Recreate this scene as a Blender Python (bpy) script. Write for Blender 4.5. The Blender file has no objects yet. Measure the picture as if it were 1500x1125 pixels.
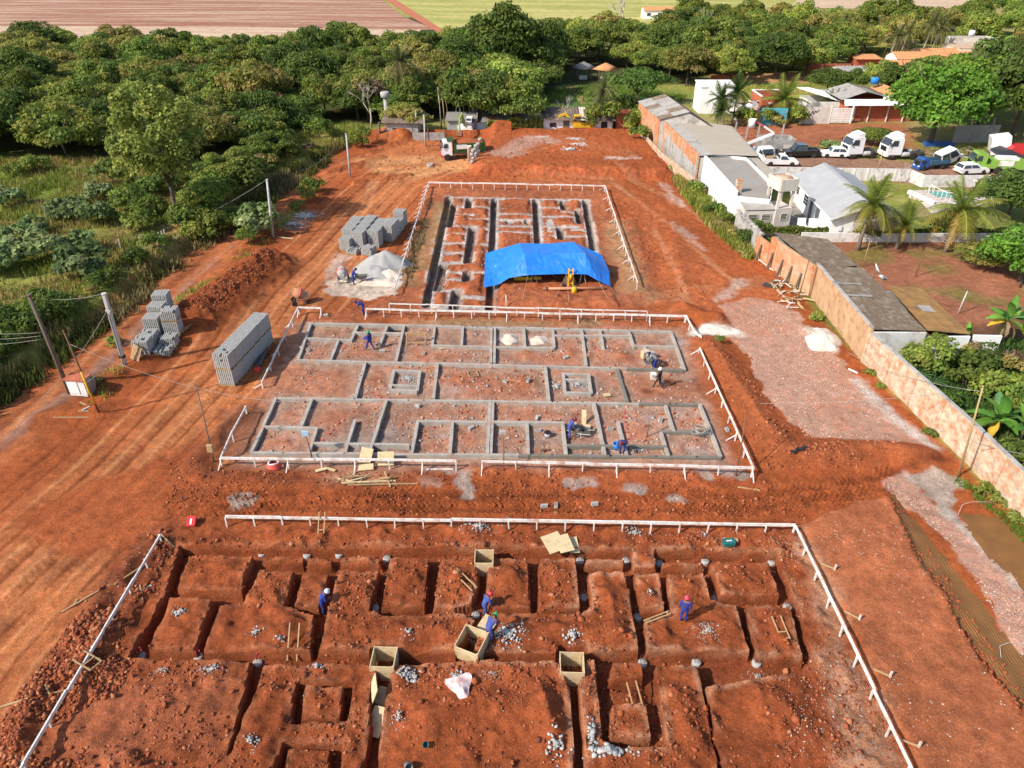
import bpy,bmesh,math,random
import numpy as np
from mathutils import Vector,Matrix,Euler
C=bpy.context.scene.collection
SC=bpy.context.scene
R=math.radians
# ------------------------------------------------------------------ camera, sky, sun, exposure
PITCH=R(32.4);CAM_H=28.0;FPX=1050.0
cam=bpy.data.cameras.new('camera');cam.sensor_width=36.0;cam.lens=36.0*FPX/1500.0
cam.clip_start=0.5;cam.clip_end=1500
camo=bpy.data.objects.new('camera',cam);C.objects.link(camo)
camo.location=(0,0,CAM_H);camo.rotation_euler=(R(90)-PITCH,0,0)
SC.camera=camo
SUN_EL=R(39);SHADOW_AZ=R(29)  # shadows run towards (cos, sin) of this angle
sdir=Vector((-math.cos(SHADOW_AZ)*math.cos(SUN_EL),-math.sin(SHADOW_AZ)*math.cos(SUN_EL),math.sin(SUN_EL)))
W=bpy.data.worlds.new('World');SC.world=W;W.use_nodes=True
nt=W.node_tree;bg=nt.nodes['Background']
sky=nt.nodes.new('ShaderNodeTexSky');sky.sky_type='NISHITA';sky.sun_disc=False
sky.sun_elevation=SUN_EL;sky.sun_rotation=math.atan2(sdir.x,sdir.y);sky.air_density=1.0;sky.dust_density=1.5;sky.ozone_density=1.0
nt.links.new(sky.outputs[0],bg.inputs[0]);bg.inputs[1].default_value=0.15
sl=bpy.data.lights.new('sun','SUN');sl.energy=4.6;sl.angle=R(0.6);sl.color=(1.0,0.93,0.82)
so=bpy.data.objects.new('sun',sl);C.objects.link(so);so.rotation_euler=sdir.to_track_quat('Z','Y').to_euler();so.location=(-60,-40,60)
SC.view_settings.view_transform='Standard';SC.view_settings.look='None'
SC.view_settings.exposure=0.46;SC.view_settings.gamma=1.0;SC.view_settings.use_curve_mapping=False
SC.cycles.max_bounces=6;SC.cycles.diffuse_bounces=3;SC.cycles.transparent_max_bounces=8
# ------------------------------------------------------------------ helpers
cP,sP=math.cos(PITCH),math.sin(PITCH)
def G(x,y,z=0.0):
    """point of the plane at height z seen at a pixel of the 1500 x 1125 photograph"""
    a=(x-750)/FPX;b=-(y-562.5)/FPX
    dx,dy,dz=a,cP+b*sP,-sP+b*cP
    t=(z-CAM_H)/dz
    return Vector((dx*t,dy*t,z))
rng=np.random.default_rng(7);rnd=random.Random(11)
def tag(o,label=None,cat=None,group=None,kind=None):
    if label:o['label']=label
    if cat:o['category']=cat
    if group:o['group']=group
    if kind:o['kind']=kind
    return o
def thing(name,label,cat,loc=(0,0,0),rz=0.0,group=None):
    o=bpy.data.objects.new(name,None);o.empty_display_size=0.2;C.objects.link(o)
    o.location=loc;o.rotation_euler=(0,0,rz)
    return tag(o,label,cat,group)
def link(name,me,parent=None,loc=None,rot=None,scale=None):
    o=bpy.data.objects.new(name,me);C.objects.link(o)
    if parent is not None:o.parent=parent
    if loc is not None:o.location=loc
    if rot is not None:o.rotation_euler=rot
    if scale is not None:o.scale=scale
    return o
def copy_tree(o,parent=None):
    c=o.copy();C.objects.link(c);c.parent=parent
    for ch in list(o.children):copy_tree(ch,c)
    return c
class MB:
    """collects simple solids into one mesh"""
    def __init__(s):s.v=[];s.f=[];s.m=[];s.sm=[]
    def add(s,vs,fs,mi=0,smooth=False):
        k=len(s.v);s.v.extend([tuple(v)for v in vs])
        for f in fs:s.f.append([k+i for i in f]);s.m.append(mi);s.sm.append(smooth)
        return s
    def box(s,c,d,rot=None,mi=0):
        x,y,z=d[0]/2,d[1]/2,d[2]/2
        vs=[Vector(p)for p in((-x,-y,-z),(x,-y,-z),(x,y,-z),(-x,y,-z),(-x,-y,z),(x,-y,z),(x,y,z),(-x,y,z))]
        if rot is not None:
            M=rot if isinstance(rot,Matrix)else Euler(rot).to_matrix()
            vs=[M@v for v in vs]
        c=Vector(c);vs=[v+c for v in vs]
        return s.add(vs,[(0,3,2,1),(4,5,6,7),(0,1,5,4),(1,2,6,5),(2,3,7,6),(3,0,4,7)],mi)
    def bar(s,p,q,w,h,mi=0,up=(0,0,1)):
        """a squared timber from p to q"""
        p,q=Vector(p),Vector(q);d=q-p;L=d.length
        if L<1e-6:return s
        d=d/L;u=Vector(up)
        if abs(d.dot(u))>0.98:u=Vector((1,0,0))
        sx=d.cross(u).normalized();sz=sx.cross(d).normalized()
        M=Matrix((sx,d,sz)).transposed()
        return s.box((p+q)/2,(w,L,h),M,mi)
    def tube(s,pts,rad,n=8,mi=0,cap=True,smooth=True):
        pts=[Vector(p)for p in pts]
        if not hasattr(rad,'__len__'):rad=[rad]*len(pts)
        rings=[];ref=None
        for i,p in enumerate(pts):
            d=(pts[min(i+1,len(pts)-1)]-pts[max(i-1,0)]).normalized()
            u=Vector((0,0,1))if ref is None else ref
            if abs(d.dot(u))>0.95:u=Vector((1,0,0))if abs(d.x)<.9 else Vector((0,1,0))
            a=d.cross(u).normalized();b=d.cross(a).normalized();ref=a.cross(d)
            rings.append([p+(a*math.cos(2*math.pi*k/n)+b*math.sin(2*math.pi*k/n))*rad[i]for k in range(n)])
        vs=[v for r in rings for v in r];fs=[]
        for i in range(len(pts)-1):
            for k in range(n):
                fs.append((i*n+k,i*n+(k+1)%n,(i+1)*n+(k+1)%n,(i+1)*n+k))
        s.add(vs,fs,mi,smooth)
        if cap:
            k0=len(s.v)-len(vs);l=len(pts)-1
            s.f.append([k0+k for k in range(n)][::-1]);s.m.append(mi);s.sm.append(False)
            s.f.append([k0+l*n+k for k in range(n)]);s.m.append(mi);s.sm.append(False)
        return s
    def prism(s,poly,z0,z1,mi=0):
        n=len(poly)
        vs=[(p[0],p[1],z0)for p in poly]+[(p[0],p[1],z1)for p in poly]
        fs=[tuple(range(n))[::-1],tuple(range(n,2*n))]+[(i,(i+1)%n,n+(i+1)%n,n+i)for i in range(n)]
        return s.add(vs,fs,mi)
    def side(s,prof,w,mi=0,y0=0.0):
        """profile in x,z extruded across y; w is half width or f(x, z)"""
        f=w if callable(w)else(lambda x,z:w)
        n=len(prof)
        vs=[(x,y0-f(x,z),z)for x,z in prof]+[(x,y0+f(x,z),z)for x,z in prof]
        fs=[tuple(range(n)),tuple(range(n,2*n))[::-1]]+[(i,n+i,n+(i+1)%n,(i+1)%n)for i in range(n)]
        return s.add(vs,fs,mi)
    def lathe(s,prof,n=14,mi=0,at=(0,0,0),axis='z'):
        vs=[];at=Vector(at)
        for r,z in prof:
            for k in range(n):
                a=2*math.pi*k/n;v=(r*math.cos(a),r*math.sin(a),z)
                if axis=='y':v=(v[0],v[2],v[1])
                if axis=='x':v=(v[2],v[0],v[1])
                vs.append(at+Vector(v))
        fs=[(i*n+k,i*n+(k+1)%n,(i+1)*n+(k+1)%n,(i+1)*n+k)for i in range(len(prof)-1)for k in range(n)]
        s.add(vs,fs,mi,True)
        k0=len(s.v)-len(vs)
        s.f.append([k0+k for k in range(n)][::-1]);s.m.append(mi);s.sm.append(False)
        s.f.append([k0+(len(prof)-1)*n+k for k in range(n)]);s.m.append(mi);s.sm.append(False)
        return s
    def quad(s,a,b,c,d,mi=0):return s.add([a,b,c,d],[(0,1,2,3)],mi)
    def slab(s,pts,th,mi=0):
        """a flat sheet through pts with thickness downward"""
        n=len(pts);pts=[Vector(p)for p in pts]
        nr=(pts[1]-pts[0]).cross(pts[2]-pts[0]).normalized()
        if nr.z<0:nr=-nr
        lo=[p-nr*th for p in pts]
        return s.add(pts+lo,[tuple(range(n)),tuple(range(n,2*n))[::-1]]+[(i,(i+1)%n,n+(i+1)%n,n+i)for i in range(n)],mi)
    def rock(s,c,r,seed,mi=0,flat=.75):
        q=random.Random(seed);t=(1+5**.5)/2
        vs=[(-1,t,0),(1,t,0),(-1,-t,0),(1,-t,0),(0,-1,t),(0,1,t),(0,-1,-t),(0,1,-t),(t,0,-1),(t,0,1),(-t,0,-1),(-t,0,1)]
        fs=[(0,11,5),(0,5,1),(0,1,7),(0,7,10),(0,10,11),(1,5,9),(5,11,4),(11,10,2),(10,7,6),(7,1,8),(3,9,4),(3,4,2),(3,2,6),(3,6,8),(3,8,9),(4,9,5),(2,4,11),(6,2,10),(8,6,7),(9,8,1)]
        sx,sy,sz=q.uniform(.7,1.3),q.uniform(.7,1.2),q.uniform(.6,1.)*flat
        M=Euler((q.uniform(0,6),q.uniform(0,6),q.uniform(0,6))).to_matrix()
        o=[]
        for v in vs:
            w=M@(Vector(v)*(r/1.9*q.uniform(.75,1.2)));o.append((c[0]+w.x*sx,c[1]+w.y*sy,c[2]+w.z*sz))
        return s.add(o,fs,mi)
    def mesh(s,name,mats):
        me=bpy.data.meshes.new(name);me.from_pydata(s.v,[],s.f)
        for m in(mats if isinstance(mats,(list,tuple))else[mats]):me.materials.append(m)
        me.polygons.foreach_set('material_index',s.m);me.polygons.foreach_set('use_smooth',s.sm)
        bm=bmesh.new();bm.from_mesh(me);bmesh.ops.recalc_face_normals(bm,faces=bm.faces);bm.to_mesh(me);bm.free()
        me.update();return me
    def build(s,name,mats,parent=None,loc=None,rot=None):return link(name,s.mesh(name,mats),parent,loc,rot)
def np_mesh(name,v,f,mats,col=None,mi=None,smooth=False):
    """fast mesh from arrays; f is (n,3) or (n,4); col is per vertex rgb"""
    v=np.asarray(v,np.float32);f=np.asarray(f,np.int32);k=f.shape[1]
    me=bpy.data.meshes.new(name);me.vertices.add(len(v));me.vertices.foreach_set('co',v.ravel())
    me.loops.add(f.size);me.loops.foreach_set('vertex_index',f.ravel())
    me.polygons.add(len(f));me.polygons.foreach_set('loop_start',np.arange(0,f.size,k,dtype=np.int32))
    try:me.polygons.foreach_set('loop_total',np.full(len(f),k,np.int32))
    except Exception:pass
    if smooth:me.polygons.foreach_set('use_smooth',np.ones(len(f),bool))
    for m in(mats if isinstance(mats,(list,tuple))else[mats]):me.materials.append(m)
    if mi is not None:me.polygons.foreach_set('material_index',np.asarray(mi,np.int32))
    me.update(calc_edges=True)
    if col is not None:
        a=me.color_attributes.new('Col','FLOAT_COLOR','POINT');c=np.ones((len(v),4),np.float32);c[:,:col.shape[1]]=col
        a.data.foreach_set('color',c.ravel())
    me.validate();return me
# ---- numpy noise
_T=np.random.default_rng(3).random((256,256)).astype(np.float32)
def vnoise(x,y):
    xi=np.floor(x).astype(np.int64);yi=np.floor(y).astype(np.int64);fx=x-xi;fy=y-yi
    fx=fx*fx*(3-2*fx);fy=fy*fy*(3-2*fy)
    a=_T[xi&255,yi&255];b=_T[(xi+1)&255,yi&255];c=_T[xi&255,(yi+1)&255];d=_T[(xi+1)&255,(yi+1)&255]
    return(a*(1-fx)+b*fx)*(1-fy)+(c*(1-fx)+d*fx)*fy
def fbm(x,y,s,o=4,g=.5):
    t=0;a=1;n=0
    for i in range(o):
        t=t+a*(vnoise(x/s*2**i+17.3*i,y/s*2**i+5.1*i)-.5);n+=a;a*=g
    return t/n*2
def sst(a,b,x):
    t=np.clip((x-a)/(b-a),0,1);return t*t*(3-2*t)
def sdpoly(poly,X,Y,pad=2.0):
    """signed distance (inside positive, clipped at -pad outside)"""
    P=np.array([(p[0],p[1])for p in poly],float);out=np.full(X.shape,-pad,np.float32)
    m=(X>P[:,0].min()-pad)&(X<P[:,0].max()+pad)&(Y>P[:,1].min()-pad)&(Y<P[:,1].max()+pad)
    if not m.any():return out
    x=X[m];y=Y[m];ins=np.zeros(x.shape,bool);d2=np.full(x.shape,1e9)
    for i in range(len(P)):
        ax,ay=P[i];bx,by=P[(i+1)%len(P)]
        c=((ay>y)!=(by>y));xx=(bx-ax)*(y-ay)/((by-ay)if abs(by-ay)>1e-9 else 1e-9)+ax
        ins^=c&(x<xx)
        t=np.clip(((x-ax)*(bx-ax)+(y-ay)*(by-ay))/max((bx-ax)**2+(by-ay)**2,1e-9),0,1)
        d2=np.minimum(d2,(x-ax-t*(bx-ax))**2+(y-ay-t*(by-ay))**2)
    d=np.sqrt(d2);out[m]=np.maximum(np.where(ins,d,-d),-pad);return out
def dline(pts,X,Y,pad=3.0):
    """distance to an open polyline, clipped at pad"""
    P=np.array([(p[0],p[1])for p in pts],float);out=np.full(X.shape,pad,np.float32)
    m=(X>P[:,0].min()-pad)&(X<P[:,0].max()+pad)&(Y>P[:,1].min()-pad)&(Y<P[:,1].max()+pad)
    if not m.any():return out
    x=X[m];y=Y[m];d2=np.full(x.shape,pad*pad)
    for i in range(len(P)-1):
        ax,ay=P[i];bx,by=P[i+1]
        t=np.clip(((x-ax)*(bx-ax)+(y-ay)*(by-ay))/max((bx-ax)**2+(by-ay)**2,1e-9),0,1)
        d2=np.minimum(d2,(x-ax-t*(bx-ax))**2+(y-ay-t*(by-ay))**2)
    out[m]=np.sqrt(d2);return out
def GP(pts,z=0):return[G(x,y,z)for x,y in pts]
def srgb(r,g,b):
    return tuple(((c/255+.055)/1.055)**2.4 if c>10 else c/255/12.92 for c in(r,g,b))
# ------------------------------------------------------------------ materials
M={}
def nd(t,k,x=0,y=0):n=t.nodes.new(k);return n
def mat(name,c1,c2=None,rough=.85,ns=2.0,bump=.0,bs=8.0,metal=0.0,spec=.3,stretch=None,dirt=None,ds=.7,dth=.55,coat=0):
    m=bpy.data.materials.new(name);m.use_nodes=True;t=m.node_tree;b=t.nodes['Principled BSDF']
    b.inputs['Roughness'].default_value=rough;b.inputs['Metallic'].default_value=metal;b.inputs['Specular IOR Level'].default_value=spec
    b.inputs['Coat Weight'].default_value=coat
    if c2 is None:c2=tuple(v*.78 for v in c1)
    tc=nd(t,'ShaderNodeTexCoord');mp=nd(t,'ShaderNodeMapping');t.links.new(tc.outputs['Object'],mp.inputs['Vector'])
    if stretch:mp.inputs['Scale'].default_value=stretch
    n1=nd(t,'ShaderNodeTexNoise');n1.inputs['Scale'].default_value=ns;n1.inputs['Detail'].default_value=6;n1.inputs['Roughness'].default_value=.62
    t.links.new(mp.outputs[0],n1.inputs['Vector'])
    r1=nd(t,'ShaderNodeValToRGB');r1.color_ramp.elements[0].position=.3;r1.color_ramp.elements[1].position=.7
    r1.color_ramp.elements[0].color=(*c2,1);r1.color_ramp.elements[1].color=(*c1,1);t.links.new(n1.outputs['Fac'],r1.inputs['Fac'])
    out=r1.outputs['Color']
    if dirt:
        n2=nd(t,'ShaderNodeTexNoise');n2.inputs['Scale'].default_value=ds;n2.inputs['Detail'].default_value=8;n2.inputs['Roughness'].default_value=.68
        t.links.new(tc.outputs['Object'],n2.inputs['Vector'])
        r2=nd(t,'ShaderNodeValToRGB');r2.color_ramp.elements[0].position=dth-.08;r2.color_ramp.elements[1].position=dth+.12;t.links.new(n2.outputs['Fac'],r2.inputs['Fac'])
        mx=nd(t,'ShaderNodeMixRGB');mx.inputs['Color2'].default_value=(*dirt,1);t.links.new(r2.outputs['Color'],mx.inputs['Fac']);t.links.new(out,mx.inputs['Color1']);out=mx.outputs['Color']
    t.links.new(out,b.inputs['Base Color'])
    if bump:
        n3=nd(t,'ShaderNodeTexNoise');n3.inputs['Scale'].default_value=bs;n3.inputs['Detail'].default_value=5;t.links.new(mp.outputs[0],n3.inputs['Vector'])
        bp=nd(t,'ShaderNodeBump');bp.inputs['Strength'].default_value=bump;bp.inputs['Distance'].default_value=.05;t.links.new(n3.outputs['Fac'],bp.inputs['Height']);t.links.new(bp.outputs[0],b.inputs['Normal'])
    M[name]=m;return m
def brickmat(name,c1,c2,mortar,scale=1.0,dirt=None,plane='yz',ds=.5,dth=.5):
    m=mat(name,c1,c2,.9,1.5,dirt=dirt,ds=ds,dth=dth);t=m.node_tree;b=t.nodes['Principled BSDF']
    src=b.inputs['Base Color'].links[0].from_socket
    tc=nd(t,'ShaderNodeTexCoord');sp=nd(t,'ShaderNodeSeparateXYZ');cb=nd(t,'ShaderNodeCombineXYZ');t.links.new(tc.outputs['Object'],sp.inputs[0])
    t.links.new(sp.outputs['XYZ'.index(plane[0].upper())],cb.inputs[0]);t.links.new(sp.outputs['XYZ'.index(plane[1].upper())],cb.inputs[1])
    bk=nd(t,'ShaderNodeTexBrick');bk.inputs['Scale'].default_value=scale;bk.inputs['Brick Width'].default_value=.29;bk.inputs['Row Height'].default_value=.19;bk.inputs['Mortar Size'].default_value=.012
    bk.inputs['Color1'].default_value=(1,1,1,1);bk.inputs['Color2'].default_value=(.72,.72,.72,1);bk.inputs['Mortar'].default_value=(*mortar,1);t.links.new(cb.outputs[0],bk.inputs['Vector'])
    mx=nd(t,'ShaderNodeMixRGB');mx.blend_type='MULTIPLY';mx.inputs[0].default_value=1;t.links.new(src,mx.inputs[1]);t.links.new(bk.outputs['Color'],mx.inputs[2]);t.links.new(mx.outputs[0],b.inputs['Base Color'])
    bp=nd(t,'ShaderNodeBump');bp.invert=True;bp.inputs['Strength'].default_value=.5;bp.inputs['Distance'].default_value=.02;t.links.new(bk.outputs['Fac'],bp.inputs['Height']);t.links.new(bp.outputs[0],b.inputs['Normal'])
    return m
def leafmat(name,tint=(1,1,1),trans=.25):
    m=bpy.data.materials.new(name);m.use_nodes=True;t=m.node_tree;b=t.nodes['Principled BSDF']
    at=nd(t,'ShaderNodeAttribute');at.attribute_name='Col'
    oi=nd(t,'ShaderNodeObjectInfo');hs=nd(t,'ShaderNodeHueSaturation')
    a1=nd(t,'ShaderNodeMapRange');a1.inputs[3].default_value=.482;a1.inputs[4].default_value=.512;t.links.new(oi.outputs['Random'],a1.inputs[0]);t.links.new(a1.outputs[0],hs.inputs['Hue'])
    ml=nd(t,'ShaderNodeMath');ml.operation='MULTIPLY';ml.inputs[1].default_value=7.31;fr=nd(t,'ShaderNodeMath');fr.operation='FRACT'
    t.links.new(oi.outputs['Random'],ml.inputs[0]);t.links.new(ml.outputs[0],fr.inputs[0])
    a2=nd(t,'ShaderNodeMapRange');a2.inputs[3].default_value=.78;a2.inputs[4].default_value=1.25;t.links.new(fr.outputs[0],a2.inputs[0]);t.links.new(a2.outputs[0],hs.inputs['Value'])
    t.links.new(at.outputs['Color'],hs.inputs['Color'])
    t.links.new(hs.outputs[0],b.inputs['Base Color']);b.inputs['Roughness'].default_value=.55;b.inputs['Specular IOR Level'].default_value=.12
    tr=nd(t,'ShaderNodeBsdfTranslucent');t.links.new(hs.outputs[0],tr.inputs['Color']);ms=nd(t,'ShaderNodeMixShader');ms.inputs[0].default_value=trans
    t.links.new(b.outputs[0],ms.inputs[1]);t.links.new(tr.outputs[0],ms.inputs[2]);t.links.new(ms.outputs[0],t.nodes['Material Output'].inputs['Surface'])
    M[name]=m;return m
leafmat('leaf',trans=.34)
# terrain: vertex colour times fine grain, pale pebbles where the alpha says so
def groundmat():
    m=bpy.data.materials.new('ground_soil');m.use_nodes=True;t=m.node_tree;b=t.nodes['Principled BSDF'];b.inputs['Roughness'].default_value=.95;b.inputs['Specular IOR Level'].default_value=.12
    at=nd(t,'ShaderNodeAttribute');at.attribute_name='Col';tc=nd(t,'ShaderNodeTexCoord')
    def noise(s,d=5,r=.65):
        n=nd(t,'ShaderNodeTexNoise');n.inputs['Scale'].default_value=s;n.inputs['Detail'].default_value=d;n.inputs['Roughness'].default_value=r;t.links.new(tc.outputs['Object'],n.inputs['Vector']);return n
    n1=noise(1.6,8,.72);r1=nd(t,'ShaderNodeMapRange');r1.inputs[1].default_value=.3;r1.inputs[2].default_value=.7;r1.inputs[3].default_value=.62;r1.inputs[4].default_value=1.32;t.links.new(n1.outputs['Fac'],r1.inputs[0])
    n2=noise(9,4,.7);r2=nd(t,'ShaderNodeMapRange');r2.inputs[1].default_value=.3;r2.inputs[2].default_value=.7;r2.inputs[3].default_value=.72;r2.inputs[4].default_value=1.25;t.links.new(n2.outputs['Fac'],r2.inputs[0])
    mu=nd(t,'ShaderNodeMath');mu.operation='MULTIPLY';t.links.new(r1.outputs[0],mu.inputs[0]);t.links.new(r2.outputs[0],mu.inputs[1])
    mx=nd(t,'ShaderNodeMixRGB');mx.blend_type='MULTIPLY';mx.inputs[0].default_value=1;t.links.new(at.outputs['Color'],mx.inputs[1]);t.links.new(mu.outputs[0],mx.inputs[2])
    vo=nd(t,'ShaderNodeTexVoronoi');vo.inputs['Scale'].default_value=7.5;t.links.new(tc.outputs['Object'],vo.inputs['Vector'])
    le=nd(t,'ShaderNodeMath');le.operation='LESS_THAN';t.links.new(vo.outputs['Distance'],le.inputs[0])
    sep=nd(t,'ShaderNodeSeparateColor');t.links.new(vo.outputs['Color'],sep.inputs[0])
    al=nd(t,'ShaderNodeMath');al.operation='MULTIPLY';t.links.new(sep.outputs[0],al.inputs[0]);t.links.new(at.outputs['Alpha'],al.inputs[1])
    a2=nd(t,'ShaderNodeMath');a2.operation='MULTIPLY';a2.inputs[1].default_value=.42;t.links.new(al.outputs[0],a2.inputs[0]);t.links.new(a2.outputs[0],le.inputs[1])
    mp=nd(t,'ShaderNodeMixRGB');mp.inputs['Color2'].default_value=(.40,.27,.21,1);fm=nd(t,'ShaderNodeMath');fm.operation='MULTIPLY';fm.inputs[1].default_value=.75
    t.links.new(le.outputs[0],fm.inputs[0]);t.links.new(fm.outputs[0],mp.inputs['Fac']);t.links.new(mx.outputs[0],mp.inputs['Color1']);t.links.new(mp.outputs[0],b.inputs['Base Color'])
    ad=nd(t,'ShaderNodeMath');ad.operation='ADD';n3=noise(5,8,.75);t.links.new(n3.outputs['Fac'],ad.inputs[0]);n4=noise(22,3,.6);t.links.new(n4.outputs['Fac'],ad.inputs[1])
    bp=nd(t,'ShaderNodeBump');bp.inputs['Strength'].default_value=.9;bp.inputs['Distance'].default_value=.12;t.links.new(ad.outputs[0],bp.inputs['Height']);t.links.new(bp.outputs[0],b.inputs['Normal'])
    M['ground']=m;return m
groundmat()
mat('white_wood',(.74,.73,.70),(.56,.53,.50),.7,6,dirt=(.42,.24,.15),ds=1.7,dth=.57)
mat('raw_wood',(.46,.31,.16),(.33,.21,.10),.8,3,.3,20,stretch=(1,6,6))
mat('ply',(.62,.50,.30),(.46,.34,.19),.8,2.2,dirt=(.33,.22,.12),ds=3,dth=.6,stretch=(1,7,1))
mat('old_wood',(.17,.13,.10),(.10,.075,.055),.9,4,.4,20,stretch=(6,6,1))
mat('bamboo',(.40,.29,.15),(.28,.19,.09),.7,3)
mat('brown_pole',(.20,.10,.05),(.13,.07,.04),.8,5)
mat('concrete',(.40,.39,.37),(.28,.27,.26),.9,2.5,.3,15,dirt=(.32,.20,.14),ds=1.2,dth=.66)
mat('beam_grey',(.40,.365,.325),(.27,.24,.21),.92,1.6,.5,14,dirt=(.36,.21,.14),ds=.9,dth=.60)
mat('beam_wet',(.19,.175,.145),(.14,.125,.10),.8,2,.4,14)
mat('block_grey',(.40,.39,.37),(.29,.285,.27),.92,3.5,.3,30)
mat('pole_grey',(.50,.49,.47),(.38,.37,.35),.85,3)
mat('stone',(.38,.37,.36),(.25,.245,.24),.85,1.2)
mat('stone_white',(.47,.45,.42),(.33,.315,.30),.85,1.2)
mat('sand',(.36,.345,.33),(.30,.29,.275),.95,3,.4,30)
mat('lime',(.62,.53,.45),(.48,.36,.28),.95,2.2,.4,9)
mat('lime_white',(.64,.58,.51),(.50,.41,.33),.95,2.2,.4,9)
mat('clod',(.32,.085,.030),(.24,.062,.024),.95,3,.3,20)
mat('clod_dark',(.19,.052,.022),(.13,.036,.016),.95,3,.3,20)
mat('clod_pale',(.40,.16,.075),(.33,.12,.055),.95,3,.3,20)
mat('gravel_pink',(.54,.30,.21),(.38,.19,.125),.95,3)
mat('gravel_grey',(.44,.37,.32),(.33,.26,.22),.95,3)
mat('rebar',(.16,.10,.07),(.10,.06,.05),.7,8,metal=.4)
mat('tarp',(.016,.19,.66),(.012,.14,.54),.42,2.2,.6,6,spec=.5,dirt=(.05,.19,.52),ds=1.6,dth=.6)
mat('rope',(.55,.42,.30))
mat('yellow',(.72,.42,.02),(.55,.30,.02),.5,4)
mat('rust',(.26,.12,.07),(.17,.08,.05),.8,5)
mat('red',(.55,.035,.035),(.40,.025,.03),.5,4)
mat('hose_red',(.62,.10,.07),(.48,.07,.06),.5,4)
mat('teal',(.02,.14,.13),(.015,.10,.10),.6,4)
mat('blue_plastic',(.03,.22,.62),(.02,.17,.5),.4,4)
mat('sack',(.72,.63,.60),(.58,.44,.42),.8,5,.4,14,dirt=(.55,.25,.24),ds=2.5,dth=.55)
mat('light_blue',(.32,.52,.66),(.25,.42,.55),.6,3)
mat('black',(.018,.018,.02),(.012,.012,.013),.6,5)
mat('rubber',(.022,.021,.02),(.04,.03,.025),.9,6)
mat('metal_grey',(.22,.22,.22),(.14,.13,.12),.55,5,metal=.5)
mat('white_paint',(.78,.78,.77),(.70,.69,.67),.4,1.5,spec=.5,dirt=(.56,.46,.38),ds=1.3,dth=.6)
mat('white_wall',(.80,.79,.77),(.72,.71,.69),.85,.9,dirt=(.55,.50,.45),ds=.7,dth=.66)
mat('white_wall_worn',(.74,.72,.69),(.60,.57,.54),.9,1.4,dirt=(.40,.33,.28),ds=1.1,dth=.58)
mat('cream_wall',(.62,.56,.49),(.52,.46,.40),.9,1.2,dirt=(.40,.33,.27),ds=.8,dth=.62)
mat('grey_wall',(.42,.40,.37),(.30,.28,.26),.92,1.2,.2,10,dirt=(.16,.14,.13),ds=.8,dth=.56)
mat('yard_white',(.70,.67,.64),(.56,.52,.50),.9,1.6,dirt=(.35,.29,.25),ds=.9,dth=.58,stretch=(3,3,.6))
brickmat('plaster',(.66,.54,.41),(.44,.34,.24),(.97,.95,.92),dirt=(.50,.20,.095),ds=1.9,dth=.535)
mat('plaster_orange',(.52,.33,.19),(.38,.23,.13),.9,.8,.2,10,dirt=(.27,.14,.08),ds=1.5,dth=.57)
brickmat('brick_new',(.62,.25,.11),(.50,.18,.075),(.62,.55,.48),dirt=(.55,.38,.25))
brickmat('brick_far',(.50,.15,.08),(.40,.11,.06),(.72,.62,.55),plane='xz')
mat('turquoise',(.10,.40,.48),(.08,.34,.42),.85,2,dirt=(.35,.38,.38),ds=.8,dth=.62)
mat('roof_tan',(.40,.345,.27),(.33,.28,.22),.7,.4,.1,2,stretch=(1,5,1))
mat('roof_taupe',(.30,.27,.235),(.255,.225,.195),.8,.5,.1,3)
mat('roof_fibre',(.34,.32,.295),(.27,.25,.23),.9,.7,dirt=(.17,.15,.135),ds=.6,dth=.6)
mat('roof_slate',(.205,.15,.10),(.115,.082,.058),.92,1.6,.3,12,stretch=(3,.8,1),dirt=(.30,.26,.21),ds=1.4,dth=.585)
mat('roof_moss',(.33,.185,.06),(.22,.12,.045),.92,1.4,.2,12,dirt=(.14,.085,.05),ds=1.1,dth=.58)
mat('roof_house',(.37,.37,.375),(.31,.31,.315),.75,.8,.1,4)
mat('roof_white',(.74,.73,.72),(.62,.61,.60),.6,1)
mat('tile_orange',(.60,.28,.12),(.46,.20,.085),.9,1.0,.3,8)
mat('glass',(.045,.055,.06),(.03,.036,.04),.12,1,spec=.8)
mat('pane_grey',(.13,.135,.14),(.09,.09,.095),.3,1,spec=.6)
mat('bark',(.13,.095,.07),(.075,.055,.04),.95,2,.6,8,stretch=(4,4,1))
mat('bark_pale',(.50,.44,.38),(.34,.29,.24),.9,2,.4,8)
mat('palm_bark',(.24,.19,.15),(.15,.115,.09),.95,2,.6,10,stretch=(1,1,5))
mat('lime_green',(.22,.37,.06),(.17,.30,.05),.4,3,spec=.5)
mat('dark_green',(.035,.085,.022),(.028,.06,.018),.5,3)
mat('car_black',(.012,.012,.015),(.010,.010,.012),.2,2,spec=.6,coat=.5)
mat('truck_blue',(.025,.09,.32),(.02,.07,.25),.4,3,spec=.5)
mat('bed_blue',(.055,.13,.20),(.04,.10,.16),.6,3)
mat('panel_dark',(.045,.047,.055),(.032,.033,.038),.45,3,spec=.5)
mat('cloth_blue',(.018,.045,.30),(.012,.028,.19),.88,7,.4,18,dirt=(.09,.055,.08),ds=4,dth=.58)
mat('cloth_faded',(.04,.085,.34),(.025,.05,.23),.9,7,.4,18,dirt=(.16,.09,.08),ds=4,dth=.55)
mat('cloth_dark',(.028,.028,.034),(.02,.02,.024),.85,6)
mat('cloth_grey',(.22,.22,.23),(.17,.17,.18),.85,6)
mat('skin',(.22,.11,.07),(.18,.09,.06),.6,6)
mat('boot',(.04,.028,.02),None,.7,6)
mat('hat_white',(.82,.82,.80),None,.35,3,spec=.5)
mat('hat_green',(.02,.36,.12),None,.35,3,spec=.5)
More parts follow.
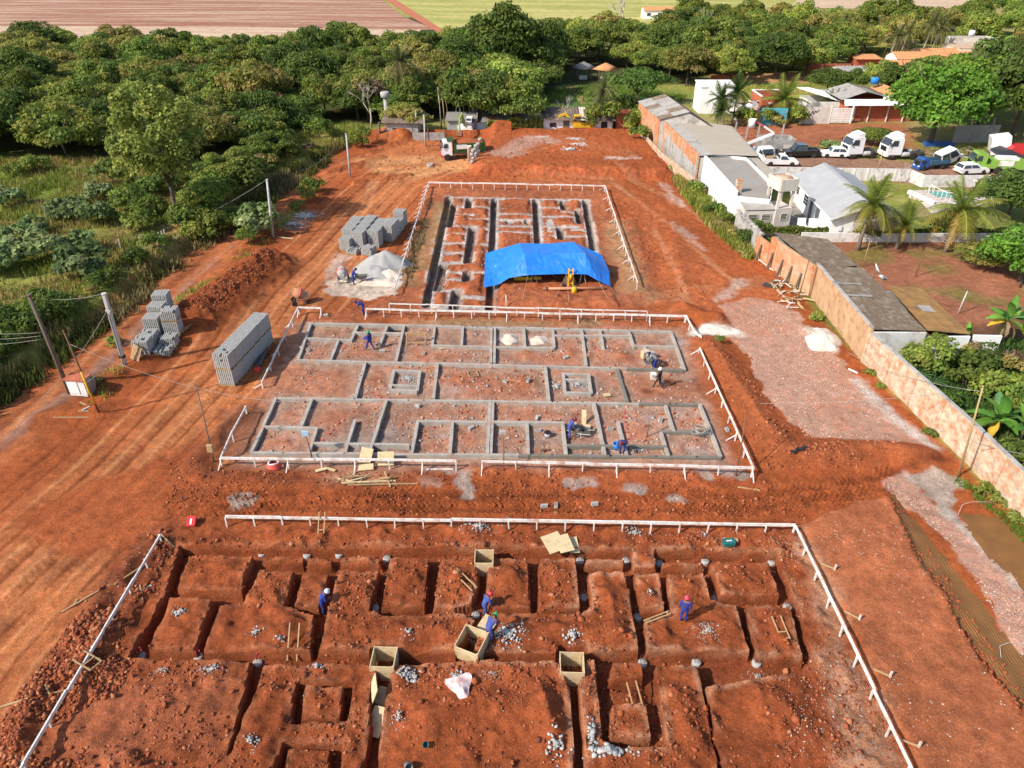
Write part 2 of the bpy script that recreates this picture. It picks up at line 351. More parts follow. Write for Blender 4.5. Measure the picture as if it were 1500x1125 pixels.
mat('hat_red',(.62,.04,.06),None,.35,3,spec=.5)
mat('hat_pink',(.72,.06,.10),None,.35,3,spec=.5)
mat('hat_maroon',(.16,.03,.05),None,.5,3)
mat('hat_blue',(.012,.03,.16),None,.5,3)
mat('hair',(.012,.010,.009),None,.7,9)
mat('pond',(.075,.12,.02),(.05,.085,.015),.5,.35,spec=.15,dirt=(.11,.17,.03),ds=.12,dth=.5)
mat('pool',(.05,.33,.30),(.04,.28,.26),.1,1,spec=.5)
mat('paving',(.56,.50,.45),(.46,.40,.36),.9,1.5)
mat('pvc',(.80,.79,.77),None,.4,4)
mat('terracotta',(.52,.24,.13),(.42,.19,.10),.7,3)
mat('wire',(.30,.28,.26),None,.7,3)
mat('tin',(.30,.28,.26),(.2,.18,.165),.7,3,metal=.2)
# ------------------------------------------------------------------ terrain: one sheet, trenches and heaps modelled in its heights
def steps(*seg):
    out=[seg[0][0]]
    for a,b,d in seg:
        n=max(1,int(round((b-a)/d)));out+=list(np.linspace(a,b,n+1)[1:])
    return np.array(out)
_xp=[(0,21.6,.10),(21.6,34,.15),(34,60,.5),(60,140,1.6),(140,700,16)]
xs=steps(*_xp);xs=np.concatenate([-xs[::-1],xs[1:]])
ys=steps((-30,10,4),(10,13.5,.4),(13.5,32.5,.088),(32.5,59.5,.17),(59.5,101,.27),(101,125,.55),(125,300,1.7),(300,460,4),(460,900,22))
X,Y=np.meshgrid(xs,ys);X=X.astype(np.float32);Y=Y.astype(np.float32)
n_big=fbm(X,Y,9,4);n_mid=fbm(X+40,Y,2.2,4);n_sml=fbm(X,Y+70,.55,3);n_edge=fbm(X+9,Y+3,.8,3)
Z=np.zeros_like(X);ALB=np.zeros(X.shape,np.float32)+.35
COL=np.zeros(X.shape+(3,),np.float32)
def c3(*c):return np.array(c,np.float32)
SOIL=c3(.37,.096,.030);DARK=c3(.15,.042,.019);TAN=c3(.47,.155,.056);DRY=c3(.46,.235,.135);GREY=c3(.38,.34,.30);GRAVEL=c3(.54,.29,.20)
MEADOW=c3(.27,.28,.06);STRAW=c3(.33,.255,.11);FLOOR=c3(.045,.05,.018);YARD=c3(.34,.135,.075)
COL[:]=SOIL;COL*=(1+.28*n_big+.22*n_mid)[...,None]
def put(mask,col,op=1.0,alb=None):
    global COL,ALB
    k=np.clip(mask*op,0,1)[...,None];COL=COL*(1-k)+col*(1+.3*n_mid+.2*n_sml+.14*n_big)[...,None]*k
    if alb is not None:ALB=ALB*(1-k[...,0])+alb*k[...,0]
def area(px,w=.6,na=.6,pad=4.0):
    return sst(-w,w,sdpoly(GP(px),X,Y,pad)+na*(n_mid+.6*n_edge))
def stroke(px,r,w=.4,na=.4):
    return sst(r+w,r-w,dline(GP(px),X,Y,r+w+2)+na*(n_mid+.5*n_edge))
rough=np.full(X.shape,1.0,np.float32)
# --- far land
out=sst(-.5,.5,-sdpoly(GP([(-700,900),(-260,700),(0,586),(190,440),(300,345),(400,280),(470,232),(540,200),(590,192),(760,190),(905,192),(945,205),(1030,275),(1075,330),(1115,372),(1262,530),(1500,765),(1700,1000),(1500,1500),(0,1500)]),X,Y,6)+.35*n_mid)
put(out,MEADOW*(1+.5*n_big[...,None]),1,0)
put(sst(.0,.35,n_big)*out,STRAW,.75)
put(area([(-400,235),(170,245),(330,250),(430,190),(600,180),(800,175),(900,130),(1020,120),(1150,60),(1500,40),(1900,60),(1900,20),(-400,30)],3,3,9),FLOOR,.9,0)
put(area([(-200,240),(0,235),(150,262),(90,300),(-20,310)],2,2,6),c3(.15,.21,.03),.9)
put(area([(395,240),(500,215),(470,235),(420,255)],2,2,6),c3(.17,.24,.04),.8)
put(area([(170,330),(300,315),(330,350),(230,390),(150,380)],1.5,2,6),STRAW,.7)
put(area([(0,440),(90,430),(100,500),(0,520)],1.5,1.5,6),c3(.2,.23,.05),.8)
# right side yards
put(area([(1190,350),(1480,350),(1540,560),(1420,500),(1290,480),(1230,400)],1,1,5),YARD,1,.2)
put(area([(1240,372),(1290,350),(1310,380),(1260,395)],1,1.5,5),c3(.20,.17,.045),.8)
for q in([(1345,372),(1375,368)],[(1365,395),(1380,392)],[(1340,425),(1400,428)],[(1400,372),(1420,378)],[(1420,435),(1460,440)]):put(stroke(q,1.0,.8,1.4),c3(.21,.19,.05),.6)
put(area([(1290,500),(1500,470),(1600,640),(1560,800),(1420,650)],1,1,5),c3(.14,.075,.04),1,0)
put(area([(1060,215),(1510,250),(1560,290),(1110,250)],1.2,.6,5),c3(.30,.165,.105),1,.1)  # truck yard lane
put(area([(1070,180),(1330,180),(1340,222),(1060,222)],2,1.2,6),c3(.36,.13,.065),1,.1)  # red yard beyond the trucks
put(area([(1140,215),(1500,222),(1500,226),(1140,224)],1,1.5,5),c3(.11,.12,.04),.7)
put(area([(1310,300),(1460,295),(1540,345),(1240,345)],1,.5,5),c3(.17,.19,.045),1,0)  # lawn behind the hedge
put(area([(1335,303),(1365,300),(1380,318),(1345,322)],1,1,5),STRAW,.8)
put(area([(1090,300),(1200,300),(1200,345),(1090,345)],.5,.2,4),c3(.36,.32,.29),1,0)
put(area([(1020,125),(1180,125),(1180,160),(1000,165)],2,2,8),c3(.22,.23,.05),.9,0)
put(area([(1040,105),(1200,108),(1400,92),(1420,100),(1220,122),(1050,120)],2,2,8),c3(.50,.25,.12),.9,0)
put(area([(820,128),(900,120),(1010,140),(940,185),(850,190)],2,2,7),c3(.13,.17,.03),.9,0)
put(stroke([(838,128),(868,162),(905,178)],3.2,1.5,1),c3(.22,.27,.06),.9)
put(stroke([(838,128),(856,150)],.8,.5,.6),c3(.42,.26,.15),.9)
put(stroke([(880,176),(940,160),(1000,158)],1.6,1,1),c3(.26,.16,.09),.8)
put(area([(845,40),(900,28),(990,12),(990,26),(890,50)],3,3,9),c3(.40,.10,.045),.85,0)
put(area([(795,38),(835,40),(835,50),(800,50)],2,2,8),c3(.42,.12,.05),.9,0)
put(area([(1150,12),(1500,5),(1500,20),(1150,26)],3,3,9),STRAW,.9)
# bank along the left of the lane
bank=sst(.3,1.7,-sdpoly(GP([(-700,900),(-260,700),(0,590),(190,445),(300,352),(400,286),(470,238),(520,212),(640,205),(2600,205),(2600,1500),(0,1500)]),X,Y,5)+.5*n_mid)*(Y<118)*(X<0)
Z+=bank*1.1*(1+.15*n_mid)
put(bank*(1-sst(.55,.95,bank)),c3(.24,.075,.035),.9)
rough*=1-.4*bank
# --- site roads
lane=[(-160,760),(0,645),(130,545),(260,425),(350,345),(440,275),(520,235),(600,222),(660,225)]
put(stroke(lane,2.3,1.0,.5),TAN*c3(.9,.86,.9),.95,.1)
for o in(-14,12):put(stroke([(x+o*(1-i*.09),y+o*.4)for i,(x,y)in enumerate(lane)],.28,.3,.5),DARK*1.2,.55)
put(stroke([(x,y+6)for x,y in lane[1:5]],.35,.5,.9),c3(.34,.25,.2),.5)
road=[(-260,1250),(-60,950),(60,830),(200,700),(330,560),(420,440),(480,380),(540,310),(590,262),(650,240)]
put(stroke(road,4.2,2.2,1.0),TAN,.92,.12)
put(area([(-260,800),(0,742),(190,668),(320,565),(318,640),(225,780),(110,930),(10,1060),(-200,1350)],1.2,1.0,5),TAN*.96,.65,.12);put(stroke(road,1.2,1.5,1.2),c3(.54,.21,.085),.6)
for o in(-210,-180,-40,20,60,95):put(stroke([(x+o*(1.15-i*.1),y+o*.55)for i,(x,y)in enumerate(road[:6])],.3,.3,.3),c3(.36,.13,.052)if o%3 else c3(.57,.225,.09),.6)
for o in(-150,-122,-96,-70,-48,-30,-8,10,34,52,78,104,130):put(stroke([(x+o*(1.15-i*.1),y+o*.25)for i,(x,y)in enumerate(road)],.12,.10,.15),(SOIL*.62 if o%4 else c3(.60,.25,.105)),.85);Z+=(-.035 if o%4 else .03)*stroke([(x+o*(1.15-i*.1),y+o*.25)for i,(x,y)in enumerate(road)],.13,.2,.2)
put(area([(520,232),(640,226),(700,238),(690,250),(600,262),(540,250)],1.2,1,5),c3(.55,.26,.11),.9,.1)
put(area([(560,200),(640,205),(660,225),(560,232)],1.5,1,5),TAN,.8)
roads=np.clip(stroke(lane,2.3,1,.5)+stroke(road,4.2,2,1.0),0,1);rough*=1-.7*roads
for pts in([(545,262),(530,300),(500,340)],[(552,262),(540,300),(515,340)],[(500,420),(560,330)]):put(stroke(pts,.22,.25,.3),c3(.56,.28,.13),.6);Z-=.05*stroke(pts,.3,.3,.2)
put(area([(720,258),(900,258),(960,300),(1040,380),(1150,430),(1050,470),(950,440),(900,300)],1.5,1.2,5),c3(.40,.115,.042),.75,.2)
for pts in([(760,262),(900,268),(980,330),(1080,420)],[(900,250),(1000,300),(1090,370)],[(940,440),(1050,425),(1120,410)],[(960,340),(990,400),(1010,450)],[(700,246),(830,215),(930,240)]):
    for o in(-5,0,5):put(stroke([(x+o,y+o)for x,y in pts],.18,.3,.4),c3(.50,.22,.11),.5)
for pts in([(960,262),(1000,300)],[(985,330),(1030,365)],[(1050,440),(1080,415)],[(905,245),(930,243)]):put(stroke(pts,.35,.5,1.2),c3(.62,.48,.40),.55)
# platform beyond the upper lot, spoil banks
pl=area([(722,196),(935,196),(985,258),(960,262),(700,256),(690,246)],1.4,.5,6);Z+=pl*1.15
put(pl*(1-sst(.8,1,pl)),c3(.42,.11,.045),.8)
for px,h,r in(([(735,200),(715,203)],.35,2.4),([(540,225),(600,205)],.5,1.5),([(590,205),(560,196)],.7,2.0),([(480,255),(560,232)],.5,1.4),([(640,244),(560,248)],.4,.9),([(600,258),(520,268)],.4,1.0)):
    k=stroke(px,r*.45,r*.55,.6);Z+=h*k*(1+.3*n_mid);put(k,SOIL*.85,.7,.4)
put(stroke([(740,236),(780,214),(800,218)],2.0,1.2,1.0),c3(.50,.36,.29),.55,1)
for p in((833,215),(840,223),(895,243),(788,212)):put(stroke([p,(p[0]+12,p[1])],.6,.5,.8),c3(.62,.56,.5),.8)
# heap by the block stacks
hp=[(392,392),(350,425),(300,458),(285,470)];k=stroke(hp,1.9,2.3,.6);Z+=1.9*k*(1+.3*n_mid+.12*n_sml);put(sst(.05,.3,k),SOIL*.7,.9,.1);rough+=.8*k
put(stroke([(130,590),(80,620),(160,600)],1.2,1,.6),SOIL*.85,.8,.6);Z+=.5*stroke([(60,615),(140,603)],.8,1.2,.5)
Z+=.55*stroke([(160,560),(215,530)],.6,1.2,.5)+.45*stroke([(430,290),(400,340),(340,372)],.6,1.6,.5)
put(stroke([(155,565),(215,530)],1.0,1.0,.6),SOIL*.7,.7)
# bare ground between the lots: churned red, track marks
mid=area([(0,760),(300,640),(320,690),(1105,695),(1300,650),(1390,680),(1300,720),(1170,770),(330,755),(120,830)],.8,.8,5);put(mid,c3(.34,.083,.027),.85,.3)
for i,yy in enumerate((712,722,733,742,750)):put(stroke([(330,yy),(700,yy+2),(1100,yy+6),(1320,yy-30)],.16,.25,.35),SOIL*(.66 if i%2 else 1.22),.6);Z+=(-.06 if i%2 else .05)*stroke([(330,yy),(700,yy+2),(1100,yy+6),(1320,yy-30)],.15,.25,.3)
for yy,rr in((717,.5),(730,.55),(741,.5),(752,.4)):  # tyre treads pressed across the track
    k=stroke([(250,yy+8),(480,yy),(800,yy+2),(1120,yy+5),(1300,yy-26)],rr,.15,.25);tr_=np.sin(2*np.pi*(X*3.1+np.abs(((Y*2.2)%1)-.5)*1.6));Z+=.028*k*tr_;put(k*(tr_>.2),SOIL*.6,.55)
for o in(-36,0,40):
    k=stroke([(x+o*(1.15-i*.1),y+o*.25)for i,(x,y)in enumerate(road)],.28,.12,.12);tr_=np.sin(2*np.pi*((X+1.1*Y)*1.9));put(k*(tr_>0),SOIL*.72,.6)
for p,q in(((680,700),(688,725)),((625,706),(640,708)),((830,708),(868,708)),((925,721),(935,722)),((982,730),(990,730)),((350,730),(365,733)),((1080,695),(1060,692)),((1020,690),(1035,700)),((625,686),(690,690))):
    put(stroke([p,q],.3,.14,.8),c3(.42,.36,.31),.75)
put(stroke([(480,702),(575,690)],.7,.6,.8),c3(.5,.30,.19),.7)
# berm right of the middle lot
bm_=[(1035,505),(1075,560),(1110,620),(1150,665),(1200,672),(1290,660),(1350,672)];k=stroke(bm_,.9,1.3,.5);Z+=.75*k*(1+.3*n_mid);put(k,c3(.36,.105,.04),.9,.3)
Z+=.9*stroke([(1000,455),(1030,470),(1045,470)],.7,1.1,.4);put(stroke([(990,458),(1040,470)],1.2,.8,.6),SOIL*.9,.8)
# gravelled strip by the wall
gr=area([(1052,450),(1095,436),(1150,445),(1215,505),(1262,560),(1330,628),(1368,662),(1330,652),(1260,652),(1175,640),(1118,570),(1078,500)],.1,.9,3);put(gr,GRAVEL,.95,2.2);rough*=1-.5*gr
put(gr*sst(.08,.4,n_big+.6*n_mid),c3(.46,.19,.105),.75)
put(stroke([(1255,560),(1275,580),(1300,605),(1365,655)],.45,.35,.35),c3(.55,.50,.46),.9,1)
put(stroke([(1020,487),(1050,487),(1080,490)],.75,.5,.7),c3(.74,.67,.57),.95)
put(area([(1178,482),(1208,480),(1230,500),(1228,520),(1200,502)],.25,.3,3),c3(.76,.71,.64),.95);Z+=.25*area([(1180,484),(1208,482),(1228,500),(1226,516),(1200,500)],.6,.3,3)
gr2=area([(1290,706),(1330,690),(1400,760),(1460,820),(1560,930),(1600,1040),(1500,965),(1440,850),(1370,775)],.1,.8,3);put(gr2,GRAVEL*c3(.93,.92,.95),.95,2.0)
put(area([(1325,695),(1375,690),(1400,700),(1395,740),(1380,745),(1355,725)],.12,.9,3),c3(.42,.36,.30),.85,.6)
put(stroke([(1385,745),(1440,800),(1490,855)],.35,.25,.3),c3(.46,.42,.37),.9)
k=stroke([(1310,690),(1385,672)],.1,.5,.25);Z-=.25*k;put(k,DARK,.8)
# smooth platform right of the lower lot with its broken edge
pf=area([(1172,772),(1250,735),(1300,735),(1360,850),(1430,960),(1520,1080),(1600,1250),(1420,1250),(1335,1125)],.25,.25,3);put(pf,c3(.42,.135,.058),.9,.3);rough*=1-.55*pf;Z+=.38*pf
e2=area([(1300,715),(1390,850),(1500,1010),(1640,1250),(1800,1250),(1560,840),(1420,700),(1330,690)],.3,.3,3);Z-=.12*e2
# ---- lots
lot3=area([(175,800),(270,770),(1170,765),(1335,1125),(1420,1350),(-120,1350),(20,1125)],.6,.4,4);put(lot3,c3(.29,.073,.025),.9,.4)
put(area([(1180,830),(1200,980),(1230,1125),(1330,1125),(1240,900),(1175,775),(1140,800)],.6,.9,3),DRY,.75,1.6)
put(area([(150,985),(360,980),(320,1125),(60,1125)],1,1.2,4),c3(.41,.135,.065),.6)
# churned spoil along the left of the lower lot
for px,h,r in(([(150,930),(120,985)],.55,1.2),([(60,1010),(30,1090)],.6,1.3),([(175,850),(100,950)],.35,1.0),([(230,790),(190,830)],.3,1.2),([(60,1150),(10,1200)],.5,1.3)):
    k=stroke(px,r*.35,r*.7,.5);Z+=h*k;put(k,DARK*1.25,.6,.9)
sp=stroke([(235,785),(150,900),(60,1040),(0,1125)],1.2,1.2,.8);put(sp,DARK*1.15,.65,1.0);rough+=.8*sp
PIT=[(264,800),(560,800),(700,801),(915,804),(1040,807),(1138,810),(1165,875),(1199,978),(1033,1005),(1085,1250),(300,1250),(360,1000),(366,966),(188,964),(244,867)]
ISL=[
[(277,813),(371,815),(353,865),(259,863)],[(250,876),(311,877),(285,952),(216,952)],
[(381,836),(432,836),(416,888),(460,901),(454,954),(297,953),(322,888),(357,880)],
[(386,815),(446,816),(444,822),(384,821)],[(450,817),(488,818),(486,824),(449,823)],[(500,817),(558,818),(556,824),(498,823)],
[(443,838),(482,837),(467,888),(431,891)],
[(497,836),(556,835),(541,892),(558,899),(676,899),(697,909),(680,942),(668,956),(584,955),(580,945),(545,944),(540,954),(465,951)],
[(571,817),(628,817),(622,890),(558,887)],[(645,818),(690,818),(701,838),(700,862),(690,884),(665,893),(634,890)],
[(725,817),(774,819),(777,890),(721,892),(712,872),(714,830)],[(790,817),(844,818),(850,890),(789,890)],
[(857,819),(914,820),(914,827),(857,826)],
[(861,841),(914,839),(922,862),(936,953),(862,956),(856,944),(820,943),(815,956),(692,955),(712,905),(726,899),(852,897),(868,892)],
[(923,790),(957,790),(961,831),(929,831)],[(970,823),(1030,824),(1031,830),(970,829)],
[(929,840),(965,841),(974,893),(940,892)],
[(976,841),(1031,840),(1042,879),(1079,886),(1100,955),(948,952),(943,908),(984,899)],
[(1040,823),(1126,825),(1143,873),(1056,872)],[(1092,885),(1158,887),(1177,962),(1110,959)],
[(386,974),(540,971),(553,985),(541,1012),(543,1060),(528,1140),(524,1250),(290,1250),(328,1122)],
[(584,973),(700,969),(815,969),(822,980),(834,1006),(842,1095),(833,1250),(548,1250),(556,1086),(566,1008),(571,987)],
[(858,968),(873,969),(882,1084),(905,1094),(978,1092),(960,973),(1020,973),(1036,1034),(1050,1103),(1075,1250),(862,1250),(856,1110),(851,1051),(847,1003)],
[(897,970),(939,970),(944,992),(893,996)],[(895,1031),(947,1031),(956,1080),(894,1080)]]
RING=[[(434,996),(517,997),(509,1055),(425,1058)],[(416,1086),(501,1090),(492,1250),(380,1250),(395,1130)]]
RISL=[[(447,1005),(504,1005),(497,1050),(439,1049)],[(421,1094),(482,1095),(474,1250),(400,1250)]]
wx=.03*n_edge+.02*n_sml
t=sdpoly(GP(PIT),X,Y,1.2)
for p in ISL:t=np.minimum(t,-sdpoly(GP(p),X,Y,1.2))
for p,q in zip(RING,RISL):t=np.maximum(t,np.minimum(sdpoly(GP(p),X,Y,1.2),-sdpoly(GP(q),X,Y,1.2)))
fill=area([(893,999),(945,999),(950,1024),(892,1024)],.2,.1,2)*.45+area([(425,1060),(508,1060),(500,1084),(418,1082)],.2,.1,2)*.5
lot3_t=t+wx;pit3=sst(-.015,.06,lot3_t)
lotbox=(Y<32)
rim=sst(-.42,-.06,lot3_t)*(1-sst(-.05,.02,lot3_t))*sst(-.1,.5,n_mid+.55*n_edge+.35)*lotbox
put(rim*sst(-19,5,X),DRY*c3(1,.9,.85),.9,1.0);put(rim*(1-sst(-19,5,X)),c3(.42,.14,.06),.7)
put(pit3*lotbox,c3(.26,.07,.028),.8,.15)
mounds=0
for px,h,r in(([(330,835)],.15,1.2),([(400,860),(420,920)],.3,.9),([(330,925),(420,925)],.25,1.0),([(530,860)],.35,1.0),([(540,925),(640,925)],.3,.9),([(600,850)],.3,1.0),([(665,850)],.35,.9),([(748,848)],.55,1.0),([(815,845)],.45,1.0),([(760,925),(900,925)],.35,.9),([(890,870),(905,930)],.4,.8),
([(1020,925),(1065,915)],.35,.9),([(1010,860)],.2,.8),([(950,865)],.25,.6),([(625,1060),(700,1030),(780,1050)],.5,1.6),([(790,1010),(810,1080)],.55,.9),([(440,1010),(400,1080),(380,1110)],.3,.7),([(400,1010),(350,1100)],.25,.7),([(990,1020),(1010,1080)],.4,.7),([(1120,1020),(1180,1060)],.4,1.6),([(250,1030),(280,1060)],.25,1.6),([(1085,850)],.15,1.0),([(1135,925)],.15,.8)):
    if len(px)==1:px=[px[0],(px[0][0]+1,px[0][1])]
    k=stroke(px,r*.25,r*.85,.35);mounds=mounds+h*k
Z+=1.25*mounds*(1-sst(-.5,.05,lot3_t))*(1+.4*n_mid);rough+=1.0*lot3*(1-pit3)
put(np.clip(mounds*1.5,0,1)*lotbox,c3(.31,.075,.026),.55,.3)
put(np.clip(mounds*1.2,0,1)*sst(.15,.5,n_mid+n_edge*.6)*lotbox,c3(.22,.06,.026),.55)
Z=np.where(lotbox,Z*(1-pit3)+pit3*(-.72+.04*n_mid+fill*.6),Z)
# ---- middle lot: bays between grade beams
BEAMS=[((450,473),(983,485)),((434,527),(1001,541)),((404,583),(1026,592)),((368,663),(1056,669)),
((455,473),(436,527)),((524,476),(514,498)),((496,497),(484,527)),((450,495),(516,498)),((567,477),(556,505)),((592,477),(580,529)),((637,477),(633,506)),((678,478),(676,507)),((720,479),(719,531)),((725,479),(724,531)),
((767,480),(769,508)),((810,481),(812,509)),((852,482),(859,535)),((879,484),(884,513)),((921,484),(929,508)),((944,506),(952,528)),((983,485),(1003,541)),
((632,506),(720,508)),((722,508),(812,509)),((927,506),(992,508)),((810,491),(926,492)),((516,487),(592,488)),
((535,530),(520,583)),((641,533),(635,584)),((799,537),(804,588)),((904,540),(919,589)),
((577,543),(615,544)),((615,544),(611,573)),((611,573),(571,571)),((571,571),(577,543)),((571,564),(612,566)),((825,548),(862,549)),((862,549),(866,576)),((866,576),(828,575)),((828,575),(825,546)),((825,556),(862,557)),
((404,583),(368,663)),((457,585),(441,625)),((385,625),(464,627)),((464,627),(452,664)),((520,615),(505,664)),((566,587),(541,664)),((455,649),(600,652)),
((612,617),(603,665)),((663,618),(659,666)),((718,588),(714,666)),((722,588),(719,666)),((772,619),(774,666)),((824,620),(829,667)),((612,617),(826,620)),
((870,590),(886,667)),((905,618),(918,667)),((975,594),(987,633)),((1025,592),(1056,669)),((966,632),(1041,634)),((968,632),(979,668)),((829,653),(977,655))]
BZ=.22
BW=[(G(*a,BZ),G(*b,BZ))for a,b in BEAMS]
db=np.full(X.shape,3.0,np.float32)
for a,b in BW:db=np.minimum(db,dline([a,b],X,Y,3.0))
lot2=area([(430,470),(1000,480),(1080,690),(340,690)],.8,.5,4);put(lot2,c3(.42,.19,.115),.8,.5)
put(sst(1.5,.1,db+.75*n_mid+.45*n_edge)*lot2,c3(.42,.28,.21),.75,.8);rough=rough*(1-.35*lot2)
for p,op in(((740,495),.9),((790,497),.7),((1060,487),.5),((598,555),.6),((845,565),.6),((660,573),.6),((910,660),.7),((640,640),.4),((560,640),.5),((500,655),.7),((420,640),.4),((800,640),.4),((1010,660),.5),((1000,610),.4),((940,610),.5),((985,500),.5)):
    put(stroke([p,(p[0]+8,p[1])],.5,.9,.8),c3(.56,.46,.41)if op>.65 else c3(.42,.36,.33),op)
for p,h,r in(((770,519),.45,.9),((838,518),.45,1.0),((885,518),.5,1.1),((910,522),.45,.9),((670,558),.35,1.5),((770,562),.4,1.2),((545,560),.25,1.2),((640,560),.3,.8),((905,562),.2,.9),((860,522),.35,.7),((940,523),.3,.6)):
    k=stroke([p,(p[0]+3,p[1])],r*.2,r,.45);Z+=h*k;put(k,c3(.40,.105,.036),.85,.6)
for p in((945,572),(978,557)):put(stroke([p,(p[0]+5,p[1]+2)],.35,.25,.3),c3(.20,.058,.024),.8,0)
dk=area([(330,600),(400,590),(368,660),(325,668)],.5,.4,3);put(dk,c3(.25,.11,.065),.75);Z-=.25*dk
k=stroke([(355,600),(300,660),(290,690)],.5,1.0,.5);Z+=.4*k;put(k,DARK*1.1,.7,.7)
k=stroke([(290,690),(430,705),(520,712)],.35,.8,.5);Z+=.25*k;put(k,DARK*1.2,.75,.7)
for px in([(700,690),(760,690)],[(820,690),(900,700),(1010,700)],[(560,700),(640,705)]):k=stroke(px,.3,.8,.5);Z+=.22*k;put(k,c3(.42,.11,.04),.8,.5)
pitA=area([(541,655),(566,655),(562,664),(538,664)],.1,.05,1);Z-=.5*pitA;put(pitA,DARK,.9)
pitB=area([(569,475),(590,475),(588,485),(566,484)],.1,.05,1);Z-=.4*pitB;put(pitB,DARK,.9)
put(area([(535,445),(1000,458),(1005,470),(450,468)],.5,.5,3),c3(.36,.115,.05),.7,.9)
put(stroke([(600,470),(700,472),(900,474)],.35,.5,.9),c3(.33,.29,.16),.5)
# ---- upper lot: narrow trenches with concrete spilt along their edges
lot1=area([(632,272),(884,276),(935,420),(950,450),(560,445),(585,400)],1,.5,5);put(lot1,c3(.36,.12,.055),.8,.5)
TR=[((657,289),(624,447),.62),((724,291),(717,455),.62),((784,293),(788,365),.62),((857,295),(869,365),.62),((687,292),(686,305),.7),((665,300),(658,332),.6),((692,335),(685,384),.75),((649,388),(640,424),.75),((668,428),(664,452),.8),((684,399),(683,410),.7),((824,295),(826,306),.6),((847,310),(850,326),.7),((820,335),(822,350),.7),((744,325),(749,325),.6),((771,324),(773,327),.5)]
LT=[((657,289),(862,294)),((670,304),(686,305)),((686,303),(722,304)),((664,315),(695,315)),((690,321),(722,321)),((660,332),(694,332)),((650,344),(688,344)),((645,357),(686,357)),((643,371),(686,371)),((640,385),(684,385)),((650,399),(706,400)),((647,410),(682,411)),((640,426),(664,427)),((668,435),(715,436)),((630,449),(716,452)),((692,335),(722,336)),((706,358),(721,359)),
((727,313),(783,314)),((727,322),(783,323)),((727,331),(784,332)),((727,340),(784,341)),((790,304),(824,306)),((826,311),(856,312)),((790,317),(846,318)),((790,332),(846,333)),((806,346),(866,347)),((840,337),(862,338)),((645,318),(660,318)),((806,322),(806,340)),((656,300),(640,395)),((858,296),(872,372)),((788,295),(793,360)),((727,292),(722,455)),((628,445),(660,290))]
tt=np.full(X.shape,-1.5,np.float32);ll=np.full(X.shape,2.0,np.float32)
for a,b,w in TR:tt=np.maximum(tt,w/2+.04-dline([G(*a),G(*b)],X,Y,2.0))
for a,b in LT:ll=np.minimum(ll,dline([G(*a),G(*b)],X,Y,2.0))
islands1=sst(.45,1.0,np.minimum(ll,-tt+.2)+.2*n_mid)*area([(660,290),(860,294),(905,450),(630,450)],.3,.1,3);Z+=.28*islands1*(1+.6*n_mid);put(islands1,c3(.37,.10,.038),.85,.6)
put(sst(.5,.14,ll+.22*n_edge+.16*n_mid),c3(.52,.48,.44),.92,.6)
rim1=sst(-.5,-.1,tt)*(1-sst(-.03,.04,tt));put(rim1*sst(-.3,.3,n_mid+n_edge),c3(.54,.47,.42),.8)
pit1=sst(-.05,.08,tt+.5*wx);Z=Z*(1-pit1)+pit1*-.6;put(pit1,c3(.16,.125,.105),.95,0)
put(stroke([(650,300),(610,390),(600,410)],1.0,.8,.8),c3(.36,.23,.11),.7);put(stroke([(905,330),(925,400),(930,430)],1.6,1.0,1.0),c3(.42,.25,.13),.7)
put(area([(700,425),(950,430),(940,450),(725,450)],.6,.4,3),c3(.38,.12,.052),.8,.3)
for px,h,r in(([(985,330),(1000,420)],.45,1.8),([(925,320),(945,380)],.3,1.2),([(640,420),(620,430)],.3,.8)):k=stroke(px,r*.3,r,.6);Z+=h*k
put(stroke([(925,330),(960,420)],.5,.9,1.0),DARK*1.2,.55)
# cement yard
put(area([(470,410),(560,395),(585,400),(580,425),(540,440),(470,432)],.25,1.1,4),c3(.62,.50,.40),.9,.3)
put(area([(495,370),(515,375),(500,390),(470,420)],.5,.6,3),c3(.60,.50,.42),.6)
put(stroke([(440,315),(430,330)],1.6,1.0,.8),c3(.40,.28,.22),.6)
# --- fine relief and final arrays
near=np.clip(1.3-np.abs(X)/60,0,1)*(Y<125)+.25*(Y>=125)
Z+=near*rough*(.075*n_mid+.11*np.maximum(n_edge,-.1)+.10*n_sml)*(1-.7*pit1)*(1-.5*pit3*lotbox)+.10*n_big*near
Z=np.where(Y>128,Z*.3,Z)
POND=GP([(822,132),(842,130),(866,160),(880,178),(862,190),(835,184),(815,160)]);POND2=GP([(862,140),(985,138),(1000,150),(940,160),(890,172)])
for p in(POND,POND2):Z-=.6*sst(0,2.5,sdpoly(p,X,Y,3))
COL=np.clip(COL,.008,.9)
nx,ny=len(xs),len(ys)
idx=np.arange(nx*ny,dtype=np.int32).reshape(ny,nx)
fq=np.stack([idx[:-1,:-1],idx[:-1,1:],idx[1:,1:],idx[1:,:-1]],-1).reshape(-1,4)
ca=np.concatenate([COL,np.clip(ALB,0,3)[...,None]],-1).reshape(-1,4)
gme=np_mesh('ground',np.stack([X,Y,Z],-1).reshape(-1,3),fq,M['ground'],ca,smooth=True)
zr=np.stack([Z[:-1,:-1],Z[:-1,1:],Z[1:,1:],Z[1:,:-1]]);st=np.ptp(zr,axis=0)>.13;st[1:]|=st[:-1].copy();st[:-1]|=st[1:].copy();st[:,1:]|=st[:,:-1].copy();st[:,:-1]|=st[:,1:].copy()
gme.polygons.foreach_set('use_smooth',~st.ravel())
tag(link('ground',gme),kind='structure')
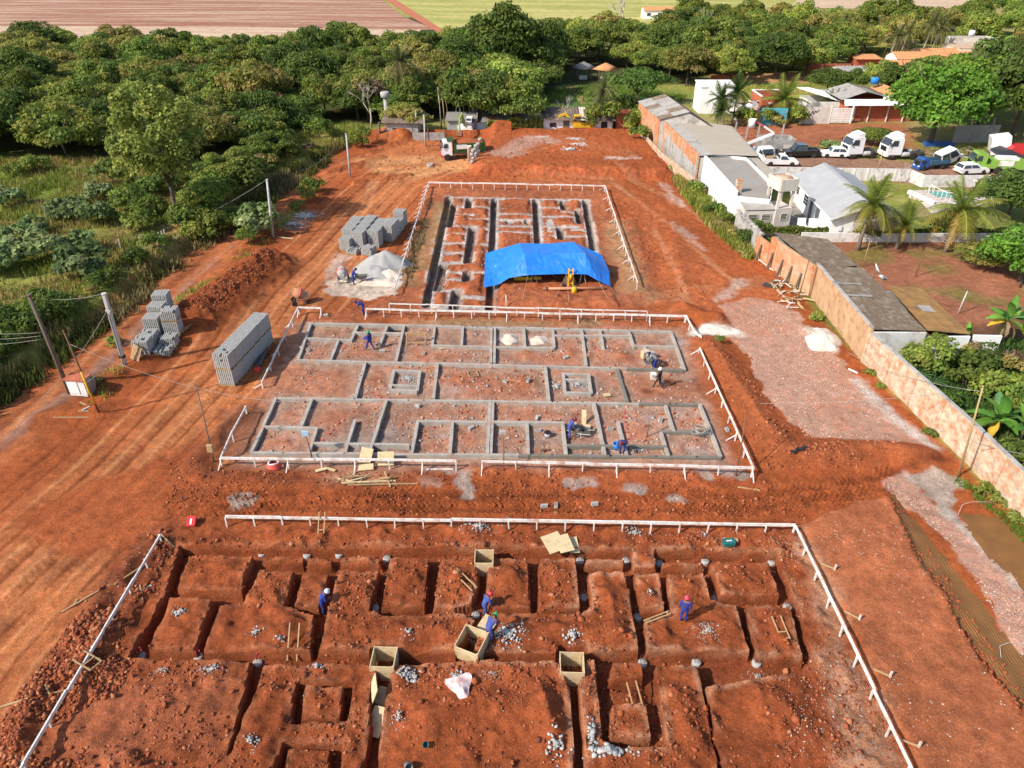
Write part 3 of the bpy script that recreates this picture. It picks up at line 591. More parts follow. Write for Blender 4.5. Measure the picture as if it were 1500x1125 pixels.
def gz(x,y):
    j=min(max(int(np.searchsorted(xs,x)),1),nx-1);i=min(max(int(np.searchsorted(ys,y)),1),ny-1)
    fx=(x-xs[j-1])/(xs[j]-xs[j-1]);fy=(y-ys[i-1])/(ys[i]-ys[i-1])
    a=Z[i-1,j-1]*(1-fx)+Z[i-1,j]*fx;b=Z[i,j-1]*(1-fx)+Z[i,j]*fx
    return float(a*(1-fy)+b*fy)
def GG(px,py,dz=0.0):
    """ground point seen at a pixel of the photograph (follows the relief)"""
    z=0.0
    for _ in range(4):p=G(px,py,z);z=gz(p.x,p.y)
    p=G(px,py,z);p.z+=dz;return p
def at0(px,py):p=G(px,py);p.z=gz(p.x,p.y);return p
# --- fields, water
def sheet(name,px,m,z=.05,pts=None):
    mb=MB();q=pts or GP(px);mb.add([(p[0],p[1],z)for p in q],[tuple(range(len(q)))]);return tag(mb.build(name,m),kind='structure')
def fieldmat(name,c1,c2,c3_,rot,sc,band=None):
    m=mat(name,c1,c2,.95,.06);t=m.node_tree;b=t.nodes['Principled BSDF'];src=b.inputs['Base Color'].links[0].from_socket
    tc=nd(t,'ShaderNodeTexCoord');mp=nd(t,'ShaderNodeMapping');mp.inputs['Rotation'].default_value=(0,0,rot);t.links.new(tc.outputs['Object'],mp.inputs['Vector'])
    mp2=nd(t,'ShaderNodeMapping');mp2.inputs['Scale'].default_value=(.012,sc,1);t.links.new(mp.outputs[0],mp2.inputs['Vector'])
    n=nd(t,'ShaderNodeTexNoise');n.inputs['Scale'].default_value=1;n.inputs['Detail'].default_value=5;n.inputs['Roughness'].default_value=.7;t.links.new(mp2.outputs[0],n.inputs['Vector'])
    r=nd(t,'ShaderNodeMapRange');r.inputs[1].default_value=.46;r.inputs[2].default_value=.60;t.links.new(n.outputs['Fac'],r.inputs[0])
    mx=nd(t,'ShaderNodeMixRGB');mx.inputs['Color2'].default_value=(*c3_,1);t.links.new(r.outputs[0],mx.inputs['Fac']);t.links.new(src,mx.inputs['Color1'])
    n2=nd(t,'ShaderNodeTexNoise');n2.inputs['Scale'].default_value=.35;n2.inputs['Detail'].default_value=8;n2.inputs['Roughness'].default_value=.75;t.links.new(tc.outputs['Object'],n2.inputs['Vector'])
    r2=nd(t,'ShaderNodeMapRange');r2.inputs[1].default_value=.3;r2.inputs[2].default_value=.7;r2.inputs[3].default_value=.7;r2.inputs[4].default_value=1.3;t.links.new(n2.outputs['Fac'],r2.inputs[0])
    m2=nd(t,'ShaderNodeMixRGB');m2.blend_type='MULTIPLY';m2.inputs[0].default_value=1;t.links.new(mx.outputs[0],m2.inputs['Color1']);t.links.new(r2.outputs[0],m2.inputs['Color2'])
    t.links.new(m2.outputs[0],b.inputs['Base Color']);return m
fieldmat('plough',(.30,.13,.08),(.23,.095,.055),(.43,.285,.19),R(3),.2)
fieldmat('stubble',(.47,.32,.21),(.38,.25,.155),(.50,.38,.26),R(3),.3)
fieldmat('grassland',(.33,.31,.075),(.24,.25,.055),(.42,.36,.12),R(12),.07)
sheet('ploughed_field',None,M['plough'],.06,[(-420,228),(-25,262),(-40,300),(-66,400),(-110,700),(-700,700),(-700,240)])
sheet('stubble_strip',None,M['stubble'],.10,[(-300,196),(-130,202),(-92,204),(-60,206),(-28,214),(-30,262),(-90,268),(-150,272),(-260,268)])
sheet('grass_field',None,M['grassland'],.05,[(-30,200),(60,208),(75,262),(110,330),(160,420),(300,700),(-102,700),(-60,400),(-36,300),(-24,262)])
sheet('field_path',None,mat('path_red',(.42,.14,.07),(.36,.12,.06),.95,.5),.12,[(-24,255),(-21,255),(-33,300),(-60,400),(-104,700),(-110,700),(-65,400),(-37.5,300)])
sheet('stubble_field',None,M['stubble'],.08,[(116,338),(250,338),(420,420),(700,700),(300,700),(140,395)])
for p in(POND,POND2):sheet('pond',None,M['pond'],-.22,p)
# rutted strips of wet brown ground by the wall
rm=mat('rutted',(.20,.095,.03),(.14,.062,.02),.7,.8);t_=rm.node_tree;b_=t_.nodes['Principled BSDF'];s_=b_.inputs['Base Color'].links[0].from_socket
tc_=nd(t_,'ShaderNodeTexCoord');wv=nd(t_,'ShaderNodeTexWave');wv.wave_type='BANDS';wv.bands_direction='X';wv.inputs['Scale'].default_value=2.4;wv.inputs['Distortion'].default_value=1.6;wv.inputs['Detail'].default_value=3;wv.inputs['Detail Scale'].default_value=.4
t_.links.new(tc_.outputs['Object'],wv.inputs['Vector']);mr=nd(t_,'ShaderNodeMapRange');mr.inputs[3].default_value=.8;mr.inputs[4].default_value=1.4;t_.links.new(wv.outputs['Fac'],mr.inputs[0])
mu_=nd(t_,'ShaderNodeMixRGB');mu_.blend_type='MULTIPLY';mu_.inputs[0].default_value=1;t_.links.new(s_,mu_.inputs[1]);t_.links.new(mr.outputs[0],mu_.inputs[2]);t_.links.new(mu_.outputs[0],b_.inputs['Base Color'])
bp_=nd(t_,'ShaderNodeBump');bp_.inputs['Distance'].default_value=.05;bp_.inputs['Strength'].default_value=.35;t_.links.new(wv.outputs['Fac'],bp_.inputs['Height']);t_.links.new(bp_.outputs[0],b_.inputs['Normal'])
def drape(name,px,m,dz=.03,step=.25,ragged=.25):
    """a sheet that follows the relief"""
    q=GP(px);P=np.array([(p.x,p.y)for p in q]);gx=np.arange(P[:,0].min(),P[:,0].max()+step,step);gy=np.arange(P[:,1].min(),P[:,1].max()+step,step)
    A,B=np.meshgrid(gx,gy);k=sdpoly(q,A,B,2)+ragged*fbm(A,B,.9,3)>0
    zz=np.array([[gz(a,b)for a in gx]for b in gy]);edge=sst(-.1,.45,sdpoly(q,A,B,2));ii=np.arange(A.size).reshape(A.shape)
    f=np.stack([ii[:-1,:-1],ii[:-1,1:],ii[1:,1:],ii[1:,:-1]],-1)[k[:-1,:-1]&k[1:,1:]&k[:-1,1:]&k[1:,:-1]]
    return link(name,np_mesh(name,np.stack([A,B,zz+dz*edge-.012*(1-edge)],-1).reshape(-1,3),f.reshape(-1,4),m,smooth=True))
tag(drape('rutted_ground',[(1306,718),(1350,768),(1408,840),(1462,905),(1522,985),(1610,1110),(1590,1170),(1478,1020),(1412,935),(1340,838),(1294,742)],rm),kind='structure')
tag(drape('rutted_ground',[(1400,745),(1470,755),(1540,830),(1620,960),(1580,930),(1500,868),(1430,800)],rm),kind='structure')
# ------------------------------------------------------------------ buildings, walls
def V(*a):return Vector(a)
def lerp(a,b,t):return Vector(a)*(1-t)+Vector(b)*t
def corr(mb,a,b,c,d,waves=6,amp=.025,th=.012,mi=0):
    """corrugated sheet; the waves run from a-b (top) to d-c (bottom)"""
    n=waves*3;nr=(Vector(b)-Vector(a)).cross(Vector(d)-Vector(a)).normalized()
    if nr.z<0:nr=-nr
    vs=[]
    for i in range(n+1):
        t=i/n;o=nr*(amp*math.sin(2*math.pi*waves*t));vs+=[lerp(a,b,t)+o,lerp(d,c,t)+o]
    mb.add(vs,[(2*i,2*i+1,2*i+3,2*i+2)for i in range(n)],mi,True)
def roof_sheets(parent,a,b,c,d,nu,nv,mats,waves=5,amp=.03,org=V(0,0,0),lift=.025):
    a,b,c,d=[Vector(p)-org for p in(a,b,c,d)]
    for j in range(nv):
        for i in range(nu):
            u0,u1=i/nu,(i+1.06)/nu;v0,v1=j/nv,min(1,(j+1.05)/nv)
            z=V(0,0,rnd.uniform(0,lift)+.012*(nv-j))
            P=lambda u,v:lerp(lerp(a,b,min(u,1)),lerp(d,c,min(u,1)),v)+z
            mb=MB();corr(mb,P(u0,v0),P(u1,v0),P(u1,v1),P(u0,v1),waves,amp);mb.build('roof_sheet',M[rnd.choice(mats)],parent)
def wall_run(mb,pts,h,th=.18,mi=0,z0=None):
    """upright wall through ground points; h is a height or a list"""
    for i in range(len(pts)-1):
        p,q=Vector(pts[i]),Vector(pts[i+1]);h0,h1=(h[i],h[i+1])if hasattr(h,'__len__')else(h,h)
        n=Vector((-(q-p).y,(q-p).x,0)).normalized()*th/2;b0=-.3 if z0 is None else z0
        vs=[p-n+V(0,0,b0),q-n+V(0,0,b0),q+n+V(0,0,b0),p+n+V(0,0,b0),p-n+V(0,0,h0),q-n+V(0,0,h1),q+n+V(0,0,h1),p+n+V(0,0,h0)]
        mb.add(vs,[(0,3,2,1),(4,5,6,7),(0,1,5,4),(1,2,6,5),(2,3,7,6),(3,0,4,7)],mi)
def flat(p):return Vector((p[0],p[1],0))
def window(parent,p,q,z0,z1,out,fm='white_paint',bars=2,proud=.05):
    """framed window on a wall from p to q (local ground points); out points outdoors"""
    p,q=Vector(p),Vector(q);d=(q-p).normalized();o=Vector(out).normalized()*proud;w=.07
    fr=MB()
    for a,b in((V(p.x,p.y,z0),V(q.x,q.y,z0)),(V(p.x,p.y,z1),V(q.x,q.y,z1))):fr.bar(a+o*.5,b+o*.5,proud,w)
    for a in(p,q):fr.bar(V(a.x,a.y,z0+w/2)+o*.5,V(a.x,a.y,z1-w/2)+o*.5,w,proud)
    f=fr.build('window',M[fm],parent)
    g=MB();g.slab([V(p.x,p.y,z0)+o*.25,V(q.x,q.y,z0)+o*.25,V(q.x,q.y,z1)+o*.25,V(p.x,p.y,z1)+o*.25],.02);g.build('pane',M['glass'],f)
    if bars:
        b=MB()
        for i in range(1,bars+1):zz=z0+(z1-z0)*i/(bars+1);b.bar(V(p.x,p.y,zz)+o*.6,V(q.x,q.y,zz)+o*.6,.03,.035)
        b.build('window_bar',M[fm],f)
def quadwall(parent,name,m,pts,th=.15):
    mb=MB();mb.slab(pts,th);return mb.build(name,M[m],parent)
def upright(mb,pts,th,n,mi=0):
    """vertical slab through a polygon of 3d points, thickness along n"""
    n=Vector(n).normalized()*th;pts=[Vector(p)for p in pts];k=len(pts)
    mb.add(pts+[p-n for p in pts],[tuple(range(k)),tuple(range(k,2*k))[::-1]]+[(i,(i+1)%k,k+(i+1)%k,k+i)for i in range(k)],mi)
def house_box(parent,A,B,D,h,m,name='wall',th=.18):
    """four walls on the parallelogram A-B, A-D (world or local xy), each its own part"""
    A,B,D=flat(A),flat(B),flat(D);Cc=B+D-A
    for p,q in((A,B),(B,Cc),(Cc,D),(D,A)):
        mb=MB();dd=(q-p).normalized()*th/2;wall_run(mb,[p+dd,q-dd],h,th);mb.build(name,M[m],parent)
# --- long warehouse with the pale roof
A0=G(969,176,4.2);A1=G(1024,229,3.7);B0=G(1069,186,4.2);B1=G(1109,229.5,3.7)
t=thing('warehouse','long warehouse with wide tan and grey roof behind the bare brick side wall','warehouse',flat(A0))
o=flat(A0);l=lambda p:Vector(p)-o
mb=MB();wall_run(mb,[l(flat(A0)),l(flat(A1))],[4.45,3.95],.2);mb.build('brick_wall',M['brick_new'],t)
pa,pb=lerp(l(flat(A0)),l(flat(A1)),.16),lerp(l(flat(A0)),l(flat(A1)),1);nw=V(-.13,0,0)
mb=MB();upright(mb,[pa+nw+V(0,0,-.2),pb+nw+V(0,0,-.2),pb+nw+V(0,0,2.3),pa+nw+V(0,0,3.0)],.02,V(-1,0,0));mb.build('plaster_panel',M['grey_wall'],t)
for k in(.0,.33,.66,.99):mb=MB();c=lerp(l(flat(A0)),l(flat(A1)),k);mb.box(c+V(-.14,0,1.8),(.12,.3,4.0));mb.build('pilaster',M['concrete'],t)
mb=MB();wall_run(mb,[l(flat(B0)),l(flat(B1))],[4.1,3.6],.2);wall_run(mb,[l(flat(A1))+V(.2,-.1,0),l(flat(B1))+V(-.2,-.1,0)],3.6,.2);mb.build('wall',M['grey_wall'],t)
m0,m1=lerp(A0,B0,.22),lerp(A1,B1,.22)
mb=MB();corr(mb,l(A0)+V(-.1,.2,.12),l(m0)+V(0,.2,.3),l(m1)+V(0,-.3,.3),l(A1)+V(-.1,-.3,.12),14,.03);mb.build('grey_roof',M['roof_fibre'],t)
for i in range(12):
    p0,p1,q0,q1=lerp(m0,B0,i/12),lerp(m0,B0,(i+1.02)/12),lerp(m1,B1,i/12),lerp(m1,B1,(i+1.02)/12)
    mb=MB();zz=V(0,0,.30-.012*i);corr(mb,l(p0)+zz+V(0,.2,0),l(p1)+zz+V(0,.2,-.012),l(q1)+zz+V(0,-.3,-.012),l(q0)+zz+V(0,-.3,0),3,.018);mb.build('roof_panel',M['roof_tan'],t)
mb=MB();mb.bar(l(B0)+V(.15,0,.05),l(B1)+V(.15,0,.05),.2,.18);mb.build('gutter',M['roof_fibre'],t)
s_=[l(G(*q_,3.62))for q_ in((1099,230.5),(1109.5,230.5),(1133,251),(1123,258))];mb=MB();mb.slab([q_+V(0,-.25,0)for q_ in s_],.1);mb.build('side_roof',M['roof_tan'],t);mb=MB();wall_run(mb,[flat(s_[1])+V(0,-.4,0),flat(s_[2])],3.45,.15);mb.build('wall',M['grey_wall'],t)
# --- gabled shed behind it
g0=G(969,176,4.6);gw=(G(1041,184,4.6)-g0).length;ap=1.3;dp=13.0;dx=(flat(B0)-flat(A0)).normalized();dy=(flat(A0)-flat(A1)).normalized()
t=thing('gabled_shed','slate grey gabled shed with streaked end wall at the far end of the warehouse','shed',flat(g0)+dy*.3)
e0,e1=V(0,0,0),dx*gw;md=dx*gw*.55
mb=MB();upright(mb,[e0+V(0,0,-.3),e1+V(0,0,-.3),e1+V(0,0,4.4),md+V(0,0,4.6+ap),e0+V(0,0,4.6)],.18,-dy);mb.build('gable_wall',M['grey_wall'],t)
mb=MB();wall_run(mb,[e0+dy*.2,e0+dy*dp],4.6,.2);mb.build('brick_wall',M['brick_new'],t)
mb=MB();wall_run(mb,[e1+dy*.2,e1+dy*dp],4.4,.2);wall_run(mb,[e0+dy*dp,e1+dy*dp],4.4,.2);mb.build('wall',M['grey_wall'],t)
r0,r1=md+V(0,0,4.75+ap)-dy*.3,md+V(0,0,4.75+ap)+dy*dp
roof_sheets(t,r0,r1,e0+dy*dp+V(0,0,4.6)-dx*.3,e0-dy*.3+V(0,0,4.6)-dx*.3,6,2,['roof_slate','roof_slate','roof_fibre'])
roof_sheets(t,r1,r0,e1-dy*.3+V(0,0,4.4)+dx*.3,e1+dy*dp+V(0,0,4.4)+dx*.3,6,2,['roof_slate'])
# --- white building with taupe roof
w=3.3;a,b,c,d,e=G(1028.6,227,w+.25),G(1093.6,234,w+.2),G(1131,272,w),G(1128,291,w),G(1079,286,w)
t=thing('white_building','white walled building with flat taupe roof, beside the water tower','building',flat(a));o=flat(a)
for p,q,hh in((a,e,3.75),(e,d,3.25),(d,c,3.25),(c,b,3.45),(b,a,3.75)):
    mb=MB();wall_run(mb,[l(flat(p)),l(flat(q))],hh,.2);mb.build('wall',M['white_wall'],t)
mb=MB();mb.slab([l(p)+V(0,0,-.05)for p in(a,b,c,d,e)],.1);mb.build('roof',M['roof_taupe'],t)
for p,q,hh in((a,e,3.81),(a,b,3.81),(b,c,3.6)):mb=MB();mb.bar(l(flat(p))+V(0,0,hh),l(flat(q))+V(0,0,hh-.1),.3,.08);mb.build('coping',M['white_wall'],t)
ch=G(1081,279,3.4);mb=MB();mb.box(l(flat(ch))+V(0,0,3.9),(.62,.62,1.3));cm=mb.build('chimney',M['plaster'],t)
mb=MB();mb.box(l(flat(ch))+V(0,0,4.61),(.5,.5,.12));mb.build('chimney_pot',M['brick_new'],cm)
f0=lerp(flat(a),flat(e),.35);mb=MB();mb.tube([l(f0)+V(-.16,0,.4),l(f0)+V(-.16,0,3.6)],.035,6);mb.box(l(f0)+V(-.17,-.1,2.2),(.12,.4,.5));mb.build('meter_pipe',M['white_wall_worn'],t)
# --- annex and water tower
a,b,c,d=G(1080,288.5,2.9),G(1130,296,2.9),G(1137,307,2.35),G(1092,308,2.35)
t=thing('annex','low cream annex with three slatted windows under a grey lean-to roof','annex',flat(d));o=flat(d)
mb=MB();mb.slab([l(p)for p in(a,b,c,d)],.1);mb.build('roof',M['roof_fibre'],t)
for p,q in((d,c),(c,b),(a,d)):mb=MB();wall_run(mb,[l(flat(p))+V(0,.15,0),l(flat(q))+V(0,.15,0)],2.2,.16);mb.build('wall',M['cream_wall'],t)
dd=(flat(c)-flat(d)).normalized();LL=(flat(c)-flat(d)).length;nout=V(dd.y,-dd.x,0)
for k in(.28,.72):p=l(flat(d))+dd*LL*k+V(0,.15,0)+nout*.09;window(t,p-dd*.5,p+dd*.5,1.15,1.85,nout,'cream_wall',3)
a,b=G(1137,306,2.45),G(1161,304,2.45);dx2=(flat(b)-flat(a)).normalized();wd=(flat(b)-flat(a)).length;dy2=V(-dx2.y,dx2.x,0)
t=thing('water_tower','square cream water tower on four columns above its block','water tower',flat(a)+dx2*.02)
P2=lambda u,v,z:dx2*u+dy2*v+V(0,0,z)
mb=MB();mb.prism([P2(0,0,0)[:2],P2(wd,0,0)[:2],P2(wd,2.5,0)[:2],P2(0,2.5,0)[:2]],-.3,2.45);mb.build('block',M['cream_wall'],t)
window(t,P2(wd*.35,-.01,0),P2(wd*.75,-.01,0),1.15,1.85,-dy2,'cream_wall',3)
for u in(.18,wd-.18):
    for v in(.18,2.3):mb=MB();mb.bar(P2(u,v,2.45),P2(u,v,4.35),.28,.28);mb.build('column',M['cream_wall'],t)
mb=MB()
for p,q in(((0,0),(wd,0)),((wd,0),(wd,2.5)),((wd,2.5),(0,2.5)),((0,2.5),(0,0))):mb.bar(P2(*p,4.95),P2(*q,4.95),.18,1.25)
mb.prism([P2(.1,.1,0)[:2],P2(wd-.1,.1,0)[:2],P2(wd-.1,2.4,0)[:2],P2(.1,2.4,0)[:2]],4.35,4.45);mb.build('tank_box',M['cream_wall'],t)
mb=MB();mb.lathe([(.95,4.5),(.98,5.35),(.9,5.55),(.55,5.62)],16,0,P2(wd/2,1.25,0));mb.build('tank',M['plaster'],t)
# --- house with grey roof
eL0,eL1=G(1157,257,2.6),G(1217,320,2.6);eR1=G(1326,319,2.6);eR0=eR1+(eL0-eL1)
t=thing('grey_roofed_house','white bungalow with grey two-slope roof between water tower and palms','house',flat(eL1));o=flat(eL1);ux=(flat(eR1)-flat(eL1)).normalized();uy=(flat(eL0)-flat(eL1)).normalized()
i1,i0=flat(eL1)+ux*.5+uy*.5,flat(eL0)+ux*.5-uy*.3;j1,j0=flat(eR1)-ux*.5+uy*.5,flat(eR0)-ux*.5-uy*.3
for p,q in((i1,i0),(i0,j0),(j0,j1)):mb=MB();wall_run(mb,[l(p),l(q)],2.55,.2);mb.build('wall',M['white_wall'],t)
mb=MB();upright(mb,[l(i1)+V(0,0,-.3),l(j1)+V(0,0,-.3),l(j1)+V(0,0,2.55),lerp(l(i1),l(j1),.5)+V(0,0,3.85),l(i1)+V(0,0,2.55)],.2,-uy);mb.build('gable_wall',M['white_wall'],t)
rr1=lerp(flat(eL1),flat(eR1),.5)+V(0,0,4.05);rr0=lerp(flat(eL0),flat(eR0),.5)+V(0,0,4.05)
roof_sheets(t,rr0,rr1,eL1,eL0,7,3,['roof_house'],5,.015,o);roof_sheets(t,rr1,rr0,eR0,eR1,7,3,['roof_house'],5,.015,o)
mb=MB();mb.bar(l(rr0)+V(0,0,.05),l(rr1)+V(0,0,.05),.4,.06);mb.build('ridge_cap',M['roof_house'],t)
for p,q in((eL1,eR1),):mb=MB();mb.bar(l(eL1)+V(0,0,-.12),l(rr1)+V(0,0,-.12),.06,.22);mb.bar(l(rr1)+V(0,0,-.12),l(eR1)+V(0,0,-.12),.06,.22);mb.build('barge_board',M['white_paint'],t)
mb=MB();mb.bar(l(eL0)+V(0,0,-.1),l(eL1)+V(0,0,-.1),.12,.14);mb.build('gutter',M['white_paint'],t)
LL=(i0-i1).length;nl=-ux
for k,wd_,z0,z1 in((.30,1.2,.1,2.2),(.46,.9,.1,2.2),(.60,1.5,1.0,2.1),(.82,1.0,1.2,2.1)):
    p=l(i1)+uy*LL*k+nl*.1
    if z0<.5:
        mb=MB();upright(mb,[p-uy*wd_/2+V(0,0,z0),p+uy*wd_/2+V(0,0,z0),p+uy*wd_/2+V(0,0,z1),p-uy*wd_/2+V(0,0,z1)],.05,-nl);mb.build('door',M['pane_grey'],t)
    else:window(t,p-uy*wd_/2,p+uy*wd_/2,z0,z1,nl)
mb=MB();p=l(i1)+ux*3.2-uy*.12;upright(mb,[p+V(0,0,.0),p+ux*4.6,p+ux*4.6+V(0,0,2.1),p+V(0,0,2.1)],.05,uy);mb.build('garage_door',M['roof_fibre'],t)
mb=MB();mb.box(l(i1)+ux*.9-uy*.12+V(0,0,1.4),(.35,.06,.5));mb.build('meter_box',M['white_paint'],t)
# --- long white yard wall on the truck lane
t=thing('yard_wall','long weathered white wall between the grey roofed house and truck lane','wall',flat(G(1110,258)))
o=flat(G(1110,258));pts=[G(1106,262),G(1200,263.5),G(1330,265.5)]
mb=MB();wall_run(mb,[l(p)for p in pts],1.6,.18);mb.build('wall_panel',M['yard_white'],t)
mb=MB();wall_run(mb,[l(G(1331,265.5)),l(G(1350,274)),l(G(1430,274)),l(G(1570,276))],1.5,.18);mb.build('wall_panel',M['yard_white'],t)
for k in range(12):mb=MB();p=lerp(l(G(1110,262)),l(G(1328,265.4)),k/11);mb.box(p+V(0,-.12,.75),(.22,.1,1.75));mb.build('pilaster',M['yard_white'],t)
t=thing('garden_stairs','white garden steps and railing down to the terrace by the pool','stairs',at0(1350,290))
for k in range(5):mb=MB();mb.box((k*.35-.6,-k*.5,.42-.16*k/2),(1.8,.5,.9-.16*k));mb.build('step',M['paving'],t)
mb=MB();mb.bar((-1.7,.4,.7),(.2,-2.6,.2),.16,.5);mb.build('side_wall',M['white_wall'],t)
mb=MB();mb.bar((.9,.4,1.5),(2.2,-2.2,1.1),.05,.06)
for k in range(6):p=lerp(V(.9,.4,1.5),V(2.2,-2.2,1.1),k/5);mb.bar(p,p-V(0,0,1.0),.05,.05)
mb.build('railing',M['white_paint'],t)
mb=MB();mb.slab([G(1350,296,.07),G(1450,283,.07),G(1458,292,.07),G(1420,305,.07),G(1365,312,.07)],.12);tag(mb.build('paved_terrace',M['paving']),kind='structure')
t=thing('swimming_pool','small teal garden pool with pale rim beyond the tall palm','pool',at0(1375,287))
mb=MB();mb.prism([(-1.8,-1.2),(1.8,-1.2),(1.8,1.2),(-1.8,1.2)],.09,.13);mb.build('water',M['pool'],t)
mb=MB()
for p,q in(((-2.1,-1.35),(2.1,-1.35)),((-2.1,1.35),(2.1,1.35)),((-1.95,-1.2),(-1.95,1.2)),((1.95,-1.2),(1.95,1.2))):mb.bar(V(*p,.15),V(*q,.15),.3,.2)
mb.build('rim',M['paving'],t)
mb=MB();mb.tube([(-1,1.5,.2),(-1,1.5,.9),(-1,.9,.9),(-1,.7,.1)],.03,6);mb.tube([(-.5,1.5,.2),(-.5,1.5,.9),(-.5,.9,.9),(-.5,.7,.1)],.03,6);mb.build('ladder_rail',M['white_paint'],t)
t=thing('carport_slab','pale grey pergola slab at the end of the garden by the white wall','pergola',at0(1450,284))
mb=MB();mb.slab([V(-1.9,-.8,1.5),V(2.6,-1.6,1.5),V(1.0,1.5,1.5),V(-2,1.2,1.5)],.12);mb.build('slab',M['paving'],t)
for p in((-1.6,-.6),(2.0,-1.2),(.8,1.2),(-1.6,1.0)):mb=MB();mb.bar(V(*p,-.1),V(*p,1.4),.15,.15);mb.build('post',M['white_wall'],t)
t=thing('garden_wall','low worn white wall under the clipped hedge','wall',at0(1215,352));o=at0(1215,352)
mb=MB();wall_run(mb,[at0(1172,353)-o,at0(1290,354)-o,at0(1480,355)-o],.95,.2);mb.build('wall_panel',M['white_wall_worn'],t)
# --- sheds along the brick wall
zt=2.75;a,b,c,d=G(1133,341,zt),G(1212,350,2.35),G(1257,390,2.35),G(1195,391,zt)
t=thing('brick_shed','bare brick shed with dark corrugated roof and timber props on its wall','shed',flat(a));o=flat(a)
roof_sheets(t,l(d),l(a),l(b),l(c),8,3,['roof_slate','roof_slate','roof_slate'],6,.03)
w0,w1=flat(G(1112,338,2.6)),flat(G(1196,391,2.85));k1=lerp(w0,w1,.35)
mb=MB();wall_run(mb,[l(w0),l(lerp(w0,w1,.25))],[2.15,2.15],.2);mb.build('brick_wall',M['brick_new'],t)
mb=MB();wall_run(mb,[l(lerp(w0,w1,.255)),l(k1)],[2.95,2.95],.2);mb.build('brick_wall',M['brick_new'],t)
mb=MB();wall_run(mb,[l(lerp(w0,w1,.355)),l(w1)],2.9,.2);mb.build('brick_wall',M['plaster_orange'],t)
mb=MB();q=lerp(w0,w1,.38);upright(mb,[l(q)+V(-.115,0,.9),l(w1)+V(-.115,0,1.1),l(w1)+V(-.115,0,2.85),l(q)+V(-.115,0,2.85)],.02,V(-1,.1,0));mb.build('bare_brickwork',M['brick_new'],t)
for k in(.12,.34,.52,.68,.84):mb=MB();p=l(lerp(w0,w1,k));mb.bar(p+V(-.5,-.1,-.1),p+V(-.14,0,1.6),.16,.16);mb.build('prop',M['old_wood'],t)
mb=MB();wall_run(mb,[l(flat(a))+V(.3,.1,0),l(flat(b))],2.3,.15);wall_run(mb,[l(flat(b)),l(flat(c))],2.2,.15);mb.build('rear_wall',M['grey_wall'],t)
a,b,c,d=G(1197,388,2.8),G(1264,393,2.45),G(1357,485,2.4),G(1279,484,2.75)
t=thing('plaster_shed','orange plastered shed under the widest dark slate roof beside the white sand heap','shed',flat(a));o=flat(a)
roof_sheets(t,l(d),l(a),l(b),l(c),13,4,['roof_slate'],6,.03)
mb=MB();wall_run(mb,[l(flat(a)),l(flat(d))+V(0,.1,0)],[2.95,2.85],.2);mb.build('side_wall',M['plaster_orange'],t)
mb=MB();mb.bar(l(flat(a))+V(0,0,2.99),l(flat(d))+V(0,.1,2.89),.26,.08);mb.build('coping',M['grey_wall'],t)
mb=MB();wall_run(mb,[l(flat(d))+V(.12,-.02,0),l(flat(c))+V(0,-.02,0)],[2.62,2.3],.18);mb.build('front_wall',M['white_wall_worn'],t)
mb=MB();wall_run(mb,[l(flat(b)),l(flat(c))+V(0,.15,0)],2.3,.15);wall_run(mb,[l(flat(a))+V(.15,.1,0),l(flat(b))+V(0,.1,0)],2.4,.15);mb.build('rear_wall',M['grey_wall'],t)
for k in(.33,.52):mb=MB();p=lerp(l(a),l(d),k);mb.bar(p+V(.2,0,.1),p+V(2.4,.2,-.1),.25,.06);mb.build('roof_patch',M['roof_fibre'],t)
a,b,c,d=G(1299,419,2.3),G(1350,423,2.0),G(1422,490,2.0),G(1358,485,2.3)
t=thing('mossy_shed','low shed with ochre moss covered sheet roof and white front wall','shed',flat(d));o=flat(d)
roof_sheets(t,l(d),l(a),l(b),l(c),7,3,['roof_moss']*14+['roof_fibre'],6,.03)
mb=MB();wall_run(mb,[l(flat(d))+V(.1,-.03,0),l(flat(c))],1.85,.18);mb.build('front_wall',M['white_wall'],t)
mb=MB();wall_run(mb,[l(flat(b)),l(flat(c))+V(0,.15,0)],1.8,.15);wall_run(mb,[l(flat(a)),l(flat(b))],1.8,.15);mb.build('rear_wall',M['grey_wall'],t)
t=thing('boundary_wall','white stub of wall between the mossy shed and the banana plants','wall',flat(G(1425,490,1.8)));mb=MB();wall_run(mb,[V(.1,0,0),V(2.2,-.1,0)],1.75,.18);mb.build('wall_panel',M['white_wall'],t)
# --- patched perimeter wall
t=thing('perimeter_wall','long patched cream and red site wall down the right edge','wall',flat(G(1264,531)));o=flat(G(1264,531))
wp=[G(1264,531),G(1330,594),G(1413,675),G(1500,766),V(28.7,26,0),V(29.0,19,0)]
for i in range(len(wp)-1):mb=MB();wall_run(mb,[l(flat(wp[i])),l(flat(wp[i+1]))],2.55,.2);mb.build('wall_panel',M['plaster'],t)
mb=MB()
for i in range(len(wp)-1):mb.bar(l(flat(wp[i]))+V(0,0,2.58),l(flat(wp[i+1]))+V(0,0,2.58),.26,.07)
mb.build('coping',M['grey_wall'],t)
for i in range(len(wp)-1):
    n=max(2,int((wp[i+1]-wp[i]).length/2.6))
    for k in range(n):mb=MB();p=l(flat(lerp(wp[i],wp[i+1],k/n)));mb.box(p+V(-.12,0,1.2),(.07,.28,2.6));mb.build('pilaster',M['plaster'],t)
t=thing('old_wall','crumbling mossy wall overgrown with ivy below the white building','wall',flat(G(1076,337)));o=flat(G(1076,337))
mb=MB();wall_run(mb,[l(flat(G(1076,336))),l(flat(G(1090,350))),l(flat(G(1111,371)))],[1.9,2.3,2.1],.25);mb.build('wall_panel',M['grey_wall'],t)
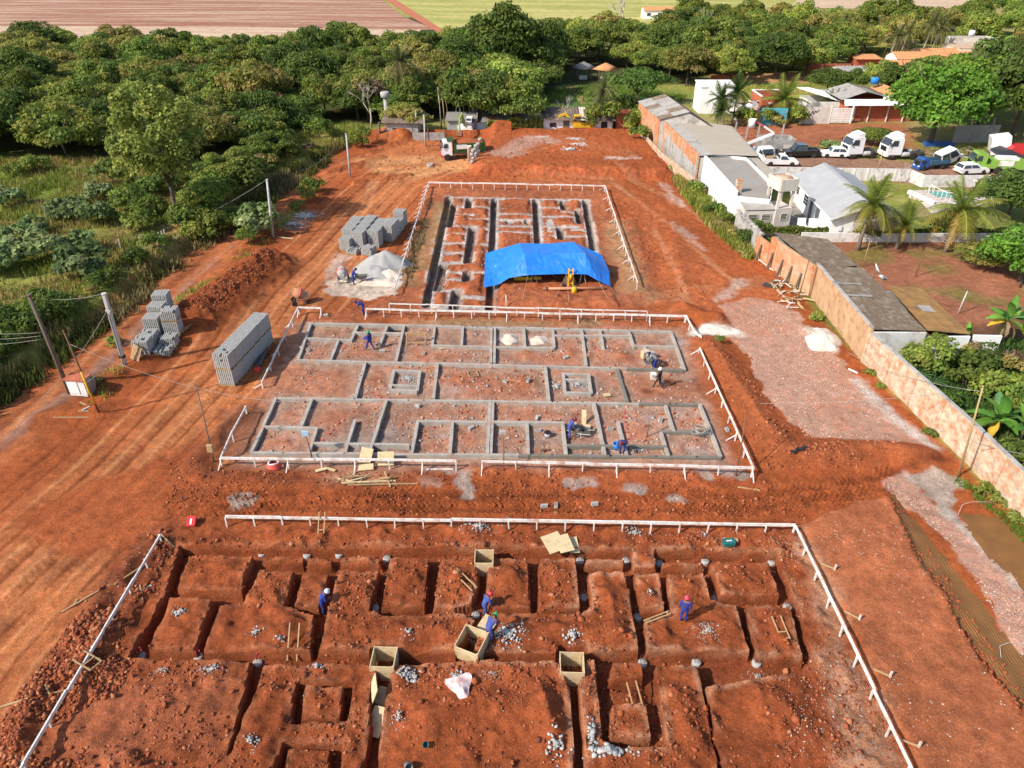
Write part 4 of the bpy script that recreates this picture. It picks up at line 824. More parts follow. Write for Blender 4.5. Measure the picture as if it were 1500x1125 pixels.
for k in range(9):mb=MB();mb.rock(lerp(l(flat(G(1076,336))),l(flat(G(1111,371))),k/8)+V(0,0,2.15),.3,k);mb.build('coping_stone',M['grey_wall'],t)
t=thing('low_wall','low stained wall at the foot of the warehouse brick side','wall',flat(G(936,207)));o=flat(G(936,207))
mb=MB();wall_run(mb,[l(flat(G(936,206))),l(flat(G(968,240))),l(flat(G(1018,281)))],[1.7,1.5,1.5],.2);mb.build('wall_panel',M['plaster'],t)
# --- lots across the lane
def ground_wall(name,label,x0,x1,yb,h,m,extra=None,dz=0):
    p,q=flat(G(x0,yb)),flat(G(x1,yb+dz));t=thing(name,label,'wall',p);mb=MB();wall_run(mb,[V(0,0,0),q-p],h,.18);mb.build('wall_panel',M[m],t);return t,q-p
ground_wall('turquoise_wall','turquoise painted wall behind the raised lift boom',1113,1150,183,2.7,'turquoise')
tg,q=ground_wall('grey_wall','bare grey rendered wall with black graffiti beside the white gate',1171,1213,181,2.7,'cream_wall')
mb=MB();pts=[V(.8,-.11,1.2),V(1.2,-.11,2.0),V(1.5,-.11,1.3),V(1.8,-.11,2.1),V(2.0,-.11,1.5),V(2.3,-.11,2.1),V(2.5,-.11,1.8),V(2.9,-.11,2.3)]
for i in range(len(pts)-1):mb.bar(pts[i],pts[i+1],.02,.12)
mb.build('graffiti',M['black'],tg)
t=thing('slatted_gate','white gate of horizontal slats between grey wall and brick house','gate',flat(G(1213,181)))
for k in range(9):mb=MB();mb.bar(V(.1,0,.25+k*.27),V(3.6,0,.25+k*.27),.06,.2);mb.build('slat',M['white_paint'],t)
for x in(.0,3.7):mb=MB();mb.bar(V(x,0,-.1),V(x,0,2.9),.2,.2);mb.build('post',M['white_wall'],t)
ground_wall('brick_garden_wall','broken wall of red and grey blocks left of the turquoise wall',1083,1112,183,2.0,'plaster_orange')
ground_wall('lane_wall','grey concrete wall behind the black pickup',1105,1152,222,1.6,'grey_wall')
t=thing('block_room','roofless grey block room behind the black pickup truck','building',flat(G(1117,224)))
house_box(t,V(0,0,0),V(4.6,0,0),V(0,3,0),1.9,'grey_wall');mb=MB();upright(mb,[V(2.9,-.11,0),V(4.3,-.11,0),V(4.3,-.11,1.2),V(2.9,-.11,1.2)],.03,V(0,-1,0));mb.build('hatch',M['cream_wall'],t)
for i,(x,yb)in enumerate(((1075,201),(1092,204),(1109,203),(1144,203))):
    t=thing('fence_post',['first short concrete post by the warehouse roof corner','second short concrete post left of the lift boom','third short concrete post under the boom elbow','lone short concrete post right of the lift boom'][i],'post',at0(x,yb),0,'concrete posts along the lane');mb=MB();mb.bar(V(0,0,-.2),V(.1,0,2.3),.2,.2);mb.build('shaft',M['concrete'],t)
# ruined house with white roof strips
t=thing('ruined_house','half built house of orange brick with white roof sheets behind turquoise wall','house',flat(G(1112,172)));o=flat(G(1112,172))
house_box(t,V(0,0,0),V(5.5,0,0),V(0,6,0),3.4,'brick_far');mb=MB();mb.bar(V(-.1,0,3.5),V(-.1,6,3.5),.3,.12);mb.bar(V(0,6,3.5),V(5.4,6,3.5),.3,.12);mb.build('coping',M['white_wall'],t)
house_box(t,V(9,1,0),V(15.5,1,0),V(9,7,0),2.4,'white_wall_worn');mb=MB();mb.slab([V(8.6,8,3.6),V(10.8,8,3.6),V(18.2,.4,2.5),V(14.5,.4,2.5)],.15);mb.build('roof_strip',M['roof_white'],t)
mb=MB();mb.slab([V(11.4,8,3.2),V(13.8,8,3.2),V(19.2,1,2.2),V(17.6,1,2.2)],.1);mb.build('roof_strip',M['roof_house'],t)
t=thing('rubble_house','collapsed house with scattered white roof pieces behind the young palms','house',flat(G(1080,178)))
house_box(t,V(0,0,0),V(6,0,0),V(0,5,0),1.9,'cream_wall')
for k in range(14):
    mb=MB();p=V(rnd.uniform(.2,6.5),rnd.uniform(.5,6),rnd.uniform(1.9,2.5));mb.box(p,(rnd.uniform(.6,2.2),rnd.uniform(.4,1.4),.08),(rnd.uniform(-.4,.4),rnd.uniform(-.4,.4),rnd.uniform(0,3)));mb.build('roof_piece',M[rnd.choice(['roof_white','white_wall_worn','roof_slate','roof_house'])],t)
t=thing('white_tower_house','narrow two storey white house with sloped slab behind the gabled shed','house',flat(G(1022,166)))
house_box(t,V(.2,0,0),V(6.2,0,0),V(.2,5,0),4.4,'white_wall');mb=MB();upright(mb,[V(.1,-.3,0),V(6.6,-.3,0),V(6.6,-.3,2.2),V(3.2,-.3,4.8),V(1.4,-.3,5.2),V(1.4,-.3,3),V(.1,-.3,2.6)],.15,V(0,-1,0));mb.build('stair_wall',M['white_wall'],t)
mb=MB();mb.slab([V(0,-.2,4.55),V(6.4,-.2,4.55),V(6.4,5.2,4.8),V(0,5.2,4.8)],.2);mb.build('roof',M['white_wall_worn'],t);window(t,V(4,-.46,0),V(5.1,-.46,0),.9,1.7,V(0,-1,0),'white_wall',0)
# brick house with awning
t=thing('brick_house','red brick house with white metal awning and blue tank on its roof','house',flat(G(1240,178)))
house_box(t,V(0,0,0),V(11,.2,0),V(0,9,0),2.9,'brick_far')
for x in(.9,3.4,6.6,9.4):mb=MB();mb.bar(V(x,-.15,0),V(x,-.15,2.9),.2,.14);mb.build('pilaster',M['white_wall_worn'],t)
roof_sheets(t,V(-1,.6,3.5),V(11.4,.8,3.5),V(12,-1.3,2.85),V(-1.6,-1.5,2.85),8,1,['roof_white'],5,.03)
roof_sheets(t,V(2.8,9.5,4.6),V(2.8,1,4.6),V(-1.4,.6,3.4),V(-1.4,9.5,3.4),5,2,['roof_fibre'],5,.04);roof_sheets(t,V(2.8,1,4.6),V(2.8,9.5,4.6),V(7,9.5,3.9),V(7,.8,3.6),5,2,['roof_fibre','roof_fibre','roof_slate'],5,.04)
roof_sheets(t,V(9,9,4.5),V(9,1.5,4.5),V(6.6,1.5,3.9),V(6.6,9,3.9),5,1,['tile_orange'],6,.05);roof_sheets(t,V(9,1.5,4.5),V(9,9,4.5),V(11.8,9,3.5),V(11.8,1,3.5),5,1,['roof_slate','tile_orange'],6,.05)
mb=MB();mb.lathe([(.6,4.7),(.75,5.5),(.6,5.75),(.2,5.8)],12,0,(6.9,8,0));mb.build('tank',M['blue_plastic'],t)
mb=MB();mb.lathe([(.05,0),(.5,.12),(.55,.2)],12,0,(6.2,.6,3.7),'y');mb.bar(V(6.2,.8,3.2),V(6.2,.8,3.8),.06,.06);mb.build('satellite_dish',M['white_paint'],t)
# far houses
def far_house(label,px,py,w,d,h,m,rm_,ap=1.2,rz=0):
    t=thing('far_house',label,'house',flat(G(px,py)),rz)
    house_box(t,V(0,0,0),V(w,0,0),V(0,d,0),h,m)
    r0,r1=V(-.3,d/2,h+ap),V(w+.3,d/2,h+ap)
    for a,b,c,dd in((r0,r1,V(w+.3,-.5,h),V(-.3,-.5,h)),(r1,r0,V(-.3,d+.5,h),V(w+.3,d+.5,h))):roof_sheets(t,a,b,c,dd,max(2,int(w/3)),1,[rm_],6,.06)
    for s in(0,w):mb=MB();upright(mb,[V(s,.1,h),V(s,d-.1,h),V(s,d/2,h+ap-.1)],.1,V(1,0,0));mb.build('gable_wall',M[m],t)
    for k in range(int(w/4)):window(t,V(1+k*4,-.1,0),V(2.4+k*4,-.1,0),1,2.1,V(0,-1,0),'white_wall',0)
    return t
far_house('orange tile roofed house, longest of the row beyond the big tree',1342,101,17,7,2.8,'cream_wall','tile_orange',1.3)
far_house('orange tile roofed house with timber porch left of the longest one',1310,105,6.5,6,2.7,'white_wall_worn','tile_orange',1.2)
far_house('small salmon roofed house just above the grey feathery tree',1300,113,7,6,2.2,'plaster_orange','tile_orange',.9)
far_house('grey sheet roofed hut behind the dark trees by the lane',1229,122,8,6,2.4,'cream_wall','roof_fibre',.6)
t=thing('stepped_house','stepped cream and white two storey house high on the right skyline','house',flat(G(1398,99)))
house_box(t,V(0,0,0),V(8,0,0),V(0,8,0),4.2,'cream_wall');house_box(t,V(8.3,1,0),V(15,1,0),V(8.3,8,0),3.6,'white_wall');house_box(t,V(3,8.5,0),V(13,8.5,0),V(3,13,0),5.4,'cream_wall')
mb=MB();mb.slab([V(-.2,-.2,4.35),V(8.2,-.2,4.35),V(8.2,8.2,4.35),V(-.2,8.2,4.35)],.15);mb.slab([V(8.35,.8,3.8),V(15.2,.8,3.8),V(15.2,8.2,3.8),V(8.35,8.2,3.8)],.15);mb.build('roof',M['plaster'],t)
for x in(2,5,10,12.5):window(t,V(x,-.1 if x<8 else .9,0),V(x+1.4,-.1 if x<8 else .9,0),1.2,2.6,V(0,-1,0),'white_wall',0)
mb=MB();mb.lathe([(.7,5.6),(.75,6.6),(.5,6.9)],10,0,(8,11,0));mb.build('tank',M['white_paint'],t)
t=thing('brick_lean_to','open orange brick lean-to near the white van roof','shed',flat(G(1250,104)));house_box(t,V(0,0,0),V(5.5,0,0),V(0,4,0),2.6,'brick_far');mb=MB();mb.slab([V(-.3,-.8,2.7),V(5.9,-.8,2.7),V(5.9,4.2,3.1),V(-.3,4.2,3.1)],.12);mb.build('roof',M['tile_orange'],t)
for k,(x0,x1,y)in enumerate(((1040,1092,122),(1180,1245,104))):ground_wall('low_far_wall',['low brown block wall beyond the white tower house','low orange garden wall below the far tree belt'][k],x0,x1,y,1.6,'brick_far')
far_house('tiny white and orange farmhouse among trees near the red earth slope',943,28,13,7,2.8,'white_wall','tile_orange',1.0)
far_house('tiny grey roofed hut at the edge of the yellow grass field',853,49,9,5,2.6,'white_wall','roof_fibre',.7)
# along the end of the site
t=thing('tin_shack','row shack with broken brown tile roof and white wall behind the yellow excavator','shack',flat(G(792,195)))
house_box(t,V(.3,0,0),V(6.6,0,0),V(.3,4.5,0),2.2,'white_wall');roof_sheets(t,V(-.6,5,3.0),V(7.4,5,2.9),V(7.2,-.8,2.1),V(.6,-.8,2.2),8,2,['roof_slate','old_wood','cream_wall','roof_slate'],2,.09,V(0,0,0),.12)
mb=MB();mb.box(V(4.1,-.12,1.0),(1.0,.08,1.9));mb.build('door',M['old_wood'],t);window(t,V(1.4,-.1,0),V(2.5,-.1,0),.9,1.7,V(0,-1,0),'white_wall',0)
t=thing('tin_shack','small hut with thatch brown roof right of the yellow excavator','shack',flat(G(858,195)))
house_box(t,V(0,0,0),V(4.2,0,0),V(0,3.5,0),2.0,'white_wall_worn');roof_sheets(t,V(-.4,3.8,2.8),V(4.6,3.8,2.7),V(4.7,-.8,1.95),V(-.5,-.8,2.0),5,2,['old_wood','raw_wood','roof_slate'],2,.08,V(0,0,0),.1)
mb=MB();mb.box(V(2.9,-.12,.95),(1.0,.08,1.7));mb.build('door',M['black'],t)
t=thing('brick_hut','small brick stub hut half hidden by bushes at the end of the site','hut',flat(G(902,194)));house_box(t,V(0,0,0),V(4.6,0,0),V(0,3,0),3.0,'brick_far')
t=thing('keeper_hut','little grey hut with dark roof and column tank by the lane end','hut',flat(G(566,204)))
house_box(t,V(0,0,0),V(5.2,0,0),V(0,4.5,0),2.5,'grey_wall');roof_sheets(t,V(-.4,4.8,3.6),V(5.4,4.8,3.4),V(6,-.6,2.5),V(-.6,-.6,2.6),5,2,['roof_slate','roof_slate','tin'],5,.04)
window(t,V(1.1,-.1,0),V(2.6,-.1,0),.9,1.8,V(0,-1,0),'grey_wall',0);mb=MB();mb.bar(V(-.9,-.3,0),V(-.9,-.3,2.6),1.2,.1);mb.build('tin_sheet',M['tin'],t)
mb=MB();mb.tube([(-.6,6,0),(-.6,6,5)],.35,10);mb.lathe([(.4,5),(.75,5.2),(.75,5.9),(.6,6)],12,0,(-.6,6,0));mb.build('tank_column',M['concrete'],t)
t=thing('tin_hut','grey tin lean-to hut among the bamboo stems','hut',flat(G(656,197)));house_box(t,V(0,0,0),V(4.5,0,0),V(0,3,0),2.2,'grey_wall');roof_sheets(t,V(-.3,3.2,2.8),V(4.8,3.2,2.8),V(4.8,-.5,2.2),V(-.3,-.5,2.2),4,1,['tin'],5,.04)
t=thing('white_hut','low white hut with rusty flat roof beside the excavator cab','hut',flat(G(697,195)));house_box(t,V(0,0,0),V(5.8,0,0),V(0,4,0),1.7,'white_wall');roof_sheets(t,V(-.6,4.4,2.2),V(8.6,4.4,2.2),V(8.2,-.5,1.8),V(-.5,-.5,1.8),7,1,['rust','tin'],5,.04)
t=thing('site_hoarding','short plank and tarp hoarding across the lane end','fence',flat(G(605,206)));mb=MB();mb.bar(V(0,0,.6),V(5,.3,.6),.08,1.2);mb.build('panel',M['grey_wall'],t)
for x in(0,2.4,5):mb=MB();mb.bar(V(x,.1,-.1),V(x,.1,2.0),.12,.12);mb.build('post',M['old_wood'],t)
for i,(x,y)in enumerate(((854,116),(886,118))):
    t=thing('thatched_kiosk',['grey roofed kiosk in the shade across the pond','red roofed kiosk in the shade across the pond'][i],'kiosk',flat(G(x,y)))
    for p in((-1.5,-1.5),(1.5,-1.5),(1.5,1.5),(-1.5,1.5)):mb=MB();mb.bar(V(*p,0),V(*p,2.3),.15,.15);mb.build('post',M['old_wood'],t)
    mb=MB();mb.lathe([(3.0,2.3),(1.6,3.0),(.1,3.6)],4);mb.build('roof',M[['tin','tile_orange'][i]],t);mb=MB();mb.box((0,0,.4),(1.8,.8,.8));mb.build('table',M['white_wall_worn'],t)
# ------------------------------------------------------------------ building site: foundations, profile rails, stacks
fd=thing('foundation','grid of grey concrete grade beams on the middle lot','foundation',at0(720,580));fo=fd.location.copy()
for i,(a,b)in enumerate(BW):
    n=max(1,int(round((b-a).length/4.2)))
    for k in range(n):
        p,q=lerp(a,b,k/n),lerp(a,b,(k+1)/n);d=(q-p).normalized();q=q-d*.012
        mx_=750+(p.x+q.x)/2*20;ax,ay=BEAMS[i][0];bx,by=BEAMS[i][1];px=ax+(bx-ax)*(k+.5)/n;py=ay+(by-ay)*(k+.5)/n
        wet=(py>661 and px>805)or(px>905 and 536<py<545)or(i==29)or(px>905 and 588<py<594)or(py>652 and 829<px<980 and abs(py-654)<3)or(967<px<1041 and 631<py<635)
        top=BZ+rnd.uniform(-.02,.025)+.0011*i;w=rnd.uniform(.19,.23);z0=-.25
        mb=MB();L=(q-p).length;sx=d.cross(V(0,0,1));m=max(2,int(L/.8));vs=[]
        for j in range(m+1):  # slightly uneven cast top and sides
            c=lerp(p,q,j/m);w1,w2=w/2+rnd.uniform(-.012,.012),w/2+rnd.uniform(-.012,.012);h=top+rnd.uniform(-.012,.012)
            vs+=[V(c.x,c.y,z0)-sx*w1-fo,V(c.x,c.y,h)-sx*w1-fo,V(c.x,c.y,h)+sx*w2-fo,V(c.x,c.y,z0)+sx*w2-fo]
        fs=[(4*j+s,4*j+s+1,4*j+s+5,4*j+s+4)for j in range(m)for s in range(3)]+[(0,1,2,3),(4*m,4*m+3,4*m+2,4*m+1)]
        mb.add(vs,fs);mb.build('grade_beam',M['beam_wet' if wet else 'beam_grey'],fd)
# black boxes along the beams, the shade of core holes put into colour
mb=MB()
for a,b in BW[:4]+BW[23:]:
    for k in range(int((b-a).length/1.5)):
        if rnd.random()<.6:p=lerp(a,b,rnd.random());mb.box(p+V(rnd.uniform(-.05,.05),rnd.uniform(-.05,.05),-.0)-fo,(.09,.09,.05))
tag(mb.build('core_hole_shade',M['black'],fd),kind='stuff')
mb=MB()
for p,q in(((500,610),(470,640)),((560,592),(545,640)),((505,505),(512,490)),((585,500),(590,488)),((545,570),(570,583)),((590,585),(660,586)),((775,588),(830,588)),((660,640),(664,622)),((772,625),(774,650)),((880,600),(886,640)),((856,500),(858,515)),((870,505),(880,513)),((917,600),(922,640)),((970,632),(978,660))):
    a,b=G(*p,.3),G(*q,.3);L=(b-a).length;k=0
    while k<L:c=lerp(a,b,k/L);mb.box(V(c.x+rnd.uniform(-.1,.1),c.y,gz(c.x,c.y)+.06)-fo,(.12,.16,.05),(0,0,rnd.uniform(0,3)));k+=rnd.uniform(.4,.9)
tag(mb.build('red_markers',M['hose_red'],fd),kind='stuff')
# --- white profile rails
def rail(label,pts,z,gap,brace=0,group='white profile rails around the lots',w=.055,h=.17,stake=None,skip=()):
    P=[G(x,y,z)for x,y in pts];o=flat(P[0]);o.z=gz(o.x,o.y);t=thing('profile_rail',label,'rail',o,0,group)
    for i in range(len(P)-1):
        n=max(1,int(round((P[i+1]-P[i]).length/3.0)))
        for k in range(n):
            a,b=lerp(P[i],P[i+1],k/n),lerp(P[i],P[i+1],(k+1)/n);d=(b-a).normalized()
            j=V(0,0,rnd.uniform(-.04,.04));s=d.cross(V(0,0,1))*rnd.uniform(-.035,.035)
            mb=MB();mb.bar(a+j+s-o+d*.006,b+j*.3+s-o-d*.006,w+rnd.uniform(0,.02),h*rnd.uniform(.82,1.12));mb.build('board',M['white_wood'],t)
        n=max(1,int(round((P[i+1]-P[i]).length/gap)))
        for k in range(n+1):
            if i>0 and k==0:continue
            p=lerp(P[i],P[i+1],k/n)+V(0,0,0);d=(P[i+1]-P[i]).normalized();s=d.cross(V(0,0,1))*(.05 if d.x<.3 else .05)
            if s.y>0 and abs(d.x)>.5:s=-s
            g=gz(p.x+s.x,p.y+s.y);lean=V(rnd.uniform(-.04,.04),rnd.uniform(-.03,.03),0)
            mb=MB();mb.bar(V(p.x,p.y,g-.25)+s+lean-o,V(p.x,p.y,z+rnd.uniform(-.04,.05))+s-o,.07,.07);mb.build('stake',M['white_wood'],t)
            if brace and k%brace==0:
                q=V(p.x,p.y,0)+s*13;q.z=gz(q.x,q.y)
                mb=MB();mb.bar(V(p.x,p.y,z-.2)+s*1.6-o,q-o,.05,.06);mb.build('brace',M[stake or 'white_wood'],t)
    return t
rail('straight white profile rail along the far side of the trenched lower lot',[(330,757),(1165,769)],.62,1.55)
rail('white profile rail slanting down the left edge of the trenched lower lot',[(234,783),(35,1118),(-20,1212)],.62,1.9)
rail('white profile rail slanting down the right edge of the trenched lower lot',[(1166,770),(1335,1122),(1380,1215)],.62,1.75)
rail('white rail with short far posts between blue tarp and middle foundation',[(536,453),(1005,463)],.62,1.5,4)
rail('bent white rail at the far right corner of the middle foundation',[(1005,463),(1018,487),(1028,494)],.62,1.6)
rail('white rail running down the right side of the middle foundation',[(1025,510),(1104,687)],.62,1.8,3)
rail('white rail left part along the near side of the middle foundation',[(323,671),(668,675)],.66,2.1,2)
rail('white rail right part along the near side of the middle foundation',[(706,676),(1103,685)],.66,2.0,2)
rail('short curved white rail at the near left corner of the middle foundation',[(360,595),(340,632),(323,671)],.62,2.0)
rail('thin white rail beside the long grey block row',[(470,451),(437,450),(384,559)],.62,2.2,1)
rail('white rail along the far end of the upper trenched lot',[(628,267),(886,272)],.75,1.4)
rail('white rail with many props down the left of the upper trenched lot',[(628,268),(606,335),(578,424)],.65,1.6,1)
rail('white rail down the right of the upper trenched lot',[(886,272),(934,414)],.65,1.9,2)
rail('thinner white rail behind the other one in front of the blue tarp',[(570,445),(948,456)],.78,1.9,0,w=.045,h=.1)
for i,(a,b,z,m)in enumerate((((362,677+8),(490,690),.25,'white_wood'),((1040,600),(1060,603),.5,'white_wood'))):
    pass
# loose side braces right of the lower lot
def stick(label,a,b,m='raw_wood',w=.06,cat='timber',name='timber',group=None,za=None,zb=None):
    p,q=GG(*a),GG(*b);p.z+=(za if za is not None else .04);q.z+=(zb if zb is not None else .04);t=thing(name,label,cat,p,0,group)
    mb=MB();mb.bar(V(0,0,0),q-p,w,w);mb.build('shaft',M[m],t);return t
for i,(a,b)in enumerate((((1200,832),(1222,835)),((1234,902),(1258,908)),((1276,987),(1303,992)),((1315,1090),(1345,1095)))):
    t=stick(['farthest side prop on the smooth soil right of the lower lot','second side prop on the smooth soil right of the lower lot','third side prop on the smooth soil right of the lower lot','nearest side prop on the smooth soil right of the lower lot'][i],a,b,'raw_wood',.06,'prop','side_prop','side props of the right rail',.35,.08)
    q=GG(*b)-t.location;mb=MB();mb.bar(q+V(0,0,-.15),q+V(.03,.03,.35),.07,.07);mb.build('peg',M['white_wood'],t)
for i,(a,b,m,lab)in enumerate((((236,783),(255,802),'raw_wood','yellow timber leaning at the top end of the left rail'),((168,857),(212,828),'raw_wood','yellow plank crossing under the left rail near its top'),((90,898),(145,866),'raw_wood','yellow plank lying left of the left rail'),((107,889),(114,879),'bamboo','short stub of timber beside the yellow plank'),
((208,866),(222,858),'white_wood','short white offcut right of the left rail'),((205,858),(210,883),'raw_wood','thin brown peg beside the white offcut'),((73,1018),(95,1012),'raw_wood','yellow timber butting the left rail low down'),((66,1004),(73,1018),'raw_wood','short yellow timber lying tip to tip with the lower one'),((18,1121),(34,1114),'raw_wood','yellow timber under the lowest visible end of left rail'),((0,1037),(42,1024),'bamboo','weathered log on the churned soil at the left edge'),
((133,923),(146,920),'raw_wood','small yellow peg left of the middle of the left rail'),((690,826),(703,830),'raw_wood','tool handle lying by the far formwork box'),((500,708),(580,705),'ply','long pale plank lying below the plywood sheets'),((495,702),(515,706),'ply','short pale plank crossing the long one'),((510,711),(612,709),'bamboo','thin brown lath under the long pale plank'),
((1080,714),(1113,719),'raw_wood','yellow lath on the track near the right rail corner'),((1017,627),(1033,631),'ply','pale lath on the wet beam by the coil of bars'),((622,688),(664,688),'white_wood','loose white board hanging below the near rail gap'),((464,483),(496,483),'raw_wood','yellow lath in the first bay of the middle foundation'),((497,487),(514,487),'rust','brown lath in the first bay beside the yellow one'),
((607,633),(624,633),'rust','tool with brown handle in a front bay'),((407,348),(430,350),'ply','pale plank at the foot of the slim pole by bushes'),((410,347),(418,348),'bamboo','short plank beside the slim pole foot'),((968,660),(977,672),'raw_wood','lath standing in the front right bay'),
((78,612),(130,612),'bamboo','bent bough on the low soil heap by the meter box'),((117,590),(145,601),'raw_wood','pale stick slanting across the soil heap by the meter box'),((120,602),(132,596),'white_wood','short white stick on the soil heap by the meter box'),((115,603),(130,603),'bamboo','thin bamboo stick on the soil heap by the meter box'),
((1110,380),(1142,405),'pvc','thick white pipe against the brick shed wall'),((1138,425),(1158,445),'ply','plank along the edge of the scrap wood pile'),((1243,541),(1256,547),'pvc','short white pipe at the foot of the patched wall'))):
    stick(lab,a,b,m,.09 if m in('pvc','ply')else .065)
# --- block stacks
def brick_cube(nx,ny,nz,bx,by,bz,gap,seed,miss=0.0,top_miss=0.0):
    q=random.Random(seed);mb=MB()
    for k in range(nz):
        for i in range(nx):
            for j in range(ny):
                if q.random()<(miss if k<nz-1 else max(miss,top_miss)):continue
                if 0<i<nx-1 and 0<j<ny-1 and k<nz-2:continue
                mb.box(((i+.5-nx/2)*bx+q.uniform(-.008,.008),(j+.5-ny/2)*by+q.uniform(-.01,.01),.15+(k+.5)*bz),(bx-gap,by-gap*.45,bz-.012))
    return mb.mesh('blocks',M['block_grey'])
def pallet_mesh(w,l):
    mb=MB()
    for i in range(6):mb.box(((i+.5)/6*w-w/2,0,.125),(w/6-.05,l,.03))
    for j in(-.42,0,.42):mb.box((0,j*l,.055),(w,.1,.11))
    return mb.mesh('pallet',M['bamboo'])
PAL=pallet_mesh(1.24,1.0);PAL2=pallet_mesh(1.24,1.2)
BL=[brick_cube(8,3,6,.152,.325,.19,.05,s,0)for s in range(3)];BLT=brick_cube(8,3,6,.152,.325,.19,.05,9,.01,.2)
BS=[brick_cube(8,3,6,.15,.39,.19,.05,s,0)for s in range(3)];BSD=brick_cube(8,3,4,.15,.39,.19,.05,8,.0,.12);BSL=brick_cube(8,3,2,.15,.39,.19,.05,8,0,.2);BSM=brick_cube(8,3,6,.15,.39,.19,.05,12,.0,.2);BTALL=brick_cube(8,3,9,.15,.39,.19,.05,4,0)
def stack(label,loc,rz,blk,pal,group,tilt=0):
    t=thing('block_stack',label,'block stack',loc,rz,group);link('pallet',pal,t);b=link('blocks',blk,t);b['kind']='stuff';return t
r0,r1=G(333,566),G(391,501);dr=(r1-r0);n=7;rz=math.atan2(dr.y,dr.x)-math.pi/2;ordn=['first','second','third','fourth','fifth','sixth','seventh']
for i in range(n):
    p=lerp(r0,r1,(i+.5)/n);p.z=.02
    stack('lower tier block stack, %s from the near end of the long block row'%ordn[i],p,rz,BL[i%3],PAL,'long row of grey block stacks')
    stack('upper tier block stack, %s from the near end of the long block row'%ordn[i],p+V(rnd.uniform(-.03,.03),.03,1.31),rz+rnd.uniform(-.02,.02),BL[(i+1)%3]if i else BLT,PAL,'long row of grey block stacks')
c0=G(214,520);dc=(G(238,487)-c0).normalized();rc=math.atan2(dc.y,dc.x)-math.pi/2;sc_=V(dc.y,-dc.x,0)
for u,v,z,b,lab in((0,0,0,BSM,'broken topped block stack nearest the leaning pallet'),(1.35,0,0,BSM,'second block stack behind the broken topped one'),(2.7,0,0,BTALL,'tall block stack in the left file of the lane cluster, nearest'),(4.0,0,0,BTALL,'tall block stack in the left file of the lane cluster, middle'),(5.3,0,0,BTALL,'tall block stack in the left file of the lane cluster, farthest'),(.1,1.4,0,BSL,'low two course block stack at the near right of the cluster'),(1.4,1.42,0,BSD,'half height block stack behind the low one'),(2.8,1.4,0,BS[0],'lower block stack under the square topped one at the right of cluster'),(2.8,1.42,1.31,BSD,'square topped upper block stack at the right of the cluster')):
    p=c0+dc*u+sc_*v;p.z=gz(p.x,p.y)+z;stack(lab,p,rc+rnd.uniform(-.04,.04),b,PAL2,'cluster of block stacks by the lane')
labs=[['nearest','second','third','farthest'],['left','second','third','right']]
for i in range(4):
    for j in range(4):
        p=G([509,529,551,571][i]+j*5.5,[365,363,361,353][i]-j*7.3);p.z=gz(p.x,p.y)
        stack('%s block stack of the %s column in the grey block park by the sand heap'%(labs[0][j],labs[1][i]),p,R(-16)+rnd.uniform(-.03,.03),BTALL if(i+j)%5 else BS[j%3],PAL2,'block park beside the sand heap')
for x,y,b,lab in((519,371,BSL,'few leftover blocks in front of the block park'),(541,373,BSD,'small leftover block stack at the front of the block park')):
    p=G(x,y);stack(lab,p,R(-20),b,PAL2,'block park beside the sand heap')
def pallet_thing(label,px,py,rot,dz=.3):
    t=thing('wooden_pallet',label,'pallet',GG(px,py,dz));t.rotation_euler=rot
    for i in range(7):mb=MB();mb.box((i*.19-.57,0,.06),(.11,1.2,.025));mb.build('slat',M['raw_wood'],t)
    for j in(-.52,0,.52):mb=MB();mb.box((0,j,0),(1.25,.09,.09));mb.build('bearer',M['raw_wood'],t)
pallet_thing('wooden pallet standing on edge beside the concrete post',203,526,(R(62),0,R(-40)),.5)
pallet_thing('wooden pallet projecting behind the cluster of blocks',268,487,(R(8),0,R(-20)),.5)
t=thing('steel_channel','grey steel channel lying beside the long block row','beam',GG(383,528,.12));q=GG(374,540,.12);q=(GG(391,512,.12)-t.location)
mb=MB();mb.bar(q*-.6,q,.35,.08);mb.bar(q*-.6+V(.16,0,.1),q+V(.16,0,.1),.04,.2);mb.bar(q*-.6+V(-.16,0,.1),q+V(-.16,0,.1),.04,.2);mb.build('channel',M['metal_grey'],t)
# single blocks lying about
BLK=MB().box((0,0,.095),(.39,.19,.19));bm_blk=BLK.mesh('block',M['block_grey'])
def hollow_block():
    mb=MB()
    for y in(-.08,.08):mb.box((0,y,.095),(.39,.03,.19))
    for x in(-.18,0,.18):mb.box((x,0,.095),(.03,.13,.19))
    return mb.mesh('block',M['block_grey'])
HB=hollow_block()
for i,(x,y,lab)in enumerate(((797,743,'broken grey block on the track between the lots, left of a pair'),(814,742,'grey block on the track between the lots, right of a pair'),(871,740,'small grey block lying alone on the track'),(968,617,'upright grey block in the front right bay'),(612,596,'hollow block lying in the left front bay'),(894,630,'hollow block beside the bending worker'),(720,628,'grey block by the standing sign pole'),(788,632,'grey block near the black bucket'),(787,614,'grey block on the beam left of the barrow'),(621,519,'round grey block in the back bay'),(829,525,'pale block in the back right bay'),(1065,631,'grey block beside the right profile rail'),(560,516,'grey block near the walking worker'),(740,560,'dark block in the middle strip'),(690,628,'grey block in the front centre bay'),(774,559,'grey block on the soil heap in the middle strip'),(443,510,'pale block piece in the left back bay'),(452,514,'dark bag beside the left back beam'),(478,463,'small red block by the far rail corner'))):
    p=GG(x,y,.0);o=tag(link('concrete_block',HB if i%2 else bm_blk,None,p,(rnd.uniform(-.2,.2),rnd.uniform(-.2,.2),rnd.uniform(0,3))),lab,'block','loose blocks on the site')
